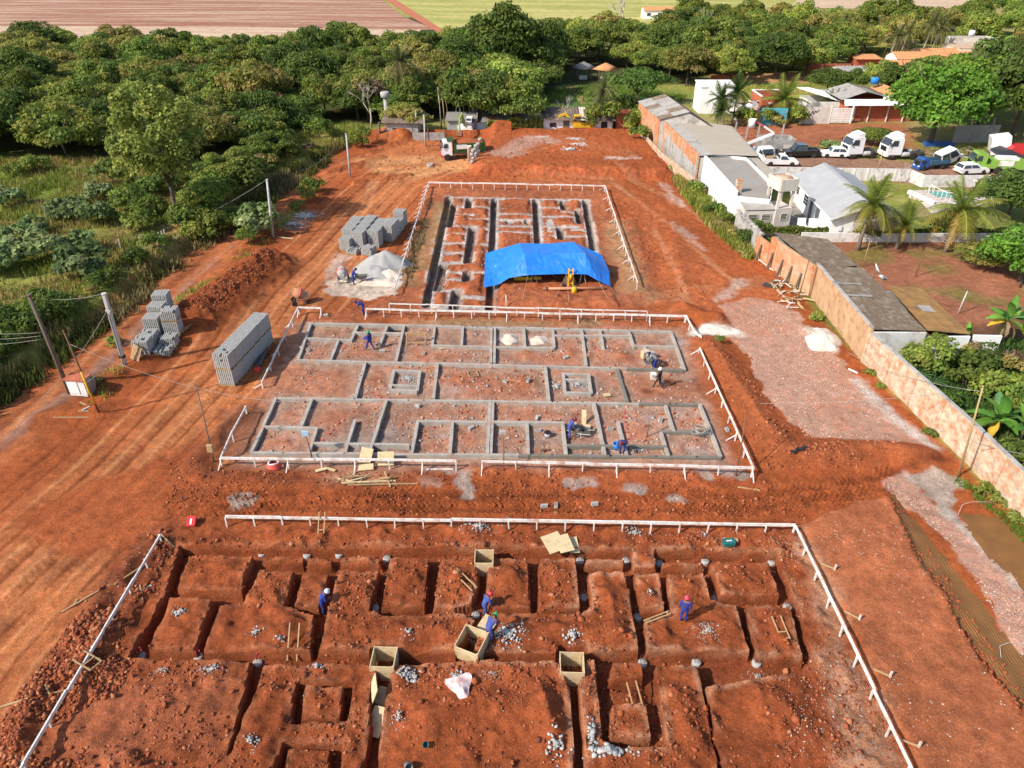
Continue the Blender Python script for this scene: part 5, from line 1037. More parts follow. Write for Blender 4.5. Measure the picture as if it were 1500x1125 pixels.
# --- sand, lime, rubble heaps
def heap(name,label,px,h,rad,m,seed=0,cat='heap',n=40):
    """heap of loose material: a mound mesh on the ground"""
    p=GG(*px);q=np.random.default_rng(seed);rr=np.linspace(0,1,14);aa=np.linspace(0,2*np.pi,n,endpoint=False)
    A,B=np.meshgrid(aa,rr);wob=1+.18*np.sin(A*2+seed)+.1*np.sin(A*5+seed*2)
    xx=B*np.cos(A)*rad[0]*wob;yy=B*np.sin(A)*rad[1]*wob;zz=h*np.clip(1-B**1.15,0,1)*(1+.15*fbm(xx+seed,yy,.8,3))+.05*fbm(xx+seed*3,yy,.3,3)*(1-B)
    zz=zz-.15*(B>.98)
    g=np.array([gz(p.x+a,p.y+b)for a,b in zip(xx.ravel(),yy.ravel())])-p.z
    v=np.stack([xx.ravel(),yy.ravel(),zz.ravel()+g],-1);i=np.arange(14*n).reshape(14,n);f=np.stack([i[:-1],np.roll(i[:-1],-1,1),np.roll(i[1:],-1,1),i[1:]],-1).reshape(-1,4)
    return tag(link(name,np_mesh(name,v,f,M[m],smooth=True),None,p),label,cat,None,'stuff' if False else None)
heap('sand_heap','smooth grey sand heap beside the block park',(562,389),1.55,(2.6,2.2),'sand',1)
heap('sand_heap','low darker sand spread in front of the sand heap',(550,400),.75,(2.6,1.6),'sand',4)
heap('lime_heap','small whitish lime heap beside the sand heap',(572,404),.7,(1.2,.9),'lime',2)
heap('lime_heap','spread pale lime spill in front of the worker at the mixer',(548,414),.28,(3.0,1.0),'lime',3)
heap('lime_heap','whitish lime pile in the left centre back bay',(747,497),.35,(.8,.9),'lime',5);heap('lime_heap','whitish lime pile in the right centre back bay',(789,499),.25,(.8,.7),'lime',6)
heap('lime_heap','white sand heap on the gravelled strip by the plaster shed',(1206,499),.6,(1.35,1.8),'lime_white',7)
heap('lime_heap','white sand spill beside the bent rail corner',(1052,485),.3,(1.7,.9),'lime_white',8)
def scatter(name,pts,sizes,m,label=None,cat=None,flatten=.75,sink=.25,variants=8,kind='stuff'):
    """many stones as one mesh, each resting on the ground"""
    q=np.random.default_rng(len(pts));t=(1+5**.5)/2
    V0=np.array([(-1,t,0),(1,t,0),(-1,-t,0),(1,-t,0),(0,-1,t),(0,1,t),(0,-1,-t),(0,1,-t),(t,0,-1),(t,0,1),(-t,0,-1),(-t,0,1)])/1.9
    F0=np.array([(0,11,5),(0,5,1),(0,1,7),(0,7,10),(0,10,11),(1,5,9),(5,11,4),(11,10,2),(10,7,6),(7,1,8),(3,9,4),(3,4,2),(3,2,6),(3,6,8),(3,8,9),(4,9,5),(2,4,11),(6,2,10),(8,6,7),(9,8,1)])
    n=len(pts);pts=np.asarray(pts,float);sizes=np.asarray(sizes,float)
    a=q.normal(size=(n,4));a/=np.linalg.norm(a,axis=1)[:,None];w,x,y,z=a.T
    Rm=np.stack([1-2*(y*y+z*z),2*(x*y-z*w),2*(x*z+y*w),2*(x*y+z*w),1-2*(x*x+z*z),2*(y*z-x*w),2*(x*z-y*w),2*(y*z+x*w),1-2*(x*x+y*y)],-1).reshape(n,3,3)
    vv=V0[None]*q.uniform(.5,1.35,(n,12,1))*q.uniform(.55,1.4,(n,1,3));vv=np.einsum('nij,nkj->nki',Rm,vv)*(.5*sizes)[:,None,None];vv[...,2]*=flatten
    vv+=pts[:,None,:];vv[...,2]+=(.5*sizes*(.5-sink))[:,None]
    f=(F0[None]+(np.arange(n)*12)[:,None,None]).reshape(-1,3)
    mats=m if isinstance(m,list)else[m];mi=np.repeat(q.integers(0,len(mats),n),20)
    o=link(name,np_mesh(name,vv.reshape(-1,3),f,[M[k]for k in mats],mi=mi));return tag(o,label,cat,None,kind)
def zs(x,y):return np.array([gz(a,b)for a,b in zip(x,y)])
def pile(label,px,py,rx,ry,n,smin,smax,m,name='stone_pile',cat='stone pile'):
    c=GG(px,py);q=np.random.default_rng(int(px*7+py));a=q.uniform(0,6.28,n);r=np.abs(q.normal(0,.55,n)).clip(0,1.5);x=c.x+np.cos(a)*r*rx;y=c.y+np.sin(a)*r*ry
    s=q.uniform(smin,smax,n)*(1.2-.4*r);z=zs(x,y)+np.clip(1-r,0,1)*.12
    return scatter(name,np.stack([x,y,z],-1),s,m,label,cat)
ST=['stone','stone_white']
for a in(('pale stones heaped on the leftmost middle island',265,898,.55,.35,55,.05,.13),('few pale stones on the L shaped island by the lower ladder',376,926,.4,.25,32,.05,.12),('scattered pale stones left of the ladder',412,938,.5,.2,26,.05,.11),('pale grit at the left rim of the big south west block',237,983,.5,.3,60,.03,.08),('pale stones at the right rim of the big south west block',310,982,.9,.3,80,.04,.1),('pale stones on the strip above the left square block',465,976,.5,.25,45,.05,.12),('large pale stone heap at the corner of the big centre mound',598,990,.7,.55,75,.09,.22),('pale stone ring left of the white sack',667,993,.5,.45,60,.05,.15),('pale grit right of the white sack',720,988,.8,.5,90,.02,.06),
('big pile of grey stones beside the green helmeted worker',746,930,.85,.75,190,.06,.17),('pale stones on the centre right island',838,932,.5,.4,50,.07,.18),('fine gravel patch behind the red helmeted standing worker',1035,925,.95,.6,260,.025,.06),('pale stones on the island above the tilted formwork',600,928,.4,.3,30,.06,.14),('pale stones on the right shoulder of the big centre mound',815,1090,.6,.65,45,.09,.2),('curved bank of large pale stones below the right square block',893,1100,1.1,.25,70,.12,.28),('large pale stones at the left end of the curved bank',868,1078,.25,.8,40,.1,.24),('grey gravel in the trench left of the right formwork',793,964,.55,.15,90,.03,.08),('pale chips under the centre of the far white rail',702,772,1.3,.5,150,.03,.13),('pale chips beneath the rail right of the centre',930,782,.8,.6,90,.03,.13),('grey chips above the green bag',1030,783,.4,.3,40,.03,.09),('pale stones on the long strip left of the small squares',368,1085,.5,.45,40,.05,.13),('pale grit at the lower left of the big centre mound',585,1050,.5,.8,80,.03,.09),('pale chips on the right hand south block',1107,993,.6,.4,40,.04,.1),('stone chips on the narrow island with pile heads',953,868,.3,.35,35,.03,.08),
('grey rubble heap beside the bushes on the lane verge',447,318,1.7,1.1,130,.12,.5),('smaller grey rubble heap below the bigger one',430,330,1.1,.6,70,.1,.4),('gravel inside the left square pit of the middle foundation',598,555,.8,.7,130,.06,.16),('gravel inside the right square pit of the middle foundation',846,564,.7,.6,110,.06,.16),('chips spilled left of the right square pit',815,567,.4,.9,50,.08,.2),('white chips in the near beam trough',935,661,.7,.25,60,.05,.13),('debris heap on the raised earth at the end of the site',836,220,1.6,1.0,70,.15,.5),('chips around the tall mound crest',745,762,.3,.3,20,.03,.1)):
    pile(a[0],*a[1:8],ST if a[7]>.09 else['stone','lime'])
# clods and crumbs over the churned ground
def clods(name,px,n,smin,smax,m,power=2.5,avoid=None,seed=1,sink=.25):
    q=np.random.default_rng(seed);P=GP(px);xa=np.array([p.x for p in P]);ya=np.array([p.y for p in P])
    x=q.uniform(xa.min(),xa.max(),n*3);y=q.uniform(ya.min(),ya.max(),n*3);k=sdpoly(P,x,y,1)>0
    k&=(fbm(x,y,2.5,3)+q.uniform(-.25,.25,len(x)))>-.12
    x,y=x[k][:n],y[k][:n];s=smin+(smax-smin)*q.random(len(x))**power;z=zs(x,y)
    return scatter(name,np.stack([x,y,z],-1),s,m,None,None,.8,sink)
CL=['clod','clod','clod_dark','clod','clod_pale']
low=[(190,790),(1160,775),(1330,1120),(1330,1150),(20,1150),(60,1060)]
clods('soil_clods',low,14000,.03,.18,CL,3.6,seed=2);clods('soil_clods',[(250,780),(190,790),(-60,1150),(110,1150),(200,960)],5200,.04,.26,CL,4.0,seed=3)
clods('soil_clods',[(180,800),(1160,790),(1310,1120),(60,1130)],170,.14,.36,CL,2,seed=4)
clods('soil_crumbs',[(390,385),(410,400),(310,475),(265,475),(275,445)],3600,.04,.22,['clod','clod_dark','clod','clod_dark','clod','clod_dark','clod','clod_pale'],3.2,seed=5)
clods('stone_chips',[(880,795),(1170,785),(1300,1125),(1120,1125),(1190,960),(1120,810)],1500,.02,.09,['lime','stone_white','clod'],3,seed=6)
clods('stone_chips',low,1200,.015,.06,['stone','stone_white'],3,seed=7)
clods('site_rubble',[(450,475),(985,486),(1055,668),(370,662)],5200,.04,.24,['gravel_grey','clod','gravel_pink','clod_pale','stone'],3.8,seed=8)
clods('soil_clods',[(310,690),(1110,695),(1200,760),(330,752),(240,770),(250,660)],3600,.03,.2,CL,3.4,seed=9)
clods('soil_clods',[(1030,505),(1100,560),(1180,650),(1330,660),(1250,690),(1110,690)],1500,.03,.25,CL,2.8,seed=10)
clods('gravel',[(1060,450),(1100,440),(1150,450),(1260,560),(1360,655),(1180,640),(1120,570)],5200,.04,.12,['gravel_pink','gravel_grey','gravel_pink','clod_pale','lime'],2,seed=11,sink=.5)
clods('gravel',[(1300,705),(1380,745),(1450,820),(1560,940),(1500,965),(1400,800)],3000,.03,.10,['gravel_pink','gravel_grey','gravel_pink','clod_pale','lime'],2,seed=12,sink=.5)
clods('site_rubble',[(655,290),(862,294),(905,420),(700,445),(625,445)],3000,.04,.2,['clod','clod','stone'],3,seed=13)
clods('soil_clods',[(900,290),(960,300),(1040,440),(950,440)],1400,.05,.25,'clod',2.6,seed=14);clods('soil_clods',[(480,210),(930,200),(980,260),(560,265)],1500,.06,.35,'clod',3,seed=15)
clods('stone_chips',[(1180,775),(1300,740),(1500,1050),(1480,1125),(1340,1125)],500,.02,.09,['lime','stone_white'],3,seed=16);clods('soil_clods',[(1290,730),(1320,740),(1500,1020),(1500,1075),(1420,960)],900,.04,.22,'clod',2.6,seed=17)
# --- pile heads in the trenches
PH=MB();PH.lathe([(.21,-.2),(.22,.14),(.19,.17),(.02,.175)],12)
ph=PH.mesh('pile_cap',M['concrete'])
RB=MB()
for k in range(5):a_=k*1.257;RB.tube([(math.cos(a_)*.12,math.sin(a_)*.12,.1),(math.cos(a_)*.13,math.sin(a_)*.13,.52)],.009,4)
rb=RB.mesh('starter_bar',M['rebar'])
TP=MB()
for k in range(4):a_=k*1.6;TP.box((math.cos(a_)*.13,math.sin(a_)*.13,.53),(.045,.045,.06))
tp=TP.mesh('bar_cap',M['hat_pink'])
for i,(x,y,lab)in enumerate(((384,812,'left of the first short island'),(450,814,'between first and second short island'),(497,813,'between second and third short island'),(567,819,'right of the third short island'),(549,892,'at the foot of the wide third island'),(697,902,'in the gap by the red helmeted digger'),(825,876,'low between the fifth and sixth tall island'),(855,876,'right of the tall fifth island'),(917,822,'left of the jutting bank'),(965,826,'right of the jutting bank'),(1033,823,'at the far corner of the right hand island'),(1130,824,'at the outer right corner of the far trench'),(1153,890,'in the right outer trench halfway'),(1047,878,'between two right hand islands'),(1020,971,'in the near trench right of the stone grit'),(1108,972,'right end of the near trench'),(378,971,'at the top of the long left trench'),(291,963,'in the near trench by the left islands'),(207,962,'at the left corner of the near trench'),(934,905,'beside the crossed timbers'),(941,972,'right of the right square pit'),(425,1062,'between the two left squares'),(850,822,'under the fanned plywood sheets'))):
    p=G(x,y,-.65);p.z=-.70;t=thing('concrete_pile','round concrete pile end '+lab,'pile',p,0,'concrete piles in the trenches');link('cap',ph,t);link('starter_bars',rb,t)
    if i in(16,17,18):link('bar_caps',tp,t)
for i,(x,y)in enumerate(((430,952),(442,950),(446,955))):pass
# --- formwork boxes, boards, ladders
def formwork(label,px,py,rz,w=1.15,l=1.25,h=1.0,z0=-.68,tilt=0):
    t=thing('formwork_box',label,'formwork',V(*G(px,py,.3)[:2],z0),rz,'plywood formwork boxes');t.rotation_euler=(tilt,0,rz)
    for s in(-1,1):
        mb=MB();mb.box((s*w/2,0,h/2),(.04,l,h));mb.build('side_board',M['ply'],t);mb=MB();mb.box((0,s*(l/2-.03),h/2-.01),(w-.045,.04,h-.02));mb.build('end_board',M['ply'],t)
        for u in(-1,1):mb=MB();mb.bar((s*(w/2-.05),u*(l/2-.08),0),(s*(w/2-.05),u*(l/2-.08),h-.03),.06,.06);mb.build('corner_batten',M['raw_wood'],t)
    mb=MB()
    for k in range(4):mb.tube([(-.2+k*.13,.1,0),(-.2+k*.13,.1,.8)],.012,5)
    mb.build('starter_bars',M['rebar'],t);return t
formwork('plywood formwork box in the far trench below the white rail',709,815,0,.95,1.0)
formwork('plywood formwork box in the near trench left of centre',562,962,R(-2),1.05,1.1)
formwork('tilted plywood formwork box in front of the green helmeted worker',693,940,R(-24),1.15,1.25,1.0,-.35,R(8))
formwork('plywood formwork box in the near trench right of centre',838,970,R(-2),1.05,1.1)
def board(label,px,py,w,l,rot,dz=.1,m='ply',th=.03,group='loose plywood sheets'):
    t=thing('plywood_sheet',label,'board',GG(px,py,dz),0,group);t.rotation_euler=rot
    mb=MB();mb.box((0,0,0),(w,l,th));mb.build('sheet',M[m],t)
    for s in(-.36,.36):mb=MB();mb.box((0,s*l,-.035),(w*.96,.06,.04));mb.build('batten',M['raw_wood'],t)
board('largest fanned plywood sheet over the far trench',811,803,1.05,1.15,(R(12),0,R(26)),.42);board('middle fanned plywood sheet over the far trench',826,803,.8,1.1,(R(10),0,R(18)),.36);board('narrow rightmost fanned plywood sheet over the far trench',840,804,.5,1.05,(R(8),0,R(6)),.30)
board('upright plywood sheet of the leaning pair in the left trench',547,1020,1.3,.9,(R(0),R(-70),R(15)),.35);board('leaning plywood sheet of the pair in the left trench',560,1030,.9,1.3,(R(18),R(-10),R(-22)),.05);board('single plywood sheet below the leaning pair',553,1062,.75,1.25,(R(12),R(-8),R(-18)),.25)
board('plywood offcut behind the tilted formwork box',714,917,.7,.8,(R(8),R(10),R(-30)),.15);board('square plywood sheet leaning on the near white rail',566,680,1.0,.85,(R(55),0,R(2)),.45);board('plywood sheet half sunk beside the square one',537,675,.75,1.0,(R(40),R(8),R(-6)),.4);board('short plywood piece under the sunk sheet',536,688,.95,.4,(R(30),0,R(8)),.2)
board('upright plywood strip behind the barrow',855,618,.3,.95,(R(55),0,R(-3)),.4);board('flat plywood sheet right of the barrow',859,632,.5,.95,(R(15),R(5),R(-4)),.12);board('small ply scrap near the right square pit',889,580,.55,.4,(0,.1,.3),.1);board('ply scrap in the wide back bay',648,511,.45,.35,(0,.1,.4),.08)
board('bundle of short boards below the near rail',471,690,.7,.25,(0,0,.4),.12);board('second bundle of short boards below the near rail',484,690,.7,.15,(0,.1,-.3),.16)
def ladder(label,px,py,L,w,rot,dz=.15,m='raw_wood',rungs=(.06,.3),r=.035):
    t=thing('short_ladder',label,'ladder',GG(px,py,dz),0,'short timber ladders');t.rotation_euler=rot
    for s in(-1,1):mb=MB();mb.bar((s*w/2,-L/2,0),(s*w/2,L/2,0),r*1.5,r*1.5);mb.build('rail',M[m],t)
    for k in rungs:mb=MB();mb.bar((-w/2,-L/2+k*L,.03),(w/2,-L/2+k*L,.03),r*1.3,r*1.3);mb.build('rung',M[m],t)
ladder('short ladder leaning on the far white rail',472,777,1.5,.32,(R(40),0,R(2)),.35,rungs=(.04,.35));ladder('short ladder standing in the near trench at the left',431,945,1.7,.45,(R(50),0,R(-3)),.25,rungs=(.25,));ladder('short ladder lying on the rightmost island',1143,922,1.25,.42,(R(5),0,R(4)),.14,rungs=(.03,.3))
ladder('short ladder across the right square pit',930,1028,1.35,.42,(R(22),0,R(12)),.3,rungs=(.03,.3));ladder('long thin ladder lying on the fourth island',681,853,1.55,.3,(R(4),0,R(42)),.2,rungs=(.96,));ladder('weathered ladder laid across the left white rail',134,980,1.2,.55,(0,R(4),R(63)),.6,'bamboo',(.0,.4))
ladder('timber frame lying near the soil heap in the middle strip',693,549,.8,.7,(0,.05,.3),.1,'raw_wood',(0,1));ladder('crossed timbers on the island by the standing worker',962,907,1.4,.16,(R(3),0,R(-68)),.14,'raw_wood',(.9,))
t=thing('trestle','low timber trestle bench in the back left bay','trestle',GG(610,503))
for z in(.75,.9):mb=MB();mb.bar((-.85,.1,z),(.85,.1,z),.05,.12);mb.build('top_board',M['raw_wood'],t)
for x in(-.75,.75):
    for y in(-.35,.4):mb=MB();mb.bar((x,y,0),(x,.08,.85),.06,.06);mb.build('leg',M['raw_wood'],t)
mb=MB();mb.bar((-.75,-.3,.25),(.75,-.3,.25),.05,.06);mb.build('stretcher',M['raw_wood'],t)
# --- containers and small things
def lathe_thing(name,label,cat,px,py,parts,rz=0,rot=None,dz=0):
    t=thing(name,label,cat,GG(px,py,dz),rz)
    if rot:t.rotation_euler=rot
    for nm,prof,m in parts:mb=MB();mb.lathe(prof,14);mb.build(nm,M[m],t)
    return t
t=thing('fuel_can','red container lying by the top of the left trench','can',GG(282,768,.1),R(15));t.rotation_euler=(R(20),0,R(8))
mb=MB();mb.prism([(-.2,-.3),(.2,-.3),(.24,-.2),(.24,.25),(.16,.34),(-.2,.34),(-.24,.25),(-.24,-.2)],0,.22);mb.build('body',M['red'],t);mb=MB();mb.box((0,-.02,.225),(.1,.36,.012));mb.build('label_patch',M['white_paint'],t);mb=MB();mb.lathe([(.05,.0),(.05,.08)],8,0,(0,.36,.11),'y');mb.build('spout',M['black'],t)
t=thing('tool_bag','dark teal tool case on the rubble at the far right of the lower lot','bag',GG(1067,797,.02),R(8))
mb=MB();mb.prism([(-.3,-.2),(.28,-.22),(.36,-.08),(.34,.16),(.26,.22),(-.28,.2),(-.36,.08),(-.36,-.1)],0,.22);mb.build('body',M['teal'],t);mb=MB();mb.box((0,.0,.235),(.3,.06,.03));mb.build('handle',M['hat_white'],t);mb=MB();mb.rock((.5,.12,.08),.16,3);mb.build('cloth',M['raw_wood'],t)
t=thing('sack','crumpled white and pink sack on the big centre mound','sack',GG(676,1010,.0),R(20))
q_=np.random.default_rng(5);n_=14;A_,B_=np.meshgrid(np.linspace(-.5,.5,n_),np.linspace(-.5,.5,n_));zz_=.22*np.exp(-((A_/.3)**2+(B_/.35)**2))+.09*fbm(A_*3,B_*3,.5,3)+.03
xx_=A_*(.85+.35*np.sin(B_*5));yy_=B_*1.25+.15*np.abs(A_);i_=np.arange(n_*n_).reshape(n_,n_);f_=np.stack([i_[:-1,:-1],i_[:-1,1:],i_[1:,1:],i_[1:,:-1]],-1).reshape(-1,4)
link('sackcloth',np_mesh('sackcloth',np.stack([xx_,yy_,zz_],-1).reshape(-1,3),f_,M['sack'],smooth=True),t)
t=thing('hose_coil','coil of red and white hose below the near left rail','hose',GG(402,685,.12),0)
for k in range(5):mb=MB();mb.tube([(math.cos(a)*(.42-.03*k),math.sin(a)*(.36-.03*k),.07*k+.04*math.sin(a*2+k))for a in np.linspace(0,6.28,22)],.045,6);mb.build('loop',M['hose_red' if k<4 else 'white_wood'],t)
lathe_thing('cup','small teal mug on the lower left of the centre mound','mug',622,1092,[('body',[(.1,0),(.13,.25),(.12,.26),(.1,.06)],'teal')],rot=(R(30),R(20),0),dz=.06)
lathe_thing('bucket','black bucket in the front centre bay','bucket',802,640,[('body',[(.16,0),(.22,.36),(.2,.36),(.15,.05)],'pole_grey'),('rim',[(.215,.34),(.235,.35),(.235,.38),(.2,.38)],'black')])
lathe_thing('bucket','dark bucket at the bottom of the centre mound','bucket',596,1122,[('body',[(.14,0),(.18,.3),(.16,.3),(.13,.05)],'metal_grey')],rot=(R(60),0,R(30)),dz=.12)
lathe_thing('bucket','blue tub in front of the bending worker','bucket',903,657,[('body',[(.2,0),(.26,.42),(.24,.42),(.19,.06)],'blue_plastic')])
lathe_thing('drum_lid','red lid on the end of the thin rail by the blocks','lid',379,551,[('lid',[(.22,0),(.22,.2),(.15,.25),(.02,.26)],'red')],dz=.5)
t=thing('rebar_coil','tangled coil of grey bars on the wet beam corner','wire coil',GG(1025,639,.35),0)
for k in range(6):mb=MB();mb.tube([(math.cos(a)*(.62-.05*k),math.sin(a)*(.36+.03*k),.06*k+.08*math.sin(a*3+k))for a in np.linspace(.3*k,5.6+.3*k,20)],.022,5);mb.build('loop',M['concrete' if k%2 else 'metal_grey'],t)
t=thing('rebar_coil','loose white wire loop on the rutted strip at the right edge','wire coil',GG(1482,955,.1));mb=MB();mb.tube([(-.75,-.4,0),(-.6,.1,.2),(-.1,.3,.15),(.3,.35,.1),(.5,.45,.12),(.45,.1,.1)],.012,5);mb.build('loop',M['pole_grey'],t)
t=thing('rebar_coil','bent wire lying on the upper rutted strip','wire coil',GG(1430,745,.1));mb=MB();mb.tube([(-1.4,-.6,0),(-.9,0,.2),(-.2,.3,.15),(.6,.35,.1),(1.5,.3,.1)],.012,5);mb.build('loop',M['pole_grey'],t)
t=thing('black_tarp','crumpled black plastic on the berm below the gravelled strip','plastic sheet',GG(1170,660,.02),R(25));mb=MB()
for k in range(7):mb.rock((k*.16-.5,rnd.uniform(-.08,.08),.06),.17,k+40,0,.6)
mb.build('sheeting',M['black'],t)
def spade(label,px0,py0,ptop,h,m,head,hm,group=None):
    p=GG(px0,py0);a,b=p.x,p.y;t=thing('standing_pole',label,'pole',p,0,group);q=G(*ptop,h)-p
    mb=MB();mb.tube([V(0,0,-.2),q*.5+V(.03,0,0),q],[.045,.04,.035],6);mb.build('shaft',M[m],t)
    if head:mb=MB();mb.box(q+V(0,0,.05),head);mb.build('board',M[hm],t)
    return t
spade('brown pole with light blue board on top at the near left corner rail',458,674,(447,636),1.75,'brown_pole',(.42,.12,.32),'light_blue');spade('orange brown pole with grey rag on top standing at the near rail',738,690,(736,634),2.5,'rust',(.4,.2,.2),'block_grey');spade('bare brown pole at the right end of the near rail',1078,697,(1093,606),4.1,'brown_pole',None,None)
spade('dark slender pole standing left of the curved rail corner',313,678,(287,564),4.6,'old_wood',None,None);spade('thin striped stake before the blue tarp',741,452,(741,432),1.2,'white_wood',None,None);spade('rust brown stake in the double rails below the tarp',737,462,(737,446),1.0,'rust',None,None);spade('thin stake with grey foot in the right front bay',948,641,(950,608),1.55,'metal_grey',None,None);spade('thin brown pole propped against the brick shed wall',1168,441,(1190,362),4.7,'brown_pole',None,None)
t=thing('marker_post','leaning wooden marker post with box head at the curved rail corner','post',GG(314,676));mb=MB();mb.bar((0,0,-.2),(-.1,.1,.8),.08,.08);mb.build('shaft',M['old_wood'],t);mb=MB();mb.box((-.1,.1,.95),(.34,.2,.5));mb.build('board',M['raw_wood'],t)
# ------------------------------------------------------------------ tent, machines, vehicles
def GV(px,py,Y0):
    a=(px-750)/FPX;b=-(py-562.5)/FPX;dy=cP+b*sP;k=Y0/dy
    return Vector((a*k,Y0,CAM_H+(-sP+b*cP)*k))
tp_=thing('tarp_tent','blue tarpaulin tent sagging over machinery at the near end of the upper lot','tent',G(800,425));o=tp_.location.copy()
K=dict(bl=G(711,371,1.5),fl=G(709,421,.35),f1=G(730,417,.35),f2=G(746,407,1.0),f3=G(773,403,1.35),f4=G(830,401,1.4),f5=G(860,402,1.35),f6=G(876,411,.9),fr=G(894,420,.3),r1=G(892,396,1.0),r2=G(881,373,1.7),tb1=G(761,356,2.55),tb2=G(800,357,2.45),tb3=G(839,354,2.75),tf1=G(768,371,2.7),tf2=G(812,371,2.6),tf3=G(857,370,2.75))
K={k:v-o for k,v in K.items()}
def patch(a,b,c,d,n=14,m=10,seed=0,amp=.05,sag=.0):
    u=np.linspace(0,1,n);v=np.linspace(0,1,m);U,W_=np.meshgrid(u,v);a,b,c,d=[np.array(q)for q in(a,b,c,d)]
    P=(a[None,None]*((1-U)*(1-W_))[...,None]+b*(U*(1-W_))[...,None]+c*(U*W_)[...,None]+d*((1-U)*W_)[...,None])
    w=(np.sin(np.pi*U)*np.sin(np.pi*W_))**.7;nr=np.cross(b-a,d-a);nr=nr/np.linalg.norm(nr)
    if nr[2]<0:nr=-nr
    r=amp*(1.2*fbm(U*9+seed,(U*3+W_*4)+seed,.7,4)+.5*np.sin((U*9+W_*4+seed))+.35*np.abs(np.sin(U*17-W_*9+seed*2)))*w-sag*w
    P=P+nr[None,None]*r[...,None];i=np.arange(n*m).reshape(m,n);f=np.stack([i[:-1,:-1],i[:-1,1:],i[1:,1:],i[1:,:-1]],-1).reshape(-1,4);return P.reshape(-1,3),f
vs,fs,k0=[],[],0
for i,(a,b,c,d,sg)in enumerate((('tb1','tb2','tf2','tf1',.06),('tb2','tb3','tf3','tf2',.06),('tf1','tf2','f4','f3',.1),('tf2','tf3','f5','f4',.1),('bl','tb1','tf1','f2',.1),('bl','f2','f1','fl',.06),('tf1','f3','f3','f2',0),('tf3','f6','f6','f5',0),('tb3','r2','r1','tf3',.1),('tf3','r1','fr','f6',.06))):
    P,f=patch(K[a],K[b],K[c],K[d],22,16,i*3.1,.06,sg);vs.append(P);fs.append(f+k0);k0+=len(P)
bk=[K['bl']+V(.2,.2,-1.0),K['tb1']+V(0,1.6,-1.2),K['tb2']+V(0,1.6,-1.2),K['tb3']+V(0,1.6,-1.4),K['r2']+V(.2,.8,-1.2)]
for a,b,c,d in(('tb1','tb2',2,1),('tb2','tb3',3,2),('bl','tb1',1,0),('tb3','r2',4,3)):
    P,f=patch(K[a],K[b],bk[c],bk[d],10,6,c,.03,.05);vs.append(P);fs.append(f+k0);k0+=len(P)
tm=link('tarpaulin',np_mesh('tarpaulin',np.concatenate(vs),np.concatenate(fs),M['tarp'],smooth=True),tp_)
for k in('tf1','tf2','tf3','tb1','tb3'):mb=MB();p=K[k];mb.tube([V(p.x,p.y,-.1),V(p.x,p.y,p.z-.04)],.05,6);mb.build('pole',M['bamboo'],tp_)
for a,b in(('f3',(763,450)),('f4',(808,447)),('f4',(834,452)),('fr',(905,436)),('f6',(898,452))):mb=MB();mb.tube([K[a],GG(*b)-o],.014,4);mb.build('guy_rope',M['rope'],tp_)
for k,(u,v)in enumerate(((726,390),(870,380))):mb=MB();mb.box(G(u,v,1.62 if k==0 else 2.0)-o,(.12,.12,.02));mb.build('patch',M['white_wood'],tp_)
t=thing('pile_pole','long terracotta pole lying in front of the blue tent','pole',GG(797,425,.14));q=GG(886,424,.14)-t.location;mb=MB();mb.tube([V(0,0,0),q],.13,8);mb.build('shaft',M['terracotta'],t);mb=MB();mb.tube([V(-.1,0,0),V(.35,0,0)],.16,8);mb.build('collar',M['rust'],t)
lathe_thing('gas_canister','yellow canister standing before the terracotta pole','canister',841,429,[('body',[(.18,0),(.24,.08),(.24,.5),(.14,.62)],'yellow'),('valve',[(.06,.62),(.08,.75)],'metal_grey')])
t=thing('drilling_rig','small rusty drilling rig with yellow mast under the tent','drilling rig',G(834,419))
mb=MB();mb.box((0,.3,.45),(1.1,1.3,.5));mb.box((0,-.2,.85),(.8,.6,.35));mb.build('engine',M['rust'],t)
for s in(-1,1):mb=MB();mb.side([(-.7,.1),(-.5,.0),(.5,.0),(.75,.15),(.7,.4),(-.6,.4)],.13,0,s*.6);ob=mb.build('track',M['rubber'],t);ob.rotation_euler=(0,0,R(90));ob.location=(0,0,0)
mb=MB();mb.bar((-.15,-.6,.1),(-.15,-.3,1.9),.1,.12);mb.bar((.25,-.6,.1),(.25,-.3,1.9),.1,.12)
for z in(.5,.9,1.3,1.7):mb.bar((-.15,-.55+z*.12,z),(.25,-.55+z*.12,z),.08,.08)
mb.build('mast',M['yellow'],t);mb=MB();mb.lathe([(.12,.0),(.12,.5)],10,0,(.05,-.55,.9));mb.build('motor',M['yellow'],t)
for i,(x,w)in enumerate(((766,1.7),(787,.7))):
    t=thing('yellow_crate',['wide yellow plastic crate in the shade of the tent','narrow yellow plastic crate in the shade of the tent'][i],'crate',G(x,412));mb=MB()
    for s in(-1,1):mb.box((s*w/2,0,.3),(.04,.7,.6));mb.box((0,s*.35,.3),(w-.045,.04,.598))
    mb.box((0,0,.03),(w-.05,.62,.04));mb.build('shell',M['yellow'],t);mb=MB();mb.box((0,0,.45),(w*.8,.5,.25));mb.build('contents',M['rust'],t)
for i,(x,y)in enumerate(((782,417),(853,418))):
    t=thing('tripod',['grey steel trestle under the left half of the tent','grey steel trestle under the right half of the tent'][i],'trestle',G(x,y))
    for s in(-1,1):
        for u in(-1,1):mb=MB();mb.tube([(s*.35,u*.3,0),(s*.08,0,1.25)],.03,5);mb.build('leg',M['pole_grey'],t)
    mb=MB();mb.box((0,0,1.28),(.4,.2,.08));mb.build('head',M['metal_grey'],t)
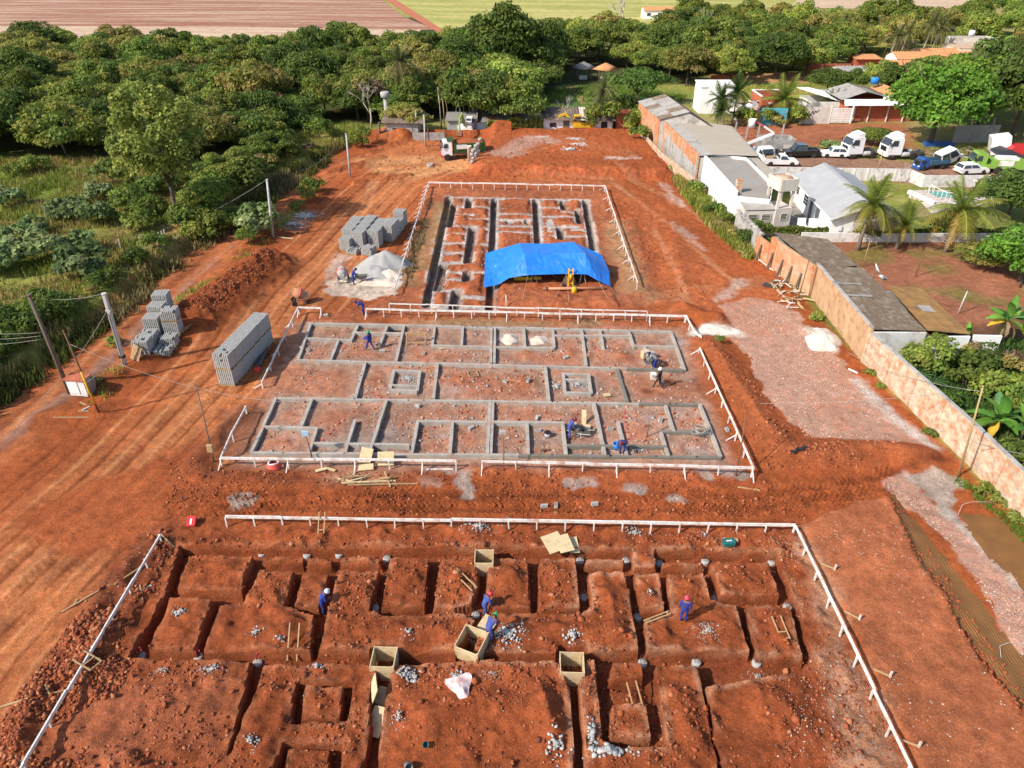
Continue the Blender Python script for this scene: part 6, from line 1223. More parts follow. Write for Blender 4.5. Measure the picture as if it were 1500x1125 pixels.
# concrete mixer and barrows
def mixer(label,px,py,rz,m):
    t=thing('concrete_mixer',label,'mixer',GG(px,py),rz)
    mb=MB();mb.lathe([(.22,-.52),(.40,-.40),(.50,-.1),(.48,.15),(.30,.5),(.27,.52),(.25,.48),(.42,.1)],18);d=mb.build('drum',M[m],t);d.location=(0,0,.95);d.rotation_euler=(0,R(62),0)
    mb=MB();mb.lathe([(.52,-.09),(.54,-.06),(.54,.0),(.52,.03)],18);g=mb.build('ring_gear',M['hose_red'],d)
    mb=MB();mb.bar((-.5,-.42,.0),(.0,-.5,.95),.07,.07);mb.bar((-.5,.42,.0),(.0,.5,.95),.07,.07);mb.bar((.5,-.42,.1),(.0,-.5,.95),.07,.07);mb.bar((.5,.42,.1),(.0,.5,.95),.07,.07);mb.bar((-.5,-.42,.05),(-.5,.42,.05),.07,.07);mb.build('frame',M['metal_grey'],t)
    for s in(-1,1):mb=MB();mb.lathe([(.2,-.05),(.24,-.04),(.24,.04),(.2,.05)],14,0,(.5,s*.5,.22),'y');mb.build('wheel',M['rubber'],t)
    mb=MB();mb.box((-.62,0,.7),(.35,.4,.45));mb.build('motor_box',M['block_grey'],t)
mixer('tilted concrete mixer with red ring at the corner of the thin rail',440,444,R(200),'terracotta');mixer('grey concrete mixer beside the blue suited worker at the sand heap',503,412,R(100),'concrete')
def barrow(label,p,rz,load):
    t=thing('wheelbarrow',label,'wheelbarrow',p,rz)
    mb=MB();B_=[(-.4,-.22),(.4,-.16),(.4,.16),(-.4,.22)];T_=[(-.5,-.34),(.62,-.27),(.62,.27),(-.5,.34)]
    vs=[(x,y,.38)for x,y in B_]+[(x,y,.66)for x,y in T_];mb.add(vs,[(0,3,2,1)]+[(i,(i+1)%4,4+(i+1)%4,4+i)for i in range(4)]);mb.add([(x*.97,y*.97,z+.02)for x,y,z in vs],[(0,1,2,3)]+[(4+i,4+(i+1)%4,(i+1)%4,i)for i in range(4)]);mb.build('tray',M['metal_grey'],t)
    mb=MB();mb.lathe([(.13,-.04),(.18,-.035),(.18,.035),(.13,.04)],14,0,(.75,0,.18),'y');mb.build('wheel',M['rubber'],t)
    mb=MB()
    for s in(-1,1):mb.tube([(.75,s*.06,.18),(-.3,s*.26,.40),(-1.05,s*.3,.62)],.025,6);mb.tube([(-.3,s*.26,.38),(-.42,s*.3,.0)],.022,6)
    mb.build('frame',M['pole_grey'],t)
    if load:mb=MB();mb.lathe([(.36,.5),(.3,.66),(.12,.74),(.01,.75)],10,0,(.05,0,0));mb.build('load',M[load],t)
barrow('wheelbarrow of wet mortar beside the front centre worker',GG(846,638),R(150),'beam_wet');barrow('wheelbarrow with pale load behind the wet beam at the back right',GG(951,536),R(60),'beam_wet');barrow('grey wheelbarrow by the worker at the sand heap',GG(531,413),R(180),None)
# --- vehicles, +x forward
def wheel(parent,x,y,r,w,rim='white_wall_worn',rname='rim'):
    mb=MB();mb.lathe([(r*.62,-w/2),(r*.95,-w/2),(r,-w*.35),(r,w*.35),(r*.95,w/2),(r*.62,w/2)],18,0,(0,0,0),'y');o=mb.build('wheel',M['rubber'],parent,(x,y,r));s=1 if y>0 else-1
    mb=MB();mb.lathe([(r*.6,s*w*.30),(r*.55,s*w*.47),(r*.2,s*w*.36),(r*.12,s*w*.5)],14,0,(0,0,0),'y');mb.build(rname,M[rim],o);return o
def taper(w0,w1,z0,z1):return lambda x,z:w0+(w1-w0)*min(1,max(0,(z-z0)/(z1-z0)))
def panel(parent,name,m,pts,out,th=.03):
    mb=MB();n=Vector(out).normalized()*th;P=[Vector(p)for p in pts];k=len(P);mb.add([p+n*.35 for p in P]+[p+n for p in P],[tuple(range(k))[::-1],tuple(range(k,2*k))]+[(i,(i+1)%k,k+(i+1)%k,k+i)for i in range(k)]);return mb.build(name,M[m],parent)
def cab(t,x0,x1,zb,zt,w,m,windscreen_drop=.45,slope=.35,fairing=None,lower=None):
    """truck cab from x0 (rear) to x1 (front)"""
    zs_=zb+(zt-zb)*.52;f=taper(w/2,w/2*.93,zs_,zt)
    mb=MB();mb.side([(x0,zb),(x1-.05,zb),(x1,zb+.35),(x1-.02,zs_),(x1-slope,zt-.12),(x1-slope-.2,zt),(x0+.1,zt),(x0,zt-.12)],f);c=mb.build('cab',M[m],t)
    a,b=(x1-.02,zs_+.05),(x1-slope+.02,zt-.2);n=V(b[1]-a[1],0,a[0]-b[0])
    panel(c,'windscreen','glass',[(a[0],-f(0,a[1])+.1,a[1]),(a[0],f(0,a[1])-.1,a[1]),(b[0],f(0,b[1])-.08,b[1]),(b[0],-f(0,b[1])+.08,b[1])],n)
    for s in(-1,1):
        y0,y1=s*f(0,zs_),s*f(0,zt-.3);panel(c,'side_window','glass',[(x1-.25,y0,zs_+.05),(x1-slope-.12,y1,zt-.3),(x0+(x1-x0)*.38,y1,zt-.3),(x0+(x1-x0)*.38,y0,zs_+.05)],(0,s,.07))
        mb=MB();mb.box((x1-.1,s*(w/2+.16),zs_+.35),(.1,.12,.5));mb.build('mirror',M['black'],c);mb=MB();mb.box((x1-.02,s*(w/2-.35),zb+.28),(.08,.36,.2));mb.build('headlight',M['hat_white'],c)
    mb=MB();mb.box((x1+.005,0,zb+.72),(.06,w*.62,.62));mb.build('grille',M['black'],c)
    mb=MB();mb.box((x1-.1,0,zb-.02),(.42,w*.99,.42));mb.build('bumper',M[lower or m],c)
    if fairing:mb=MB();mb.side([(x0+.1,zt+.01),(x1-slope-.25,zt+.01),(x1-slope-.5,zt+.3),(x0+.3,zt+fairing),(x0+.1,zt+fairing)],w*.40);mb.build('roof_fairing',M[m],c)
    return c
def tractor(label,p,rz,axles):
    t=thing('tractor_truck',label,'truck',p,rz,'white tractor units on the lane');L=3.1+1.3*axles
    mb=MB()
    for s in(-1,1):mb.box((L/2-.4,s*.42,.85),(L,.12,.28))
    for x in np.arange(.3,L-.6,1.1):mb.box((x,0,.85),(.15,.72,.2))
    mb.build('chassis',M['metal_grey'],t);cab(t,L-2.15,L,.72,3.0,2.45,'white_paint',slope=.5,fairing=.55)
    for s in(-1,1):wheel(t,L-.95,s*1.05,.52,.32)
    for k in range(axles):
        for s in(-1,1):wheel(t,.45+k*1.25,s*.98,.5,.5,'metal_grey')
    for s in(-1,1):mb=MB();mb.lathe([(.3,-.55),(.33,-.5),(.33,.5),(.3,.55)],12,0,(L-2.9,s*.95,.72),'x');mb.build('fuel_tank',M['pole_grey'],t)
    mb=MB();mb.lathe([(.55,1.05),(.55,1.15)],14,0,(.9,0,0));mb.build('fifth_wheel',M['metal_grey'],t);mb=MB();mb.tube([(L-2.35,.7,1),(L-2.35,.7,2.9)],.08,8);mb.build('exhaust',M['pole_grey'],t)
    for k in range(3):mb=MB();mb.box((1.9-k*.6,rnd.uniform(-.3,.3),1.15),(.4,.5,.25),(0,0,k));mb.build('spare_part',M[['white_paint','rust','metal_grey'][k]],t)
    return t
tractor('white tractor truck, left of the two on the lane',G(1276,229),R(187),1);tractor('white tractor truck with bare tandem chassis, right of the two',G(1346,230.5),R(184),2)
def car(name,label,cat,p,rz,m,L=4.3,w=1.75,h=1.5,kind='hatch',rim='pole_grey',hi=0):
    t=thing(name,label,cat,p,rz);zb,zs_=.28+hi,.88+hi;f=taper(w/2,w/2-.02,zb,zs_);L2=L/2
    mb=MB();mb.side([(-L2,zb+.1),(-L2+.1,zb),(L2-.12,zb),(L2,zb+.15),(L2-.02,zb+.38),(L2-.25,zs_-.05),(L2-1.25,zs_),(-L2+.05,zs_),(-L2,zs_-.15)],f);mb.build('body',M[m],t)
    if kind=='hatch':g=[(-L2+.08,zs_),(-L2+.4,h+hi-.05),(-L2+.9,h+hi),(.25,h+hi),(L2-1.2,zs_)]
    elif kind=='pickup':g=[(-.35,zs_),(-.25,h+hi-.04),(0,h+hi),(L2-1.75,h+hi),(L2-1.15,zs_)]
    elif kind=='dcab':g=[(-L2+1.75,zs_),(-L2+1.9,h+hi-.04),(-L2+2.1,h+hi),(L2-1.85,h+hi),(L2-1.15,zs_)]
    else:g=[(-L2+.05,zs_),(-L2+.1,h+hi-.05),(-L2+.3,h+hi),(L2-1.3,h+hi),(L2-.5,zs_)]
    fg=taper(w/2-.03,w/2-.2,zs_,h+hi);mb=MB();mb.side([(x,z+(.001 if z==zs_ else 0))for x,z in g],fg);c=mb.build('cabin',M[m],t)
    for s in(-1,1):
        ins=.1;xs_=[g[0][0]+.12,g[1][0]+.1,g[3][0]-.06,g[4][0]-.2];z0,z1=zs_+.04,h+hi-.13;y0,y1=s*fg(0,z0),s*fg(0,z1);n=2 if kind in('hatch','dcab','van')else 1
        for i in range(n):
            u0,u1=i/n,(i+1)/n-(.04 if n>1 else 0);xb=lambda u:xs_[0]+(xs_[3]-xs_[0])*u;xt=lambda u:xs_[1]+(xs_[2]-xs_[1])*u
            panel(c,'side_window','glass',[(xb(u0),y0,z0),(xb(u1),y0,z0),(xt(u1),y1,z1),(xt(u0),y1,z1)],(0,s,.15))
    for(a,b),nm in(((g[4],g[3]),'windscreen'),((g[0],g[1]),'rear_window')):
        a,b=lerp(V(a[0],0,a[1]),V(b[0],0,b[1]),.12),lerp(V(a[0],0,a[1]),V(b[0],0,b[1]),.88);s=1 if nm=='windscreen' else-1
        panel(c,nm,'glass',[(a.x,-fg(0,a.z)+.08,a.z),(a.x,fg(0,a.z)-.08,a.z),(b.x,fg(0,b.z)-.08,b.z),(b.x,-fg(0,b.z)+.08,b.z)],(s*.6,0,.6))
    r=.33+hi*.3
    for x in(-L2+.8,L2-.85):
        for s in(-1,1):wheel(t,x,s*(w/2-.1),r,.22,rim)
    for s in(-1,1):panel(t,'headlight','hat_white',[(L2-.02,s*(w/2-.1),zb+.3),(L2-.02,s*(w/2-.45),zb+.3),(L2-.08,s*(w/2-.45),zb+.44),(L2-.08,s*(w/2-.1),zb+.44)],(1,0,.1));panel(t,'tail_light','red',[(-L2,s*(w/2-.05),zb+.3),(-L2,s*(w/2-.25),zb+.3),(-L2,s*(w/2-.25),zb+.5),(-L2,s*(w/2-.05),zb+.5)],(-1,0,0))
    panel(t,'bumper','black' if m!='white_paint' else 'pole_grey',[(L2-.01,-w/2+.1,zb+.06),(L2-.01,w/2-.1,zb+.06),(L2-.01,w/2-.1,zb+.22),(L2-.01,-w/2+.1,zb+.22)],(1,0,0))
    if kind in('pickup','dcab'):
        x0=-L2+.1;x1=g[0][0]-.08;mb=MB();mb.box(((x0+x1)/2,0,zs_+.006),(x1-x0,w-.3,.012));mb.build('load_bed',M['black'],t);mb=MB()
        for s in(-1,1):mb.box(((x0+x1)/2,s*(w/2-.06),zs_+.07),(x1-x0+.1,.1,.14))
        mb.box((x0-.04,0,zs_+.07),(.08,w-.22,.14));mb.build('bed_side',M[m],t)
    return t
car('pickup_truck','black double cab pickup parked on the lane','pickup',G(1171,230),R(181),'car_black',5.1,1.85,1.72,'dcab','pole_grey',.15)
c_=car('pickup_truck','white pickup with open bed below the warehouse eave','pickup',G(1142,242),R(-4),'white_paint',4.6,1.68,1.5,'pickup','metal_grey',.05)
mb=MB();mb.box((-1.6,0,1.1),(.9,.9,.25));mb.build('cargo',M['raw_wood'],c_)
car('hatchback_car','small white hatchback squeezed in front of the left tractor truck','car',G(1219,230),R(174),'white_paint',3.7,1.6,1.45,'hatch','metal_grey')
car('saloon_car','white car parked behind the garden wall left of lime truck','car',G(1421,254),R(8),'white_paint',4.2,1.7,1.45,'hatch','metal_grey')
t=car('utility_van','white wrecked van body tipped against the blue truck','van',G(1386,241),R(20),'white_paint',3.9,1.7,2.0,'van','rust');t.rotation_euler=(R(6),R(-16),R(20));t.location.z=.35
# lift truck
Yb=104.5;pb=GV(1103,232,Yb);t=thing('boom_lift','white boom lift truck with folded arm and raised bucket beside the warehouse','boom lift',V(36.2,104.5,0),R(-75));t.location=V(pb.x+.6,Yb,0)
mb=MB();mb.box((-1.2,0,.75),(4.4,1.9,.3));mb.build('chassis',M['white_paint'],t);cab(t,1.0,2.7,.45,2.2,1.9,'white_paint',slope=.6)
for x in(1.9,-2.0):
    for s in(-1,1):wheel(t,x,s*.85,.42,.26)
mb=MB();mb.lathe([(.5,.9),(.5,1.3),(.35,1.4)],12,0,(-1.8,0,0));mb.build('turret',M['white_paint'],t)
inv=Matrix.Rotation(R(75),3,'Z');loc_=lambda px,py,y=Yb:inv@(GV(px,py,y)-t.location)
e0,e1,e2,e3,e4=loc_(1094,211),loc_(1111,203),loc_(1134,195),loc_(1119,185),loc_(1106,177)
for nm,a,b,w_,m in(('lower_arm',e0,e2,.32,'white_paint'),('upper_arm',e2,e3,.26,'white_paint'),('tip_arm',e3,e4,.22,'hose_red')):mb=MB();mb.bar(a,b,w_,w_);mb.build(nm,M[m],t)
mb=MB();mb.bar(loc_(1131,206),e2+V(0,0,-.1),.1,.1);mb.bar(e0,V(-1.8,0,1.3),.3,.3);mb.build('strut',M['metal_grey'],t)
mb=MB();bc=loc_(1102,178);mb.lathe([(.42,-.75),(.5,.35),(.47,.35),(.4,-.6)],12,0,bc);mb.build('bucket',M['white_paint'],t)
# blue truck
t=thing('flatbed_truck','small blue truck with slate blue load bed on the lane','truck',G(1360,247),R(192));t.scale=(.84,.84,.84);cab(t,.9,2.5,.4,1.9,1.8,'truck_blue',slope=.5)
mb=MB();mb.box((-.8,0,.65),(4.6,.9,.25));mb.build('chassis',M['metal_grey'],t);mb=MB();mb.box((-1.1,0,.92),(3.7,2.0,.16))
for s in(-1,1):mb.box((-1.1,s*1.0,1.25),(3.7,.07,.6))
mb.box((.72,0,1.35),(.07,1.92,.75));mb.build('load_bed',M['bed_blue'],t)
for x in(1.7,-1.9):
    for s in(-1,1):wheel(t,x,s*.85,.38,.26)
# lime truck with dark ramp trailer
t=thing('crane_truck','lime green truck chassis with grey equipment at the right edge','truck',G(1462,252),R(170))
mb=MB();mb.box((0,0,.95),(6.4,2.2,.5));mb.box((-.6,0,1.5),(4.2,2.1,.6));mb.build('body',M['lime_green'],t);cab(t,2.3,4.0,.5,2.6,2.3,'lime_green',slope=.4)
for x in(3.1,.6,-1.2):
    for s in(-1,1):wheel(t,x,s*1.0,.5,.34,'lime_green')
mb=MB();mb.box((-.2,1.12,1.45),(1.8,.05,.7));mb.box((-.5,0,1.95),(2.6,1.4,.3));mb.build('equipment_box',M['white_wall_worn'],t)
t=thing('ramp_trailer','long dark tilted trailer deck behind the lime green truck','trailer',G(1470,240));a_,b_,c_2,d_=[GV(*q)-t.location for q in((1452,217,100.5),(1466,213,103.5),(1530,240,101),(1512,262,96.5))]
mb=MB();mb.slab([a_,b_,c_2,d_],.3);mb.build('deck',M['panel_dark'],t)
for k in(.25,.5,.75):mb=MB();mb.bar(lerp(a_,b_,k)+V(0,0,.05),lerp(d_,c_2,k)+V(0,0,.05),.12,.06);mb.build('deck_rail',M['metal_grey'],t)
mb=MB();mb.bar(lerp(a_,d_,.25),lerp(a_,d_,.25)*1.0-V(0,0,2.2),.3,.3);mb.bar(lerp(b_,c_2,.3),lerp(b_,c_2,.3)-V(0,0,2.4),.3,.3);mb.build('support',M['metal_grey'],t)
for x in(.35,.55):
    for s,q in((a_,d_),(b_,c_2)):wh=lerp(s,q,x);wheel(t,wh.x,wh.y,.5,.3)
t=thing('box_body','white box body standing behind the dark trailer','truck body',G(1458,228));mb=MB();mb.box((0,0,1.7),(2.4,2.6,2.4),(0,R(-12),R(-20)));mb.build('shell',M['white_paint'],t);mb=MB();mb.box((0,0,.3),(2.0,2.0,.6),(0,0,R(-20)));mb.build('base',M['metal_grey'],t)
t=thing('red_trailer','red covered trailer cut by the right edge of the lane','trailer',G(1500,234),R(-12));mb=MB();mb.side([(-3,.6),(3,.6),(3,1.5),(2.4,1.95),(-2.2,2.0),(-3,1.3)],1.2);mb.build('cover',M['red'],t)
for x in(-1.5,1.6):
    for s in(-1,1):wheel(t,x,s*1.0,.4,.25)
# dump truck
t=thing('dump_truck','white and green dump truck heaped with red soil','dump truck',G(679,231.5),R(190));cab(t,1.7,3.2,.75,2.65,2.2,'white_paint',slope=.3,lower='red')
mb=MB();mb.box((.0,0,.85),(6.2,.95,.3));mb.build('chassis',M['metal_grey'],t)
mb=MB();zb,zt_=1.15,2.35
for s in(-1,1):mb.box((-.85,s*1.12,(zb+zt_)/2),(4.5,.09,zt_-zb))
mb.box((-3.08,0,1.75),(.09,2.15,1.2));mb.box((1.36,0,1.95),(.09,2.15,1.6));mb.box((-.85,0,zb),(4.4,2.15,.1));mb.box((1.85,0,2.74),(1.0,2.2,.08),(0,R(4),0));mb.build('tipper_body',M['dark_green'],t)
for s in(-1,1):
    mb=MB()
    for x in(-2.6,-1.5,-.4,.7):mb.box((x,s*1.19,1.75),(.1,.06,1.15))
    mb.build('body_rib',M['dark_green'],t)
mb=MB();mb.box((.3,1.24,1.9),(1.5,.05,.6));mb.build('side_panel',M['white_wall_worn'],t)
q_=np.linspace(-1,1,15);A_,B_=np.meshgrid(q_,q_);zz_=2.2+.55*(1-A_**2)*(1-B_**2)+.06*fbm(A_*4,B_*4,1,3);i_=np.arange(225).reshape(15,15);f_=np.stack([i_[:-1,:-1],i_[:-1,1:],i_[1:,1:],i_[1:,:-1]],-1).reshape(-1,4)
link('soil_load',np_mesh('soil_load',np.stack([A_*2.15-.85,B_*1.05,zz_],-1).reshape(-1,3),f_,M['clod'],smooth=True),t)
for x in(2.4,-1.3,-2.4):
    for s in(-1,1):wheel(t,x,s*.98,.48,.34 if x>0 else .5,'rust')
# excavators
def excavator(label,p,rz,body,arm,boom):
    t=thing('excavator',label,'excavator',p,rz)
    for s in(-1,1):
        mb=MB();mb.side([(-1.7,.25),(-1.45,.0),(1.45,.0),(1.7,.25),(1.7,.55),(1.45,.75),(-1.45,.75),(-1.7,.55)],.28,0,s*.95);tr=mb.build('track',M['rubber'],t)
        mb=MB()
        for x in(-1.2,-.4,.4,1.2):mb.lathe([(.24,-.3),(.24,.3)],10,0,(x,s*.95,.37),'y')
        mb.build('roller',M['metal_grey'],tr)
    mb=MB();mb.lathe([(.8,.75),(.8,.95)],14);mb.build('turntable',M['metal_grey'],t)
    mb=MB();mb.side([(-2.1,.95),(1.2,.95),(1.2,1.35),(.2,1.75),(-1.9,1.8),(-2.2,1.5)],1.2);mb.build('upper_body',M[body],t)
    mb=MB();mb.side([(-.3,1.3),(1.25,1.3),(1.3,2.0),(1.0,2.8),(-.2,2.85)],.48,0,.62);c=mb.build('cab',M[body],t)
    panel(c,'windscreen','glass',[(1.29,.2,1.8),(1.29,1.04,1.8),(1.03,1.04,2.72),(1.03,.2,2.72)],(1,0,.3));panel(c,'side_window','glass',[(-.1,1.11,1.95),(1.1,1.11,1.95),(.9,1.11,2.65),(-.05,1.11,2.65)],(0,1,0));panel(c,'side_window','glass',[(-.1,.14,1.95),(1.1,.14,1.95),(.9,.14,2.65),(-.05,.14,2.65)],(0,-1,0))
    for nm,a,b,w_ in boom:
        mb=MB();mb.bar(a,b,w_,w_*1.2);mb.build(nm,M[arm],t)
    e=Vector(boom[-1][2]);mb=MB();mb.side([(e.x-.1,e.z+.1),(e.x+.35,e.z-.1),(e.x+.4,e.z-.6),(e.x-.1,e.z-.85),(e.x-.55,e.z-.6),(e.x-.25,e.z-.25)],.45,0,e.y);mb.build('bucket',M['rust'],t)
    mb=MB();a,b=Vector(boom[0][1]),Vector(boom[0][2]);mb.tube([a+V(.35,.25,-.2),lerp(a,b,.55)+V(0,.25,0)],.06,6);mb.tube([lerp(a,b,.6)+V(0,0,.3),Vector(boom[1][1])+V(0,0,.35)],.06,6);mb.build('ram',M['pole_grey'],t);return t
excavator('white cab excavator with lime boom loading beyond the dump truck',G(684,197),R(-100),'white_wall_worn','lime_green',[('boom',(.9,-.1,1.6),(2.6,-.1,3.6),.32),('boom_tip',(2.6,-.1,3.6),(4.1,-.1,3.3),.28),('stick',(4.1,-.1,3.4),(4.5,-.1,1.5),.24)])
excavator('yellow excavator in front of the broken tile shack',G(848,193.5),R(185),'yellow','yellow',[('boom',(.9,-.1,1.6),(2.4,-.1,2.9),.32),('boom_tip',(2.4,-.1,2.9),(3.8,-.1,2.3),.28),('stick',(3.8,-.1,2.4),(4.4,-.1,1.0),.24)])
# concrete rings
RG=MB();RG.lathe([(.20,0),(.27,0),(.27,.48),(.20,.48),(.20,.02)],16);rg=RG.mesh('shell',M['concrete'])
for i,(x,y)in enumerate(((693,247),(697,242),(700,236),(703,231))):
    for k in range(4):
        p=G(x,y);p.z=gz(p.x,p.y)+k*.485;p.x+=.07*((k%2)*2-1);t=thing('concrete_ring','concrete ring, %s of the %s stack beside the dump truck'%(['lowest','second','third','topmost'][k],['nearest','second nearest','third nearest','farthest'][i]),'concrete ring',p,0,'concrete rings by the dump truck');link('shell',rg,t)
t=thing('concrete_ring','single concrete ring lying alone left of the stacks','concrete ring',GG(630,245),.3,'concrete rings by the dump truck');o_=link('shell',rg,t);o_.scale=(1.6,1.6,1.0)
t=thing('concrete_pipe','tall beige pipe standing upright beside the dump truck','pipe',GG(688,236));mb=MB();mb.lathe([(.24,0),(.30,0),(.30,1.9),(.33,1.92),(.33,2.15),(.24,2.15),(.24,.1)],16);mb.build('shell',M['cream_wall'],t)
# poles
def pole(label,px,py,ptop,name='utility_pole',m='pole_grey',r0=.15,r1=.1,square=False,group='poles along the lane'):
    p=GG(px,py);top=GV(*ptop,p.y);t=thing(name,label,'pole',p,0,group);q=top-p
    mb=MB()
    if square:
        n_=2
        mb.bar(V(0,0,-.3),q,r0*1.7,r0*1.2)
    else:mb.tube([V(0,0,-.3),q*.5,q],[r0,(r0+r1)/2,r1],10)
    mb.build('shaft',M[m],t);mb=MB();mb.lathe([(r1*1.3,-.04),(r1*1.3,.05)],8,0,q+V(0,0,-.02));mb.build('cap',M[m],t);return t,top
pA,tA=pole('stout square concrete pole beside the cluster of block stacks',183,535,(152,430),'utility_pole','pole_grey',.17,.14,True)
q_=tA-pA.location;mb=MB();mb.bar(lerp(V(0,0,0),q_,.02)+V(.0,-.13,0),lerp(V(0,0,0),q_,.74)+V(.0,-.13,0),.10,.06);mb.build('recess_shade',M['metal_grey'],pA);mb=MB();mb.box(q_*.78,(.36,.3,.12));mb.build('band',M['pole_grey'],pA);mb=MB();mb.box(q_*.13,(.36,.3,.2));mb.build('band',M['black'],pA)  # darker strip up the pole face, a recess's shade put into its colour
_,tB=pole('slim concrete pole by the bushes on the lane verge',400,347,(391,263));_,tC=pole('slim concrete pole at the bend of the lane',513,259,(507,196));_,tD=pole('slim concrete pole left of the dump truck',623,214,(621,168));pole('grey concrete pole before the bamboo behind the hoarding',610,200,(609,162),m='concrete')
pE,tE=pole('old dark wooden pole leaning over the meter box',103,576,(42,432),'wooden_pole','old_wood',.17,.12);pF,tF=pole('thin crooked pole wrapped with yellow tape at the meter box',145,604,(93,485),'wooden_pole','brown_pole',.07,.05)
qF=tF-pF.location;mb=MB();mb.tube([lerp(V(0,0,0),qF,.12)+V(.03,-.02,0),lerp(V(0,0,0),qF,.3)+V(-.02,-.05,0),lerp(V(0,0,0),qF,.52)+V(.02,-.03,0)],.07,6);mb.build('tape',M['yellow'],pF)
pole('bamboo pole leaning on the patched site wall',1404,699,(1440,566),'wooden_pole','bamboo',.07,.05);pole('weathered pole stump at the far left edge of the meadow',22,500,(-4,472),'wooden_pole','pole_grey',.13,.12)
pole('thin leaning post at the right of the orange yard by the shed',1263,391,(1274,355),'fence_post','bamboo',.04,.035,group='posts in the orange yard');pole('thin timber post in the middle of the orange yard',1341,405,(1353,368),'fence_post','brown_pole',.05,.045,group='posts in the orange yard');pole('pale concrete post in the near part of the orange yard',1403,459,(1417,427),'fence_post','pole_grey',.06,.05,group='posts in the orange yard')
pole('wooden pole on the lane in front of the right tractor truck',1286,250,(1293,222),'wooden_pole','bamboo',.09,.07);pole('leaning power pole at the foot of the big trees on the right',1449,205,(1458,173),'wooden_pole','bark_pale',.13,.1);pole('pale pole sticking out between dark and bright trees',1316,155,(1321,139),'wooden_pole','bark_pale',.12,.1);pole('white gate pole before the lawn slab',1467,290,(1470,275),'fence_post','pvc',.04,.04)
def wire(label,a,b,sag,r=.016):
    a,b=Vector(a),Vector(b);t=thing('overhead_wire',label,'wire',a);mb=MB();mb.tube([lerp(a,b,k/12)-a-V(0,0,sag*4*(k/12)*(1-k/12))for k in range(13)],r,4,0,True);mb.build('strand',M['wire'],t)
wire('wire from the slim verge pole towards the tall tree',tB,GV(255,335,76),.3);wire('wire strung between the verge pole and the bend pole',GV(435,252,84),tC,.8);wire('wire from the square pole top across the meadow',tA,GV(30,434,55),.4);wire('wire from the square pole down past the taped pole',lerp(pA.location,tA,.8),GV(30,612,41),.6);wire('long wire from the taped pole towards the block row',GV(100,503,40.4),GV(430,590,38),.9)
for k in range(3):wire(['upper wire from the old wooden pole to the left edge','middle wire from the old wooden pole to the left edge','lower wire from the old wooden pole to the left edge'][k],GV(60,487+k*5,43.4),GV(-60,486+k*10,44),.15)
wire('wire across the banana garden to the bamboo pole',GV(1240,515,48),GV(1434,573,36.5),.5);wire('white cable hanging right of the bamboo pole',GV(1428,648,33.5),GV(1560,672,33),.2,.03);wire('wire over the gravelled strip to the patched wall',GV(1098,591,41),GV(1370,578,38),.2)
# meter box
t=thing('meter_cabinet','white meter cabinet on a low brick base at the old pole foot','cabinet',GG(122,578),R(-8));mb=MB();mb.box((0,0,.75),(1.35,.7,1.3));mb.build('case',M['white_wall_worn'],t);mb=MB();mb.box((-.2,-.37,.8),(.7,.05,.95));mb.build('door',M['white_paint'],t);mb=MB();mb.box((-.5,-.36,.8),(.12,.04,1.0));mb.build('gap',M['black'],t);mb=MB();mb.box((0,0,1.45),(1.55,.95,.09));mb.build('roof_slab',M['brick_far'],t);mb=MB();mb.box((.85,.05,.75),(.06,.9,1.2),(0,R(14),0));mb.build('side_sheet',M['tin'],t)  # the gap is a solid black strip, its shade put into the colour
t=thing('satellite_dish','white satellite dish on the edge of the dark shed roof','dish',G(1281,402,2.5));mb=MB();mb.lathe([(.03,0),(.36,.08),(.52,.18),(.5,.19),(.33,.1)],18);d=mb.build('reflector',M['white_paint'],t,(0,0,.5),(R(-10),R(55),R(-30)));mb=MB();mb.tube([(0,0,-.4),(0,0,.5)],.03,6);mb.tube([(0,0,.5),(.35,.1,.9)],.02,5);mb.build('mount',M['metal_grey'],t)
t=thing('satellite_dish','smaller white dish low at the edge of the dark shed','dish',G(1291,413,1.4));mb=MB();mb.lathe([(.03,0),(.3,.07),(.4,.14),(.38,.15)],14);mb.build('reflector',M['white_paint'],t,(0,0,.3),(R(-30),R(40),0));mb=MB();mb.tube([(0,0,-1.4),(0,0,.3)],.025,6);mb.build('mount',M['metal_grey'],t)
# yard between annex and house
t=thing('garden_chair','white plastic chair in the yard of the grey roofed house','chair',G(1174,336));mb=MB();mb.box((0,0,.45),(.9,.9,.06));mb.build('seat',M['white_paint'],t);mb=MB();mb.box((0,.42,.8),(.9,.06,.7),(R(-12),0,0));mb.build('backrest',M['white_paint'],t)
for x in(-.4,.4):
    for y in(-.38,.38):mb=MB();mb.bar((x,y,0),(x,y,.45),.06,.06);mb.build('leg',M['white_paint'],t)
t=thing('laundry_tub','white washtub with pale blue bin by the house wall','tub',G(1190,334));mb=MB();mb.box((0,0,.5),(.9,.7,1.0));mb.build('tub',M['white_paint'],t);mb=MB();mb.lathe([(.28,0),(.34,.8),(.3,.85)],12,0,(.7,.1,0));mb.build('bin',M['light_blue'],t)
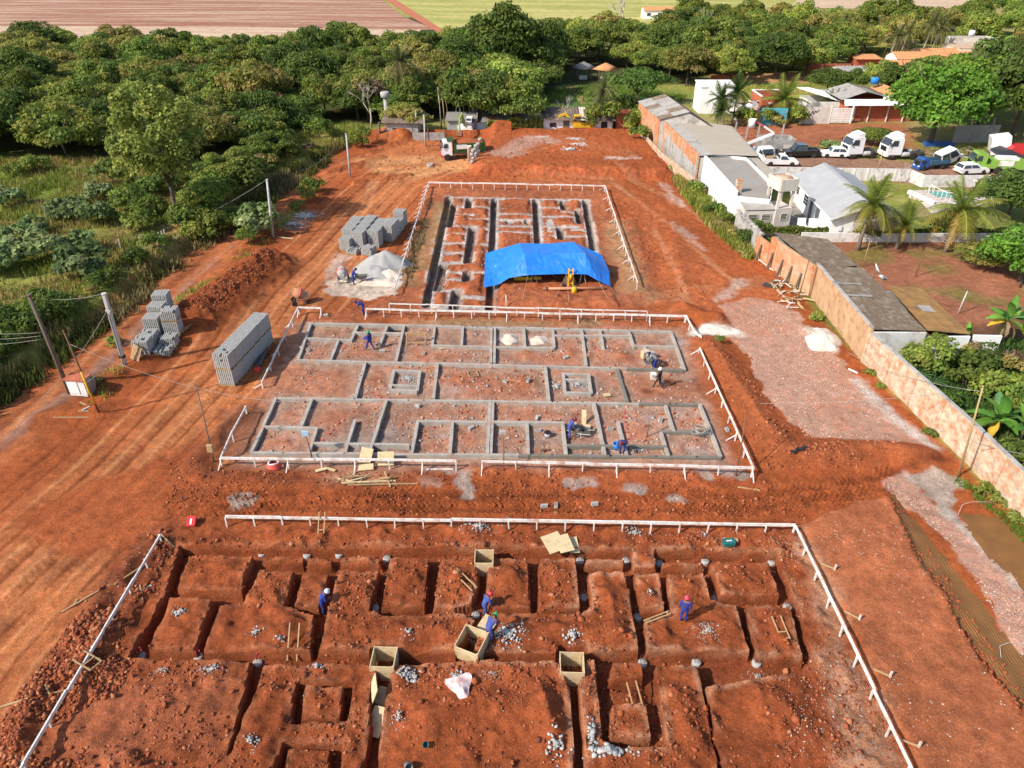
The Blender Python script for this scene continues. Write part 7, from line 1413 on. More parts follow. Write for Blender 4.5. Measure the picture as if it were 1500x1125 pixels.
# scrap wood by the brick shed and beyond the lane
def scrap(label,px,py,rx,ry,n,L,mats,seed):
    p=GG(px,py);t=thing('scrap_pile',label,'scrap pile',p);q=random.Random(seed)
    for k in range(n):
        a=V(q.uniform(-rx,rx),q.uniform(-ry,ry),0);a.z=gz(p.x+a.x,p.y+a.y)-p.z+q.uniform(.03,.28);an=q.uniform(0,3.14);l_=q.uniform(L*.4,L)/2;d=V(math.cos(an)*l_,math.sin(an)*l_,q.uniform(-.12,.12));mb=MB();mb.bar(a-d,a+d,q.uniform(.04,.11),q.uniform(.03,.07));mb.build('stick',M[q.choice(mats)],t)
scrap('tangle of scrap timber along the brick shed wall',1156,430,1.2,3.0,60,1.25,['bamboo','ply','white_wood','old_wood','raw_wood'],1);scrap('small heap of sticks at the corner of the brick shed',1102,372,1.0,1.0,16,1.4,['bamboo','ply','white_wood'],2);scrap('weathered timber pile behind the right tractor truck',1385,226,4.8,2.2,60,4.5,['old_wood','bark_pale','concrete','rust','bamboo'],3);scrap('loose boards at the near rail plywood',545,702,1.6,.3,9,1.6,['ply','bamboo','raw_wood'],4)
t=thing('black_tarp','folded black sheet beside the scrap timber tangle','plastic sheet',GG(1130,419,.05),R(-35));mb=MB();mb.box((0,0,0),(1.5,.8,.08));mb.build('sheeting',M['panel_dark'],t)
t=thing('blue_tarp','dark blue tarp under the bright tree by the lane','plastic sheet',G(1373,213),0);mb=MB();mb.prism([(-2.2,-.8),(2.3,-.6),(2.0,1.0),(-1.8,1.1)],0,.5);mb.build('sheeting',M['truck_blue'],t)
t=thing('grey_gate','grey sheet metal fence in the shade under the bright tree','fence',G(1394,209));
for k in range(4):mb=MB();mb.bar(V(k*1.75,.1*k,1.3),V(k*1.75+1.7,.1*k,1.3),.06,2.6);mb.build('panel',M['roof_fibre'],t)
# ------------------------------------------------------------------ people
def person(label,loc,rz,J,cloth='cloth_blue',hat='hat_white',top=None,h=1.72):
    """J: joint positions (x right, y forward, z up) for a figure of about 1.72 m"""
    t=thing('person',label,'person',loc,rz);k=h/1.72
    names=['pelvis','waist','chest','neck','head','crown','lhip','lknee','lank','ltoe','rhip','rknee','rank','rtoe','lsh','lelb','lwri','rsh','relb','rwri']
    E=[(0,1),(1,2),(2,3),(3,4),(4,5),(0,6),(6,7),(7,8),(8,9),(0,10),(10,11),(11,12),(12,13),(2,14),(14,15),(15,16),(2,17),(17,18),(18,19)]
    rad=dict(pelvis=.15,waist=.135,chest=.165,neck=.06,head=.092,crown=.075,lhip=.10,lknee=.072,lank=.055,ltoe=.045,rhip=.10,rknee=.072,rank=.055,rtoe=.045,lsh=.075,lelb=.052,lwri=.038,rsh=.075,relb=.052,rwri=.038)
    P=[Vector(J[n])*k for n in names];me=bpy.data.meshes.new('body');me.from_pydata(P,E,[]);o=bpy.data.objects.new('tmp',me);C.objects.link(o)
    md=o.modifiers.new('Skin','SKIN');md.use_smooth_shade=True
    for i,n in enumerate(names):me.skin_vertices[0].data[i].radius=(rad[n]*k*(1.15 if n in('pelvis','chest')else 1),rad[n]*k);me.skin_vertices[0].data[i].use_root=(i==0)
    sb=o.modifiers.new('Sub','SUBSURF');sb.levels=1;sb.render_levels=1
    dg=bpy.context.evaluated_depsgraph_get();bm=bmesh.new();ev=o.evaluated_get(dg);em=ev.to_mesh();bm.from_mesh(em);ev.to_mesh_clear();bpy.data.objects.remove(o);bpy.data.meshes.remove(me)
    hd,nk,cr=P[4],P[3],P[5]
    def near(c,a,b,r):
        d=b-a;u=max(0,min(1,(c-a).dot(d)/max(d.length_squared,1e-6)));return(c-a-d*u).length<r
    for f in bm.faces:
        c=f.calc_center_median();f.smooth=True;f.material_index=0
        if near(c,lerp(nk,hd,.35),cr,.14*k):f.material_index=1
        elif near(c,P[16],lerp(P[16],P[15],.12),.07)or near(c,P[19],lerp(P[19],P[18],.12),.07):f.material_index=1
        elif near(c,P[8],P[9],.085)or near(c,P[12],P[13],.085):f.material_index=2
        elif top and c.z>P[0].z+.02:f.material_index=3
    mb=MB()
    for w,e,s in((P[16],P[15],-1),(P[19],P[18],1)):  # palms with five bent fingers each
        d=(w-e).normalized();sd=d.cross(V(0,1,0));sd=sd.normalized()if sd.length>.1 else V(1,0,0);nr=sd.cross(d)
        mb.tube([w,w+d*.05,w+d*.09],[.030,.036,.034],8,1)
        for i in range(4):b=w+d*.085+sd*(.017*(i-1.5));l_=(.05,.062,.066,.055)[i];mb.tube([b,b+d*l_*.55+nr*.012,b+d*l_*.85+nr*.035],[.0095,.0088,.007],5,1)
        b=w+d*.03+sd*s*-.03;mb.tube([b,b+sd*s*-.028+d*.03,b+sd*s*-.03+d*.055+nr*.012],[.011,.010,.008],5,1)
    up=(cr-hd).normalized();fw=V(*J.get('face',(0,1,0)));fw=(fw-up*fw.dot(up)).normalized();rt=fw.cross(up)
    mid=lerp(hd,cr,.35)
    mb.tube([mid+fw*.085,mid+fw*.125-up*.025],[.012,.018],6,1)
    for s in(-1,1):mb.rock(mid+fw*.088+rt*s*.035+up*.02,.014,3,4);mb.tube([mid+rt*s*.085-up*.01,mid+rt*s*.105-up*.01],[.03,.02],6,1)
    mb.tube([mid+fw*.092-up*.06-rt*.022,mid+fw*.092-up*.06+rt*.022],.007,5,5)
    tmp=bpy.data.meshes.new('x');tmp.from_pydata(mb.v,[],mb.f);tmp.polygons.foreach_set('material_index',mb.m);tmp.polygons.foreach_set('use_smooth',[True]*len(mb.f));bm.from_mesh(tmp);bpy.data.meshes.remove(tmp)
    m2=bpy.data.meshes.new('body');bm.to_mesh(m2);bm.free()
    for m in(cloth,'skin','boot',top or cloth,'black','hose_red'):m2.materials.append(M[m])
    link('body',m2,t)
    B=Matrix((rt,fw,up)).transposed();ctr=lerp(hd,cr,.62)
    mb=MB();mb.lathe([(.118,-.03),(.115,.03),(.098,.09),(.06,.125),(.015,.14)],16);mb.lathe([(.15,-.038),(.152,-.025),(.118,-.02)],16,0,(0,.025,0));mb.bar((0,-.1,.07),(0,.1,.07),.03,.15)
    hm=mb.build('helmet',M[hat],t);hm.matrix_local=Matrix.Translation(ctr)@B.to_4x4()
    mb=MB();mb.lathe([(.095,-.1),(.108,-.03),(.1,.0)],14,0,(0,-.012,0));hr=mb.build('hair',M['hair'],t);hr.matrix_local=Matrix.Translation(ctr)@B.to_4x4()
    return t
def pose(**kw):
    J=dict(pelvis=(0,0,.95),waist=(0,.0,1.1),chest=(0,.0,1.32),neck=(0,.01,1.47),head=(0,.02,1.55),crown=(0,.02,1.68),lhip=(-.1,0,.90),lknee=(-.11,.03,.50),lank=(-.11,0,.09),ltoe=(-.12,.16,.04),rhip=(.1,0,.90),rknee=(.11,.03,.50),rank=(.11,0,.09),rtoe=(.12,.16,.04),lsh=(-.2,0,1.40),lelb=(-.25,.0,1.12),lwri=(-.23,.1,.88),rsh=(.2,0,1.40),relb=(.25,.0,1.12),rwri=(.23,.1,.88));J.update(kw);return J
WALK=pose(lknee=(-.11,.22,.52),lank=(-.11,.30,.12),ltoe=(-.12,.45,.10),rknee=(.11,-.05,.50),rank=(.11,-.32,.13),rtoe=(.12,-.2,.04),lelb=(-.26,-.1,1.12),lwri=(-.24,-.02,.9),relb=(.26,.1,1.14),rwri=(.22,.3,1.0))
CARRY=dict(WALK);CARRY.update(lelb=(-.28,.05,1.12),lwri=(-.3,.25,1.05),relb=(.28,.0,1.12),rwri=(.26,.0,.88))
BEND=pose(waist=(0,.1,1.04),chest=(0,.32,1.14),neck=(0,.47,1.18),head=(0,.55,1.20),crown=(0,.67,1.22),lsh=(-.2,.38,1.16),lelb=(-.24,.42,.88),lwri=(-.14,.5,.66),rsh=(.2,.38,1.16),relb=(.24,.42,.88),rwri=(.14,.56,.62),lknee=(-.12,.1,.5),rknee=(.12,.1,.5),face=(0,.5,-.8))
DIG=pose(waist=(0,.05,1.08),chest=(0,.16,1.27),neck=(0,.26,1.38),head=(0,.32,1.44),crown=(0,.38,1.55),lsh=(-.2,.18,1.33),lelb=(-.26,.25,1.05),lwri=(-.08,.42,.9),rsh=(.2,.18,1.33),relb=(.27,.2,1.06),rwri=(.1,.4,1.08),lknee=(-.12,.1,.5),face=(0,.8,-.5))
STAND=pose(lelb=(-.26,-.02,1.12),lwri=(-.25,.04,.86),relb=(.26,-.02,1.12),rwri=(.25,.05,.86),head=(0,.03,1.55),crown=(0,.05,1.68))
def spot(px,py):p=GG(px,py);return p
person('worker bending in the trench in white helmet and blue overalls',V(*G(474,899,-.7)),R(-70),DIG,hat='hat_white')
w1=person('worker shovelling in the trench in red helmet and blue overalls',V(*G(710,905,-.7)),R(-55),DIG,'cloth_faded',hat='hat_red')
person('stooping worker in green helmet beside the grey stones',spot(716,940),R(-30),BEND,'cloth_faded',hat='hat_green')
person('worker standing on a soil island in pink helmet and blue overalls',spot(1000,911),R(-15),STAND,hat='hat_pink')
person('worker walking in green helmet and blue overalls in the back left bay',spot(543,513),R(70),CARRY,hat='hat_green')
person('worker in blue overalls and maroon cap at the mortar barrow',spot(833,643),R(-75),DIG,'cloth_faded',hat='hat_maroon')
person('worker in blue overalls bending over the blue tub',spot(911,664),R(160),BEND,hat='hat_maroon')
person('worker in black clothes and white helmet carrying a pale bucket',spot(964,569),R(55),CARRY,'cloth_dark','hat_white')
person('worker in blue trousers and grey top bending over the wet beam',spot(960,541),R(60),BEND,'cloth_blue','hat_blue','cloth_grey')
person('worker in blue overalls at the sand heap mixer',spot(518,417),R(-70),DIG,hat='hat_blue')
person('worker in dark blue crouched behind the end of the white rail',spot(534,461),R(90),BEND,hat='hat_blue')
def held(name,label,cat,p,build):t=thing(name,label,cat,p);build(t);return t
def spade_b(t,d=V(.25,.12,0)):
    mb=MB();mb.tube([V(0,0,1.15),d+V(0,0,.18)],.018,6);mb.build('shaft',M['raw_wood'],t);mb=MB();mb.box(d+V(.04,.01,.1),(.2,.03,.3),(R(25),0,.3));mb.build('blade',M['pole_grey'],t)
held('shovel','shovel in the hands of the red helmeted worker','shovel',V(*G(717,905,-.7)),spade_b);held('shovel','shovel held by the worker at the mortar barrow','shovel',spot(839,643),spade_b)
t=thing('bucket','pale square bucket carried by the worker in black','bucket',spot(956,568)+V(-.05,.1,.72));mb=MB();mb.box((0,0,.2),(.34,.34,.4));mb.build('body',M['cream_wall'],t);mb=MB();mb.box((0,0,.42),(.4,.4,.05));mb.build('rim',M['white_wood'],t)
t=thing('blue_bundle','blue bundle under the arm of the walking worker','bundle',spot(538,512)+V(0,.1,.95));mb=MB();mb.rock((0,0,0),.24,5);mb.build('cloth',M['cloth_blue'],t)
for i,(x,y)in enumerate(((952,525),(945,523))):
    t=thing('cement_bag',['grey cement bag behind the wet beam','yellowish cement bag behind the wet beam'][i],'bag',spot(x,y),.4);mb=MB();mb.prism([(-.3,-.2),(.3,-.2),(.34,0),(.3,.2),(-.3,.2),(-.34,0)],0,.55);mb.build('sack',M[['stone','ply'][i]],t);mb=MB();mb.bar((-.3,0,.57),(.3,0,.57),.05,.04);mb.build('seam',M['white_wood'],t)
# ------------------------------------------------------------------ vegetation
def unit(v):return v/np.maximum(np.linalg.norm(v,axis=-1,keepdims=True),1e-6)
def leaf_quads(P,N,S,q,asp=1.5,droop=0):
    """one small leaf spray (a quad) per point, roughly facing N"""
    n=len(P);N=unit(N+q.normal(0,.55,(n,3)));T=unit(np.cross(N,q.normal(size=(n,3))));B=np.cross(N,T);S=S[:,None]
    T=T+np.array([0,0,-droop]);a=P-T*S*.5-B*S*.5/asp;b=P+T*S*.5-B*S*.35/asp;c=P+T*S*.55+B*S*.35/asp;d=P-T*S*.5+B*S*.5/asp
    a=a+N*S*.12;c=c-N*S*.15
    return np.stack([a,b,c,d],1).reshape(-1,3),np.arange(4*n).reshape(-1,4)
def crown_mesh(seed,rx,rz_,base,nl,ls,pal,lobes=14,lobe=.5,flat_=1.0,name='crown',droop=0,full=False):
    q=np.random.default_rng(seed);ctr=[];
    for i in range(lobes):
        d=unit(q.normal(size=3));d[2]=d[2]if full else abs(d[2])*1.1-.35;d=unit(d);r=q.uniform(.42,.8);ctr.append(((d[0]*rx*r,d[1]*rx*r,base+rz_*(.5+.62*d[2]*r*flat_*(1.15 if full else 1))),lobe*q.uniform(.65,1.2)))
    P,N,Cc=[],[],[];k=nl//lobes
    for c,r in ctr:
        d=unit(q.normal(size=(k,3)));d[:,2]=np.where(d[:,2]<-.45,-d[:,2],d[:,2]);rr=r*(1-.38*q.random(k)**2)*(1+.16*np.sin(d[:,0]*5+seed)*np.sin(d[:,1]*6))
        P.append(np.array(c)+d*rr[:,None]*np.array([rx,rx,rz_*.62]));N.append(d+np.array([0,0,.35]))
        cc=np.array(pal[q.integers(0,len(pal))])*q.uniform(.9,1.12);Cc.append(cc[None]*q.uniform(.7,1.35,(k,1))*q.uniform(.92,1.08,(k,3)))
    P,N,Cc=np.concatenate(P),np.concatenate(N),np.concatenate(Cc);v,f=leaf_quads(P,N,ls*q.uniform(.6,1.35,len(P)),q,1.5,droop)
    return np_mesh(name,v,f,M['leaf'],np.repeat(Cc,4,0))
def trunk_mesh(seed,h,r,top,spread,n=6,m='bark',low=.35):
    q=random.Random(seed);mb=MB();k=V(q.uniform(-.3,.3),q.uniform(-.3,.3),h*low);mb.tube([V(0,0,-.4),V(0,0,.1),k],[r*1.4,r,r*.75],8)
    for i in range(n):
        a=i*6.283/n+q.uniform(-.4,.4);e=V(math.cos(a)*spread*q.uniform(.5,1),math.sin(a)*spread*q.uniform(.5,1),top*q.uniform(.75,1));md=lerp(k,e,.5)+V(0,0,top*.08);mb.tube([k,md,e],[r*.55,r*.32,r*.1],6)
        for j in range(2):b=lerp(md,e,q.uniform(0,.6));mb.tube([b,b+V(q.uniform(-1,1),q.uniform(-1,1),q.uniform(.3,1.2))*spread*.3],[r*.2,r*.06],5)
    return mb.mesh('trunk',M[m])
FG=[(0.13,0.181,0.0328),(0.155,0.193,0.0351),(0.105,0.158,0.0316),(0.192,0.205,0.0421)];OL=[(0.273,0.24,0.0585),(0.229,0.222,0.0526),(0.298,0.246,0.076)];LG=[(0.223,0.281,0.0468),(0.186,0.257,0.0468),(0.273,0.304,0.0643)];DK=[(0.0819,0.123,0.0257),(0.0992,0.143,0.0292),(0.114,0.158,0.0328)]
MG=[(0.118,0.211,0.0257),(0.143,0.246,0.0328),(0.093,0.175,0.0257)];GRY=[(.19,.25,.095),(.22,.275,.11),(.16,.22,.075)];BR=[(.24,.17,.10),(.21,.15,.09)]
T={}
def kind(name,n,rx,rz_,base,nl,ls,pal,trunk,**k):T[name]=[(crown_mesh(len(T)*10+i,rx*(1+.08*i),rz_*(1-.06*i),base,nl,ls,pal,**k),trunk_mesh(len(T)*7+i,*trunk))for i in range(n)]
kind('forest',5,5.4,5.6,1.2,12000,.31,FG,(7.6,.2,6.2,3,6),lobes=60,lobe=.25)
kind('dark',3,5.4,6.4,1.2,12000,.31,DK,(8.4,.24,7.2,3.2,6),lobes=56,lobe=.26)
kind('olive',3,5.4,5.2,1.2,11000,.30,OL+FG[3:],(7.5,.22,6,3.4,6),lobes=60,lobe=.24)
kind('light',2,5.0,5.4,1.2,10000,.31,LG+FG[1:2],(7,.2,6,3,6),lobes=46,lobe=.28)
kind('umbrella',1,7.0,4.0,2.6,8000,.36,[(.08,.13,.025),(.095,.15,.03)],(7,.3,6.2,5.2,9),lobes=36,lobe=.30,flat_=.9)
kind('mango',2,6.8,8.6,.6,13000,.38,MG,(11,.38,9.5,4.6,8,'bark',.3),lobes=60,lobe=.25)
kind('tall',1,5.6,9.8,5.6,13000,.30,[(.22,.285,.06),(.17,.24,.05),(.26,.31,.07)],(15,.26,13.5,3.6,12,'bark',.3),lobes=60,lobe=.23,full=True)
kind('shrub',3,1.5,2.0,.1,1300,.2,LG+FG,(1.6,.06,1.5,1,5),lobes=11,lobe=.48)
kind('greyshrub',3,1.7,2.2,.2,900,.36,GRY,(1.9,.06,1.8,1.1,5),lobes=12,lobe=.46)
kind('darkshrub',2,1.6,1.9,.1,1400,.22,DK+FG[:2],(1.6,.06,1.5,1,5),lobes=11,lobe=.48)
kind('weed',3,.6,.62,.0,260,.15,LG+[(.2,.24,.06)],(.5,.02,.45,.3,4),lobes=6,lobe=.55)
kind('dryshrub',2,1.3,1.3,.05,800,.19,OL+BR,(1.2,.05,1.1,.8,5),lobes=9,lobe=.5)
kind('brown',1,3.2,5.0,1.5,1700,.36,BR+OL[:1],(6,.16,6,2.4,8),lobes=14,lobe=.42)
NM=dict(forest='broadleaf_tree',dark='broadleaf_tree',olive='broadleaf_tree',light='broadleaf_tree',umbrella='umbrella_tree',mango='mango_tree',tall='tall_tree',shrub='shrub',greyshrub='broad_leaved_shrub',darkshrub='shrub',weed='weed',dryshrub='dry_shrub',brown='dry_tree')
def plant(k,p,label,s=1.0,sz=1.0,group=None,cat=None,i=None,rz=None):
    cm,tm_=T[k][(i if i is not None else rnd.randrange(99))%len(T[k])];t=thing(NM[k],label,cat or('tree' if 'tree' in NM[k]else NM[k].replace('_',' ').split()[-1]),p,rnd.uniform(0,6.28)if rz is None else rz,group);t.scale=(s,s,s*sz)
    link('trunk' if 'tree' in NM[k]else 'stem',tm_,t);link('crown' if 'tree' in NM[k]else 'foliage',cm,t);return t
def at(px,py):p=G(px,py);p.z=gz(p.x,p.y)-.05;return p
def spread(px,d,seed,tries=9000,keep=None):
    q=random.Random(seed);P=GP(px);xa=[p.x for p in P];ya=[p.y for p in P];pts=[]
    cx=np.array([q.uniform(min(xa),max(xa))for _ in range(tries)]);cy=np.array([q.uniform(min(ya),max(ya))for _ in range(tries)]);ok=sdpoly(P,cx,cy,1)>0
    for x,y in zip(cx[ok],cy[ok]):
        if all((x-a)**2+(y-b)**2>d*d for a,b in pts):pts.append((x,y))
    return pts
TONE=dict(forest='mid green',dark='dark green',olive='olive brown tinged',light='pale green',brown='dry brown',mango='bright green')
def zone(x,y):
    px,py=750+FPX*x/(y*cP+CAM_H*sP),0
    return('far left' if px<150 else 'left' if px<330 else 'left of lane end' if px<520 else 'behind the keeper hut' if px<640 else 'behind the dump truck' if px<800 else 'beyond the pond' if px<960 else 'behind the white tower house' if px<1100 else 'beyond the brick house' if px<1300 else 'on the far right slope')
def wood(px,d,seed,kinds,smin,smax,gname,row):
    for x,y in spread(px,d,seed):
        n_=vnoise(np.array(x/22.),np.array(y/22.));k=kinds[int((n_*1.6+rnd.random()*.5)*len(kinds))%len(kinds)];z=zone(x,y);dep='front' if y<row[0]else 'middle' if y<row[1]else 'back'
        plant(k,V(x,y,-.1),'%s %s tree, %s rows, %s'%(TONE[k],gname,dep,z),rnd.uniform(smin,smax),rnd.uniform(.8,1.3),'%s %s trees, %s rows, %s'%(gname,TONE[k],dep,z))
wood([(-330,222),(-60,238),(60,244),(150,246),(250,255),(330,250),(385,215),(440,182),(520,176),(600,172),(650,170),(770,155),(800,104),(760,92),(600,90),(420,92),(300,90),(120,94),(-330,104)],6.4,3,['forest','olive','dark','forest','olive','forest','forest','light'],.82,1.2,'west wood',(120,150))
wood([(800,112),(900,100),(985,112),(1060,112),(1150,104),(1230,98),(1255,84),(1150,62),(1020,52),(900,60),(800,66)],8.2,4,['light','forest','olive','forest','dark','light'],.85,1.25,'far wood',(180,215))
wood([(1250,90),(1400,78),(1560,75),(1640,35),(1500,22),(1300,36),(1190,48),(1100,40),(1010,30),(1000,48),(1150,62)],11,5,['olive','light','forest','olive','light','forest'],.85,1.3,'far slope',(210,255))
for i,(k,x,y,s,sz,lab)in enumerate((('tall',264,337,.98,.86,'tall slender tree with thick trunk standing alone left of the lane'),('dark',705,186,1.15,1.05,'dark round tree behind the hut, left of a pair'),('forest',748,188,1.1,1.05,'broad round tree behind the hedge fence, right of a pair'),('dark',740,122,1.75,1.15,'largest dark tree rising over the wood behind the dump truck'),('dark',690,130,1.3,1.0,'dark tree beside the largest dark tree'),('dark',782,122,1.25,1.0,'dark tree between the largest one and the pond'),('umbrella',933,151,1.0,1.0,'flat topped dark spreading tree beside the pond'),('olive',1006,124,1.15,1.05,'yellowish green tree behind the umbrella tree'),('light',980,112,.9,1.0,'fresh green tree left of the yellowish one'),('light',1068,122,1.05,1.0,'pale green tree behind the white tower house'),('dark',1135,116,1.2,1.05,'dark tree in the far belt above the ruined house'),('light',1180,112,1.1,1.05,'yellow green tree right of the dark belt tree'),
('mango',1362,210,1.18,1.0,'big bright green tree leaning over the timber pile'),('mango',1428,186,1.3,1.0,'large green tree right behind the big bright one'),('dark',1480,205,1.5,1.15,'tall dark tree at the right edge of the lane'),('dark',1448,170,1.5,1.05,'dark tree high behind the big bright one'),('forest',1530,190,1.7,1.1,'large tree cut by the right edge of the picture'),('dark',1500,140,1.5,1.0,'farthest dark tree at the right edge'),('forest',1395,140,1.3,1.0,'green tree between the stepped house and bright tree'),('dark',1322,155,1.1,1.0,'dark tree behind the brick house, right one'),('dark',1210,139,.75,.9,'dark small tree behind the ruined house roof'),('dark',1243,140,.7,.9,'dark small tree left of the brick house'),('light',1284,137,.85,1.0,'pale feathery tree behind the brick house'),('brown',1345,175,1.2,1.1,'brownish dry tree left of the big bright tree'),('forest',1278,213,.52,.85,'small round tree between the two tractor trucks'),
('mango',1494,415,.62,.95,'green tree at the right edge of the orange yard'),('mango',1540,390,.7,1.0,'second green tree cut by the edge beside the orange yard'),('dark',1475,322,.78,.85,'dark rounded tree behind the garden hedge at the right'),('olive',1436,390,.5,.75,'small thin olive tree beside the green yard tree'),('dark',60,92,1.2,1.05,'dark bushy tree at the back edge of the wood, far left'),('olive',185,88,1.25,1.0,'olive tree standing proud at the stubble edge'),('olive',22,96,1.1,1.0,'brownish tree at the back left corner of the wood'),('light',97,84,1.0,1.0,'green humped tree at the stubble edge, left of the olive one'),
('forest',575,178,.8,1.0,'tree behind the keeper hut'),('olive',596,196,.75,.95,'brownish bushy tree beside the keeper hut'),('brown',540,176,1.1,1.0,'bare brown tree in the wood edge left of the keeper hut'),('forest',398,248,.7,.8,'round tree on the bank above the lane'),('forest',345,285,.72,.95,'leafy tree right of the tall slender one'),('light',310,320,.6,.8,'light leafy tree at the bank foot behind the verge pole'),('forest',350,330,.45,.8,'low spreading tree on the bank edge by the verge pole'))):
    plant(k,at(x,y),lab,s,sz,None,None,i)
for i,(k,x,y,s,lab)in enumerate((('shrub',880,193,2.2,'round green bush behind the brick hut stub'),('darkshrub',905,178,2.2,'dark bush in front of the umbrella tree'),('shrub',930,195,1.7,'bush with reddish tips at the warehouse corner'),('shrub',942,182,1.6,'green bush above the warehouse corner bush'),('dryshrub',918,186,1.8,'dry bush beside the brick hut stub'),('shrub',935,214,1.0,'small bush at the end of the low stained wall'),
('shrub',1030,302,.6,'bush at the foot of the white building, farthest'),('shrub',1045,320,.85,'bush at the foot of the white building, second'),('dryshrub',1056,334,.7,'yellowish bush at the foot of the white building'),('shrub',1064,330,.75,'leafy bush against the white wall'),('darkshrub',1094,356,.8,'dark ivy bush at the crumbling wall'),('shrub',1108,346,.9,'ivy clump over the crumbling wall end'),('dryshrub',1074,347,.7,'dry bush below the crumbling wall'),('shrub',1016,285,.8,'small bush below the brick warehouse wall'),('weed',985,253,1.4,'green weed at the low stained wall'),
('shrub',1354,543,1.2,'dense round bush in front of the white shed wall'),('shrub',1120,182,1.3,'bush below the turquoise wall, left'),('shrub',1158,181,1.6,'bush right of the turquoise wall'),('dryshrub',1140,186,1.3,'dry bush before the turquoise wall'),('shrub',1088,186,1.4,'bush by the broken block wall'),('greyshrub',1215,222,.8,'bush behind the white hatchback'),('shrub',1440,206,.9,'palm like bush at the lane power pole'),('darkshrub',1382,345,1.0,'dark creeper on the garden hedge'),('darkshrub',1268,352,.9,'creeper at the foot of the nearest palm'),
('darkshrub',1425,545,1.0,'dark shrub in the banana garden, far'),('shrub',1412,575,.9,'shrub in the banana garden, middle'),('dryshrub',1420,528,1.0,'yellowing shrub in the banana garden'),('shrub',1455,590,1.15,'shrub behind the large banana plant'),('shrub',1492,600,1.3,'shrub at the right edge of banana garden'),('darkshrub',1375,600,.8,'low dark shrub along the wall top'),('shrub',1395,625,.7,'low ferny shrub by the bamboo pole'),('darkshrub',1480,690,.9,'dark shrub below the white cable'),('dryshrub',1478,548,1.2,'pale shrub beneath the tall banana plant'),
('greyshrub',381,345,1.25,'broad leaved bush on the lane verge by the slim pole'),('shrub',365,358,.75,'low green bush below the verge bush'),('shrub',458,284,1.0,'light bush on the lane verge near the bend'),('shrub',450,295,.8,'second light bush on the verge near the bend'),('weed',436,308,1.5,'weeds above the grey rubble'),('weed',172,505,1.2,'small leafy weed at the square pole'),('shrub',530,215,1.2,'low bush on the spoil at the lane bend'),('dryshrub',390,262,1.5,'rusty bush on the bank over the lane'),('shrub',420,245,1.4,'bush on the bank near the bend'),
('weed',1006+190,467,1.0,'small green weed at the plaster shed foot'),('weed',1053,505,.7,'little weed on the berm by the bent rail'),('weed',1275,548,.7,'weed at the patched wall, far'),('weed',1288,567,.6,'weed at the patched wall, second'),('weed',1359,638,.75,'weed at the patched wall, third'),('weed',1443,722,1.0,'bright weed clump at the patched wall'),('weed',1462,735,.9,'second bright weed clump at the patched wall'),('weed',1490,762,.8,'weed clump at the patched wall, nearest'),('dryshrub',134,570,.6,'dry grassy tuft behind the meter cabinet'))):
    plant(k,at(x,y),lab,s,1.0,'bushes and weeds about the site',None,i)
# meadow shrubs, the overgrown bank along the lane
for i,(x,y)in enumerate(((20,318),(105,335),(150,310),(35,385),(78,398),(128,388),(8,415),(60,360),(150,345),(132,420))):plant('greyshrub',at(x,y),'pale broad leaved shrub left of the tall tree',rnd.uniform(.8,1.25),1.0,'pale shrubs of the meadow')
for i,(x,y)in enumerate(((195,320),(225,330),(285,345),(215,352),(205,300),(170,285),(300,300),(275,285),(240,300),(320,305),(350,268),(420,235),(60,265),(28,270),(370,292),(330,338),(300,352),(440,205),(470,212),(410,225))):plant(['shrub','shrub','darkshrub'][i%3],at(x,y),'%s thicket shrub around the tall tree'%['pale green','pale green','dark green'][i%3],rnd.uniform(.9,1.6),1.0,'%s thicket shrubs'%['pale','pale','dark'][i%3])
bk_=GP([(-60,612),(0,568),(40,536),(90,500),(140,465),(190,428),(245,388),(300,340),(350,305),(400,272),(440,248),(480,226)])
for i in range(len(bk_)-1):
    for k in range(3):
        for row in range(2 if i<4 else 1):
            p=lerp(bk_[i],bk_[i+1],(k+rnd.random())/4)+V(-1.3-row*1.5,.6,0);p.z=gz(p.x,p.y)-.05;kk=['darkshrub','dryshrub','shrub'][rnd.choice([0,0,2]if i<4 else[0,1,1,2])];plant(kk,p,{'darkshrub':'dark','dryshrub':'brownish','shrub':'green'}[kk]+' bush on lane bank, %s stretch'%('near' if i<4 else 'middle' if i<7 else 'far'),rnd.uniform(.5,.9)*(1.35 if i<4 else 1),1.0,'%s bushes on the lane bank, %s stretch'%(kk.replace('shrub',''),'near' if i<4 else 'middle' if i<7 else 'far'))
# bare pale trees
def bare(label,px,py,h,seed):
    t=thing('bare_tree',label,'tree',at(px,py));q=random.Random(seed);mb=MB()
    def br(p,d,l,r,n):
        e=p+d*l;mb.tube([p,lerp(p,e,.5)+V(q.uniform(-.06,.06),q.uniform(-.06,.06),0)*l,e],[r,r*.8,r*.55],6)
        if n:
            for _ in range(3 if n>1 else 2):br(lerp(p,e,q.uniform(.6,1)),(d+V(q.uniform(-.8,.8),q.uniform(-.8,.8),q.uniform(-.1,.5))).normalized(),l*q.uniform(.5,.75),r*.55,n-1)
    br(V(0,0,-.3),V(q.uniform(-.1,.1),0,1),h*.4,h*.022,4);mb.build('trunk',M['bark_pale'],t);return t
bare('white trunked tree with sparse crown at the red earth slope',913,62,17,1);bare('pale forked tree in the middle of the far wood',1022,66,11,2);bare('dead white tree on the pale meadow at the right',1316,52,13,5);bare('bare bent sapling at the near bank of the pond',825,185,6,4);bare('leafless tangled tree at the wood edge by the bamboo',543,186,9,6);bare('bare shrub tree behind the yard wall by the house',1318,268,3.5,8)
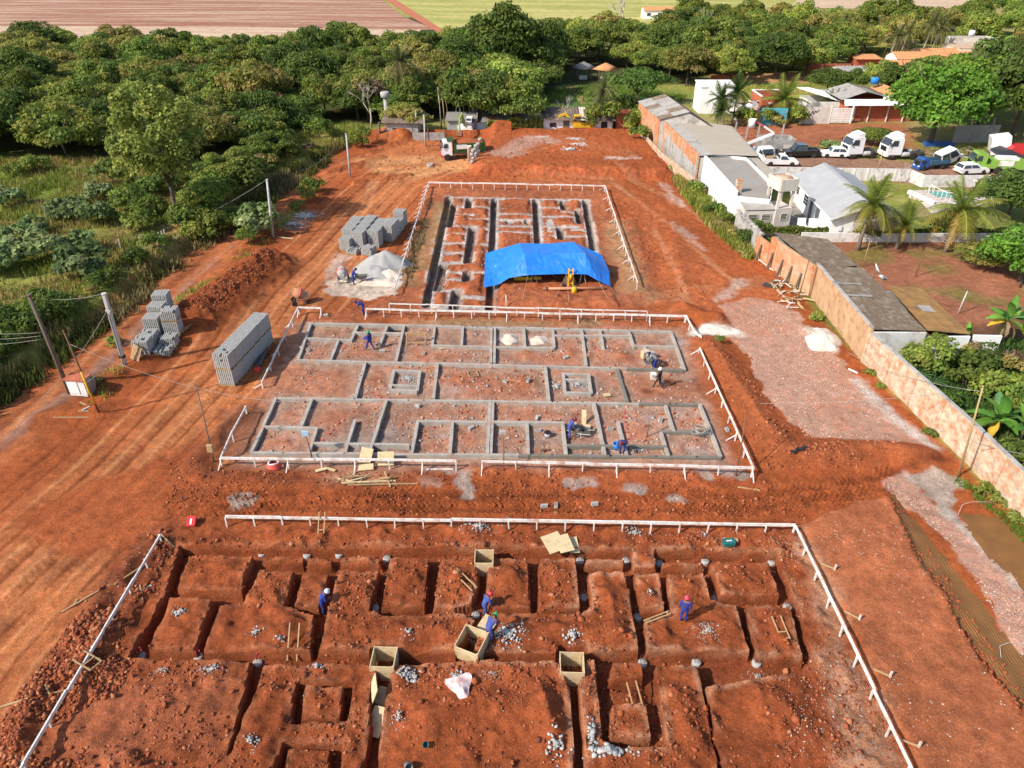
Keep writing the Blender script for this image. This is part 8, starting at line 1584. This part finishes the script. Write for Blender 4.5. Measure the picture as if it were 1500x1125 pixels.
# palms
def frond_mesh(L,w,droop,pal,seed,n=22):
    q=np.random.default_rng(seed);P,F,Cc=[],[],[];k=0
    for i in range(n):
        u=(i+.6)/n;r=L*u;z=L*(.42*u-droop*u*u);sl=.42-2*droop*u;d=np.array([1,0,sl])/math.hypot(1,sl)
        for s in(-1,1):
            l_=w*(math.sin(math.pi*min(1,u*.8+.18))**.7)*q.uniform(.85,1.1);b=np.array([r,0,z]);tip=b+d*l_*.55+np.array([0,s*l_*.8,-l_*.35*q.uniform(.4,1.2)]);wd=d*L/n*.8
            P+=[b-wd*.6,b+wd*.6,tip+wd*.15,tip-wd*.15];F.append([k,k+1,k+2,k+3]);k+=4;c=np.array(pal[0])*(1-u)+np.array(pal[1])*u;Cc+=[c*q.uniform(.8,1.2)]*4
        P+=[np.array([r-L/n,-.03,L*(.42*(u-1/n)-droop*(u-1/n)**2)]),np.array([r,-.02,z]),np.array([r,.02,z+.03]),np.array([r-L/n,.03,L*(.42*(u-1/n)-droop*(u-1/n)**2)+.03])];F.append([k,k+1,k+2,k+3]);k+=4;Cc+=[np.array((.28,.26,.06))]*4
    return np_mesh('frond',np.array(P),np.array(F),M['leaf'],np.array(Cc))
CF=[frond_mesh(3.4,1.0,.5,((.15,.20,.03),(.23,.25,.05)),1),frond_mesh(3.3,.95,.75,((.12,.16,.025),(.24,.21,.035)),2),frond_mesh(2.8,.6,1.05,((.22,.18,.04),(.42,.30,.05)),3),frond_mesh(2.6,.4,1.9,((.34,.24,.14),(.40,.28,.18)),4),frond_mesh(3.2,.9,.15,((.13,.19,.03),(.20,.24,.045)),6)]
QF=[frond_mesh(2.4,.75,.6,((.045,.085,.02),(.06,.105,.025)),7),frond_mesh(2.4,.7,.95,((.05,.09,.02),(.075,.11,.03)),8),frond_mesh(2.4,.6,.2,((.045,.09,.02),(.06,.11,.03)),9)]
GF=[frond_mesh(3.0,.7,1.0,((.11,.12,.045),(.14,.14,.055)),11),frond_mesh(3.0,.65,1.5,((.12,.12,.05),(.16,.14,.06)),12),frond_mesh(3.0,.6,.3,((.10,.12,.04),(.13,.14,.05)),13)]
def palm(label,px,py,h,s,fr,tiers,lean=(0,0),nuts=False,tr=.17,bark='palm_bark',name='palm_tree'):
    t=thing(name,label,'palm tree',at(px,py));tp2=V(lean[0],lean[1],h);mb=MB();mb.tube([V(0,0,-.3),V(lean[0]*.15,lean[1]*.15,h*.35),V(lean[0]*.5,lean[1]*.5,h*.7),tp2],[tr*1.5,tr,tr*.9,tr*.8],9);mb.build('trunk',M[bark],t);q=random.Random(int(px*3+py))
    for n,el,kinds in tiers:
        for k in range(n):
            o=link('frond',fr[q.choice(kinds)],t,tp2+V(0,0,.05));o.rotation_euler=(q.uniform(-.3,.3),-R(el+q.uniform(-9,9)),k*6.283/n+q.uniform(-.3,.3)+el);sc=s*q.uniform(.85,1.12);o.scale=(sc,sc,sc)
    if nuts:
        for k in range(5):mb=MB();mb.lathe([(.03,-.16),(.13,-.06),(.14,.05),(.03,.17)],8,0,tp2+V(math.cos(k)*.3-.25,math.sin(k)*.25-.2,-.3));mb.build('coconut',M['terracotta'],t)
    return t
CT=[(4,52,[4]),(7,24,[0,4]),(9,0,[0,1]),(7,-22,[1,2]),(5,-50,[2,3,3])]
palm('coconut palm nearest the sheds, with dry hanging fronds',1256,366,4.7,1.0,CF,CT,(.55,.3));palm('smallest of the three coconut palms, in the middle',1313,364,2.7,.72,CF,[(4,60,[4]),(6,25,[0]),(5,-5,[1]),(4,-30,[2])],(.25,.1));palm('coconut palm with red nuts, right of the three',1384,370,4.4,1.12,CF,CT,(.35,.2),True)
for a in(('dark young palm behind the gabled shed, left',1050,184,4.2,1.15),('dark young palm behind the gabled shed, right',1072,184,5.4,1.25),('pale stemmed young palm by the gabled shed',1053,187,2.6,.9)):palm(*a,QF,[(5,55,[2]),(7,25,[0,2]),(7,-5,[0,1]),(5,-30,[1])],(.1,0),False,.12,'bark_pale')
palm('bushy coconut palm before the ruined house',1143,176,3.4,1.25,CF,CT[:4]);palm('squat fan palm clump beside the brick house',1216,166,1.2,1.1,[QF[0],QF[2],GF[2]],[(8,60,[1,2]),(10,35,[0,2]),(10,10,[0])])
palm('weeping grey palm on the near pond bank',881,185,5.6,1.0,GF,[(5,55,[2]),(8,25,[0]),(9,0,[0,1]),(8,-25,[1])],(0,0),False,.13);palm('grey feathery palm rising from the wood behind the keeper hut',592,172,9.0,1.15,GF,[(6,55,[2]),(9,25,[0,2]),(10,0,[0,1]),(8,-25,[1])],(0,0),False,.18)
for i,(x,y)in enumerate(((1346,92),(1358,92),(1312,99),(1298,98))):palm(['slim palm left of two behind the orange roofs','slim palm right of two behind the orange roofs','brownish palm behind the timber porch','palm among the dark trees left of the porch'][i],x,y,8.5-i*.7,1.2,GF,[(5,50,[2]),(8,15,[0]),(8,-15,[1])],(1,0),False,.16,'bark_pale')
palm('tiny palm at the edge of the yellow grass field',738,62,6,1.0,GF,[(5,50,[2]),(7,10,[0]),(5,-20,[1])])
# banana plants
def bleaf(L,w,pal,seed):
    q=np.random.default_rng(seed);n=10;P,F,Cc=[],[],[]
    for i in range(n+1):
        u=i/n;r=L*u;z=L*(.55*u-.62*u*u);hw=w*(math.sin(math.pi*(u*.93+.05))**.6)*.5;e=q.uniform(-.05,.05,2)
        P+=[(r,-hw+e[0],z+hw*.35),(r,0,z),(r,hw+e[1],z+hw*.35)];c=np.array(pal)*q.uniform(.88,1.12);Cc+=[c,c*1.35,c]
    for i in range(n):
        for j in(0,1):F.append([3*i+j,3*i+3+j,3*i+4+j,3*i+1+j])
    return np_mesh('banana_leaf',np.array(P),np.array(F),M['leaf'],np.array(Cc))
BLF=[bleaf(2.0,.62,(.09,.20,.03),1),bleaf(1.8,.6,(.12,.24,.04),2),bleaf(1.9,.55,(.10,.19,.07),3),bleaf(1.6,.5,(.42,.30,.03),4),bleaf(1.5,.35,(.32,.22,.13),5)]
def banana(label,px,py,h,s,tiers):
    t=thing('banana_plant',label,'banana plant',at(px,py));mb=MB();mb.tube([V(0,0,-.1),V(.03,0,h*.6),V(0,.04,h)],[.15*s,.11*s,.06*s],8);mb.build('stem',mat_b,t);q=random.Random(int(px+py))
    for n,el,kinds in tiers:
        for k in range(n):o=link('banana_leaf',BLF[q.choice(kinds)],t,V(0,0,h*q.uniform(.85,1)));o.rotation_euler=(q.uniform(-.4,.4),-R(el+q.uniform(-10,10)),k*6.283/n+q.uniform(-.4,.4)+el);sc=s*q.uniform(.85,1.15);o.scale=(sc,sc,sc)
mat_b=mat('banana_stem',(.20,.22,.07),(.16,.12,.05),.7,5)
banana('large banana plant right of the bamboo pole',1452,640,1.5,1.0,[(2,70,[0,1]),(5,30,[0,1,2]),(5,0,[0,1]),(2,-40,[3])]);banana('tall banana plant with torn yellow leaves by the white stub wall',1460,505,2.4,.95,[(2,70,[0]),(4,35,[0,2]),(4,5,[0,1]),(3,-20,[1,3]),(4,-60,[4])]);banana('banana plant at the right edge behind the tall one',1500,500,1.8,1.0,[(2,65,[0]),(5,25,[0,1]),(4,-10,[1,3])]);banana('young banana plant behind the round bush',1410,505,.9,.6,[(2,70,[1]),(3,30,[0])]);banana('banana plant low in the corner below the cable',1490,650,1.1,.95,[(2,65,[0]),(5,20,[0,1])]);banana('small banana plant near the wall top',1392,600,.5,.55,[(2,60,[1]),(3,20,[1,0])])
for i in range(5):banana('pale banana plant of the row behind the stepped house',1428+i*11,82-i,1.8,2.0,[(2,60,[1]),(4,20,[1,2])])
for o in[o for o in C.objects if o.name.startswith('banana_plant')and 'row behind' in o.get('label','')]:o['group']='banana row behind the stepped house'
# bamboo
t=thing('bamboo_clump','pale bamboo stems in the shade left of the white excavator','bamboo',at(672,186));q_=random.Random(4)
for k in range(16):mb=MB();x,y=q_.uniform(-4,3.5),q_.uniform(-1.5,1.5);l_=q_.uniform(-.8,.8);mb.tube([V(x,y,0),V(x+l_*.3,y,3),V(x+l_,y,6.5)],[.07,.06,.03],5);mb.build('culm',M['bark_pale' if k%3 else 'bamboo'],t)
link('foliage',crown_mesh(77,4,4,4.5,1500,.45,FG+LG,lobes=12,lobe=.45,name='foliage',droop=.5),t)
# clipped hedges
def hedge(label,pts,h,w,n,ls,pal,z0=.1,name='hedge'):
    q=np.random.default_rng(n);P=[Vector(p)for p in pts];t=thing(name,label,'hedge',flat(P[0]));L=[(b-a).length for a,b in zip(P,P[1:])];pp,nn=[],[]
    for k in range(n):
        i=q.choice(len(L),p=np.array(L)/sum(L));c=lerp(P[i],P[i+1],q.random())-t.location;d=(P[i+1]-P[i]).normalized();s=V(-d.y,d.x,0);f=q.integers(0,3);hh=h*(1+.1*math.sin(c.x*1.7))
        if f==0:pp.append(c+s*q.uniform(-w,w)/2+V(0,0,hh+q.normal(0,.06)));nn.append((0,0,1))
        else:sg=1 if f==1 else-1;pp.append(c+s*(sg*w/2+q.normal(0,.05))+V(0,0,q.uniform(z0,hh)));nn.append(tuple(s*sg))
    v,f=leaf_quads(np.array(pp),np.array(nn),ls*q.uniform(.6,1.3,n),q);Cc=np.array([pal[i]for i in q.integers(0,len(pal),n)])*q.uniform(.7,1.3,(n,1));link('foliage',np_mesh('foliage',v,f,M['leaf'],np.repeat(Cc,4,0)),t)
    mb=MB()
    for k in range(int(sum(L)/1.2)):c=lerp(P[0],P[-1],k/(sum(L)/1.2))-t.location;mb.tube([V(c.x,c.y,-.1),V(c.x,c.y,h*.8)],.03,5)
    tag(mb.build('stems',M['bark'],t),kind='stuff')
hedge('clipped green hedge on the garden wall from the annex to the right palm',[at(1098,348),at(1215,350),at(1300,351),at(1480,352)],1.2,.55,7000,.2,DK+FG+LG[:1],.6)
hedge('yellow green fence hedge across the far end of the site',[at(712,196),at(760,196),at(795,196)],1.7,.6,1800,.3,[(.16,.17,.03),(.11,.14,.03),(.24,.21,.03)])
for i in range(12):
    p=lerp(at(712,197),at(792,197),i/11);t=thing('fence_post','slim post of the wire fence before the yellow green hedge','post',p,0,'posts of the far hedge fence');mb=MB();mb.bar((0,-.4,0),(0,-.4,1.8),.07,.07);mb.build('shaft',M['old_wood'],t)
for i,(x,y)in enumerate(((185,452),(300,435),(345,424),(370,412),(390,398),(15,482))):p=at(x/1.5 if False else 180+x/5.77,300+y/5.77);t=thing('fence_post','grey stake of the old meadow fence right of the pale shrubs','post',p,0,'old meadow fence stakes');mb=MB();mb.bar((0,0,-.2),(.06,.03,1.3),.1,.1);mb.build('shaft',M['bark_pale'],t)
# grass: far too many blades to count
def grass(name,px,n,h,pal,seed,dens=-.2):
    q=np.random.default_rng(seed);P=GP(px);xa=[p.x for p in P];ya=[p.y for p in P];x=q.uniform(min(xa),max(xa),n*3);y=q.uniform(min(ya),max(ya),n*3);k=(sdpoly(P,x,y,1)>0)&(fbm(x,y,4,3)+q.uniform(-.3,.3,n*3)>dens);x,y=x[k][:n],y[k][:n];n=len(x);z=zs(x,y)
    hh=h*q.uniform(.5,1.4,n)*(1+.5*fbm(x,y,6,2));tone=np.clip(.5+.9*fbm(x+50,y,7,3)+q.normal(0,.15,n),0,.999)*len(pal);Cc=np.array(pal)[tone.astype(int)]*q.uniform(.75,1.25,(n,1));vs,cs=[],[]
    for b in range(3):
        a=q.uniform(0,6.28,n);r=hh*q.uniform(.15,.5,n);w=hh*.16;ox,oy=q.normal(0,.5,n)*h,q.normal(0,.5,n)*h;c_,s_=np.cos(a),np.sin(a);bx,by=x+ox,y+oy
        vs.append(np.stack([np.stack([bx-s_*w,by+c_*w,z-.05],-1),np.stack([bx+s_*w,by-c_*w,z-.05],-1),np.stack([bx+c_*r,by+s_*r,z+hh],-1)],1));cs.append(np.repeat(Cc[:,None],3,1))
    v=np.concatenate(vs).reshape(-1,3);tag(link(name,np_mesh(name,v,np.arange(len(v)).reshape(-1,3),M['leaf'],np.concatenate(cs).reshape(-1,3))),kind='stuff')
GP_=[(0.199,0.263,0.0438),(0.278,0.325,0.0625),(0.358,0.325,0.0875),(0.504,0.375,0.15),(0.305,0.338,0.0688)]
grass('meadow_grass',[(-150,250),(170,245),(330,260),(400,280),(300,345),(190,440),(0,585),(-250,700)],26000,.5,GP_,1);grass('meadow_grass',[(380,250),(470,185),(530,185),(520,210),(470,232),(410,265)],4500,.6,GP_[:3],2)
grass('bank_grass',[(-60,640),(0,600),(190,458),(300,365),(400,298),(480,240),(470,228),(300,340),(190,436),(0,580),(-60,622)],7000,.7,[(.22,.18,.08),(.30,.22,.10),(.12,.13,.03),(.10,.12,.03)],3)
grass('verge_grass',[(135,610),(240,480),(400,348),(470,285),(460,280),(390,338),(300,410),(220,475),(110,600)],1500,.35,GP_,4,0);grass('wall_weeds',[(1000,262),(1075,342),(1108,378),(1098,380),(1040,330),(985,262)],3500,.55,GP_[:3],5,-.4);grass('wall_weeds',[(1400,690),(1500,775),(1560,850),(1480,770),(1395,700)],900,.25,[(.10,.2,.03),(.14,.22,.04)],6,-.1)
grass('lawn_edge',[(1140,215),(1500,224),(1500,228),(1140,226)],2500,.35,GP_,7,-.3);grass('pond_grass',[(800,135),(860,125),(1010,140),(960,180),(820,190)],5000,.5,[(.12,.18,.03),(.16,.22,.04),(.09,.14,.03)],8,-.5);grass('dry_grass',[(640,290),(600,410),(590,400),(628,290)],700,.3,[(.34,.25,.12),(.28,.2,.1)],9,0);grass('yard_grass',[(1010,130),(1190,125),(1190,160),(1040,160)],3000,.6,GP_,10,-.4)
grass('banana_undergrowth',[(1300,500),(1500,500),(1540,780),(1440,670),(1330,560)],4000,.45,[(.07,.13,.03),(.12,.17,.04),(.2,.2,.08)],11,-.1)
for i,(x,y)in enumerate(((1340,562),(1362,572))):
    t=thing('grass_clump',['spiky pale grass clump behind the patched wall, left','spiky pale grass clump behind the patched wall, right'][i],'grass clump',at(x,y))
    for k in range(12):o=link('blade',BLF[2],t,V(0,0,.3));o.rotation_euler=(0,-R(35),k*.52);o.scale=(.75,.12,.9)
# things of a group that share a label are told apart by their order from the left
ORD='first second third fourth fifth sixth seventh eighth ninth tenth eleventh twelfth thirteenth fourteenth fifteenth sixteenth seventeenth eighteenth nineteenth twentieth'.split()
by={}
for o in C.objects:
    if o.get('label')and o.get('group')and o.parent is None:by.setdefault(o['label'],[]).append(o)
for lab,os_ in by.items():
    if len(os_)<2:continue
    os_.sort(key=lambda o:o.location.x/(o.location.y*cP+CAM_H*sP))
    for i,o in enumerate(os_):o['label']=lab+(', %s from left'%ORD[i]if i<len(ORD)else ', near the right end')
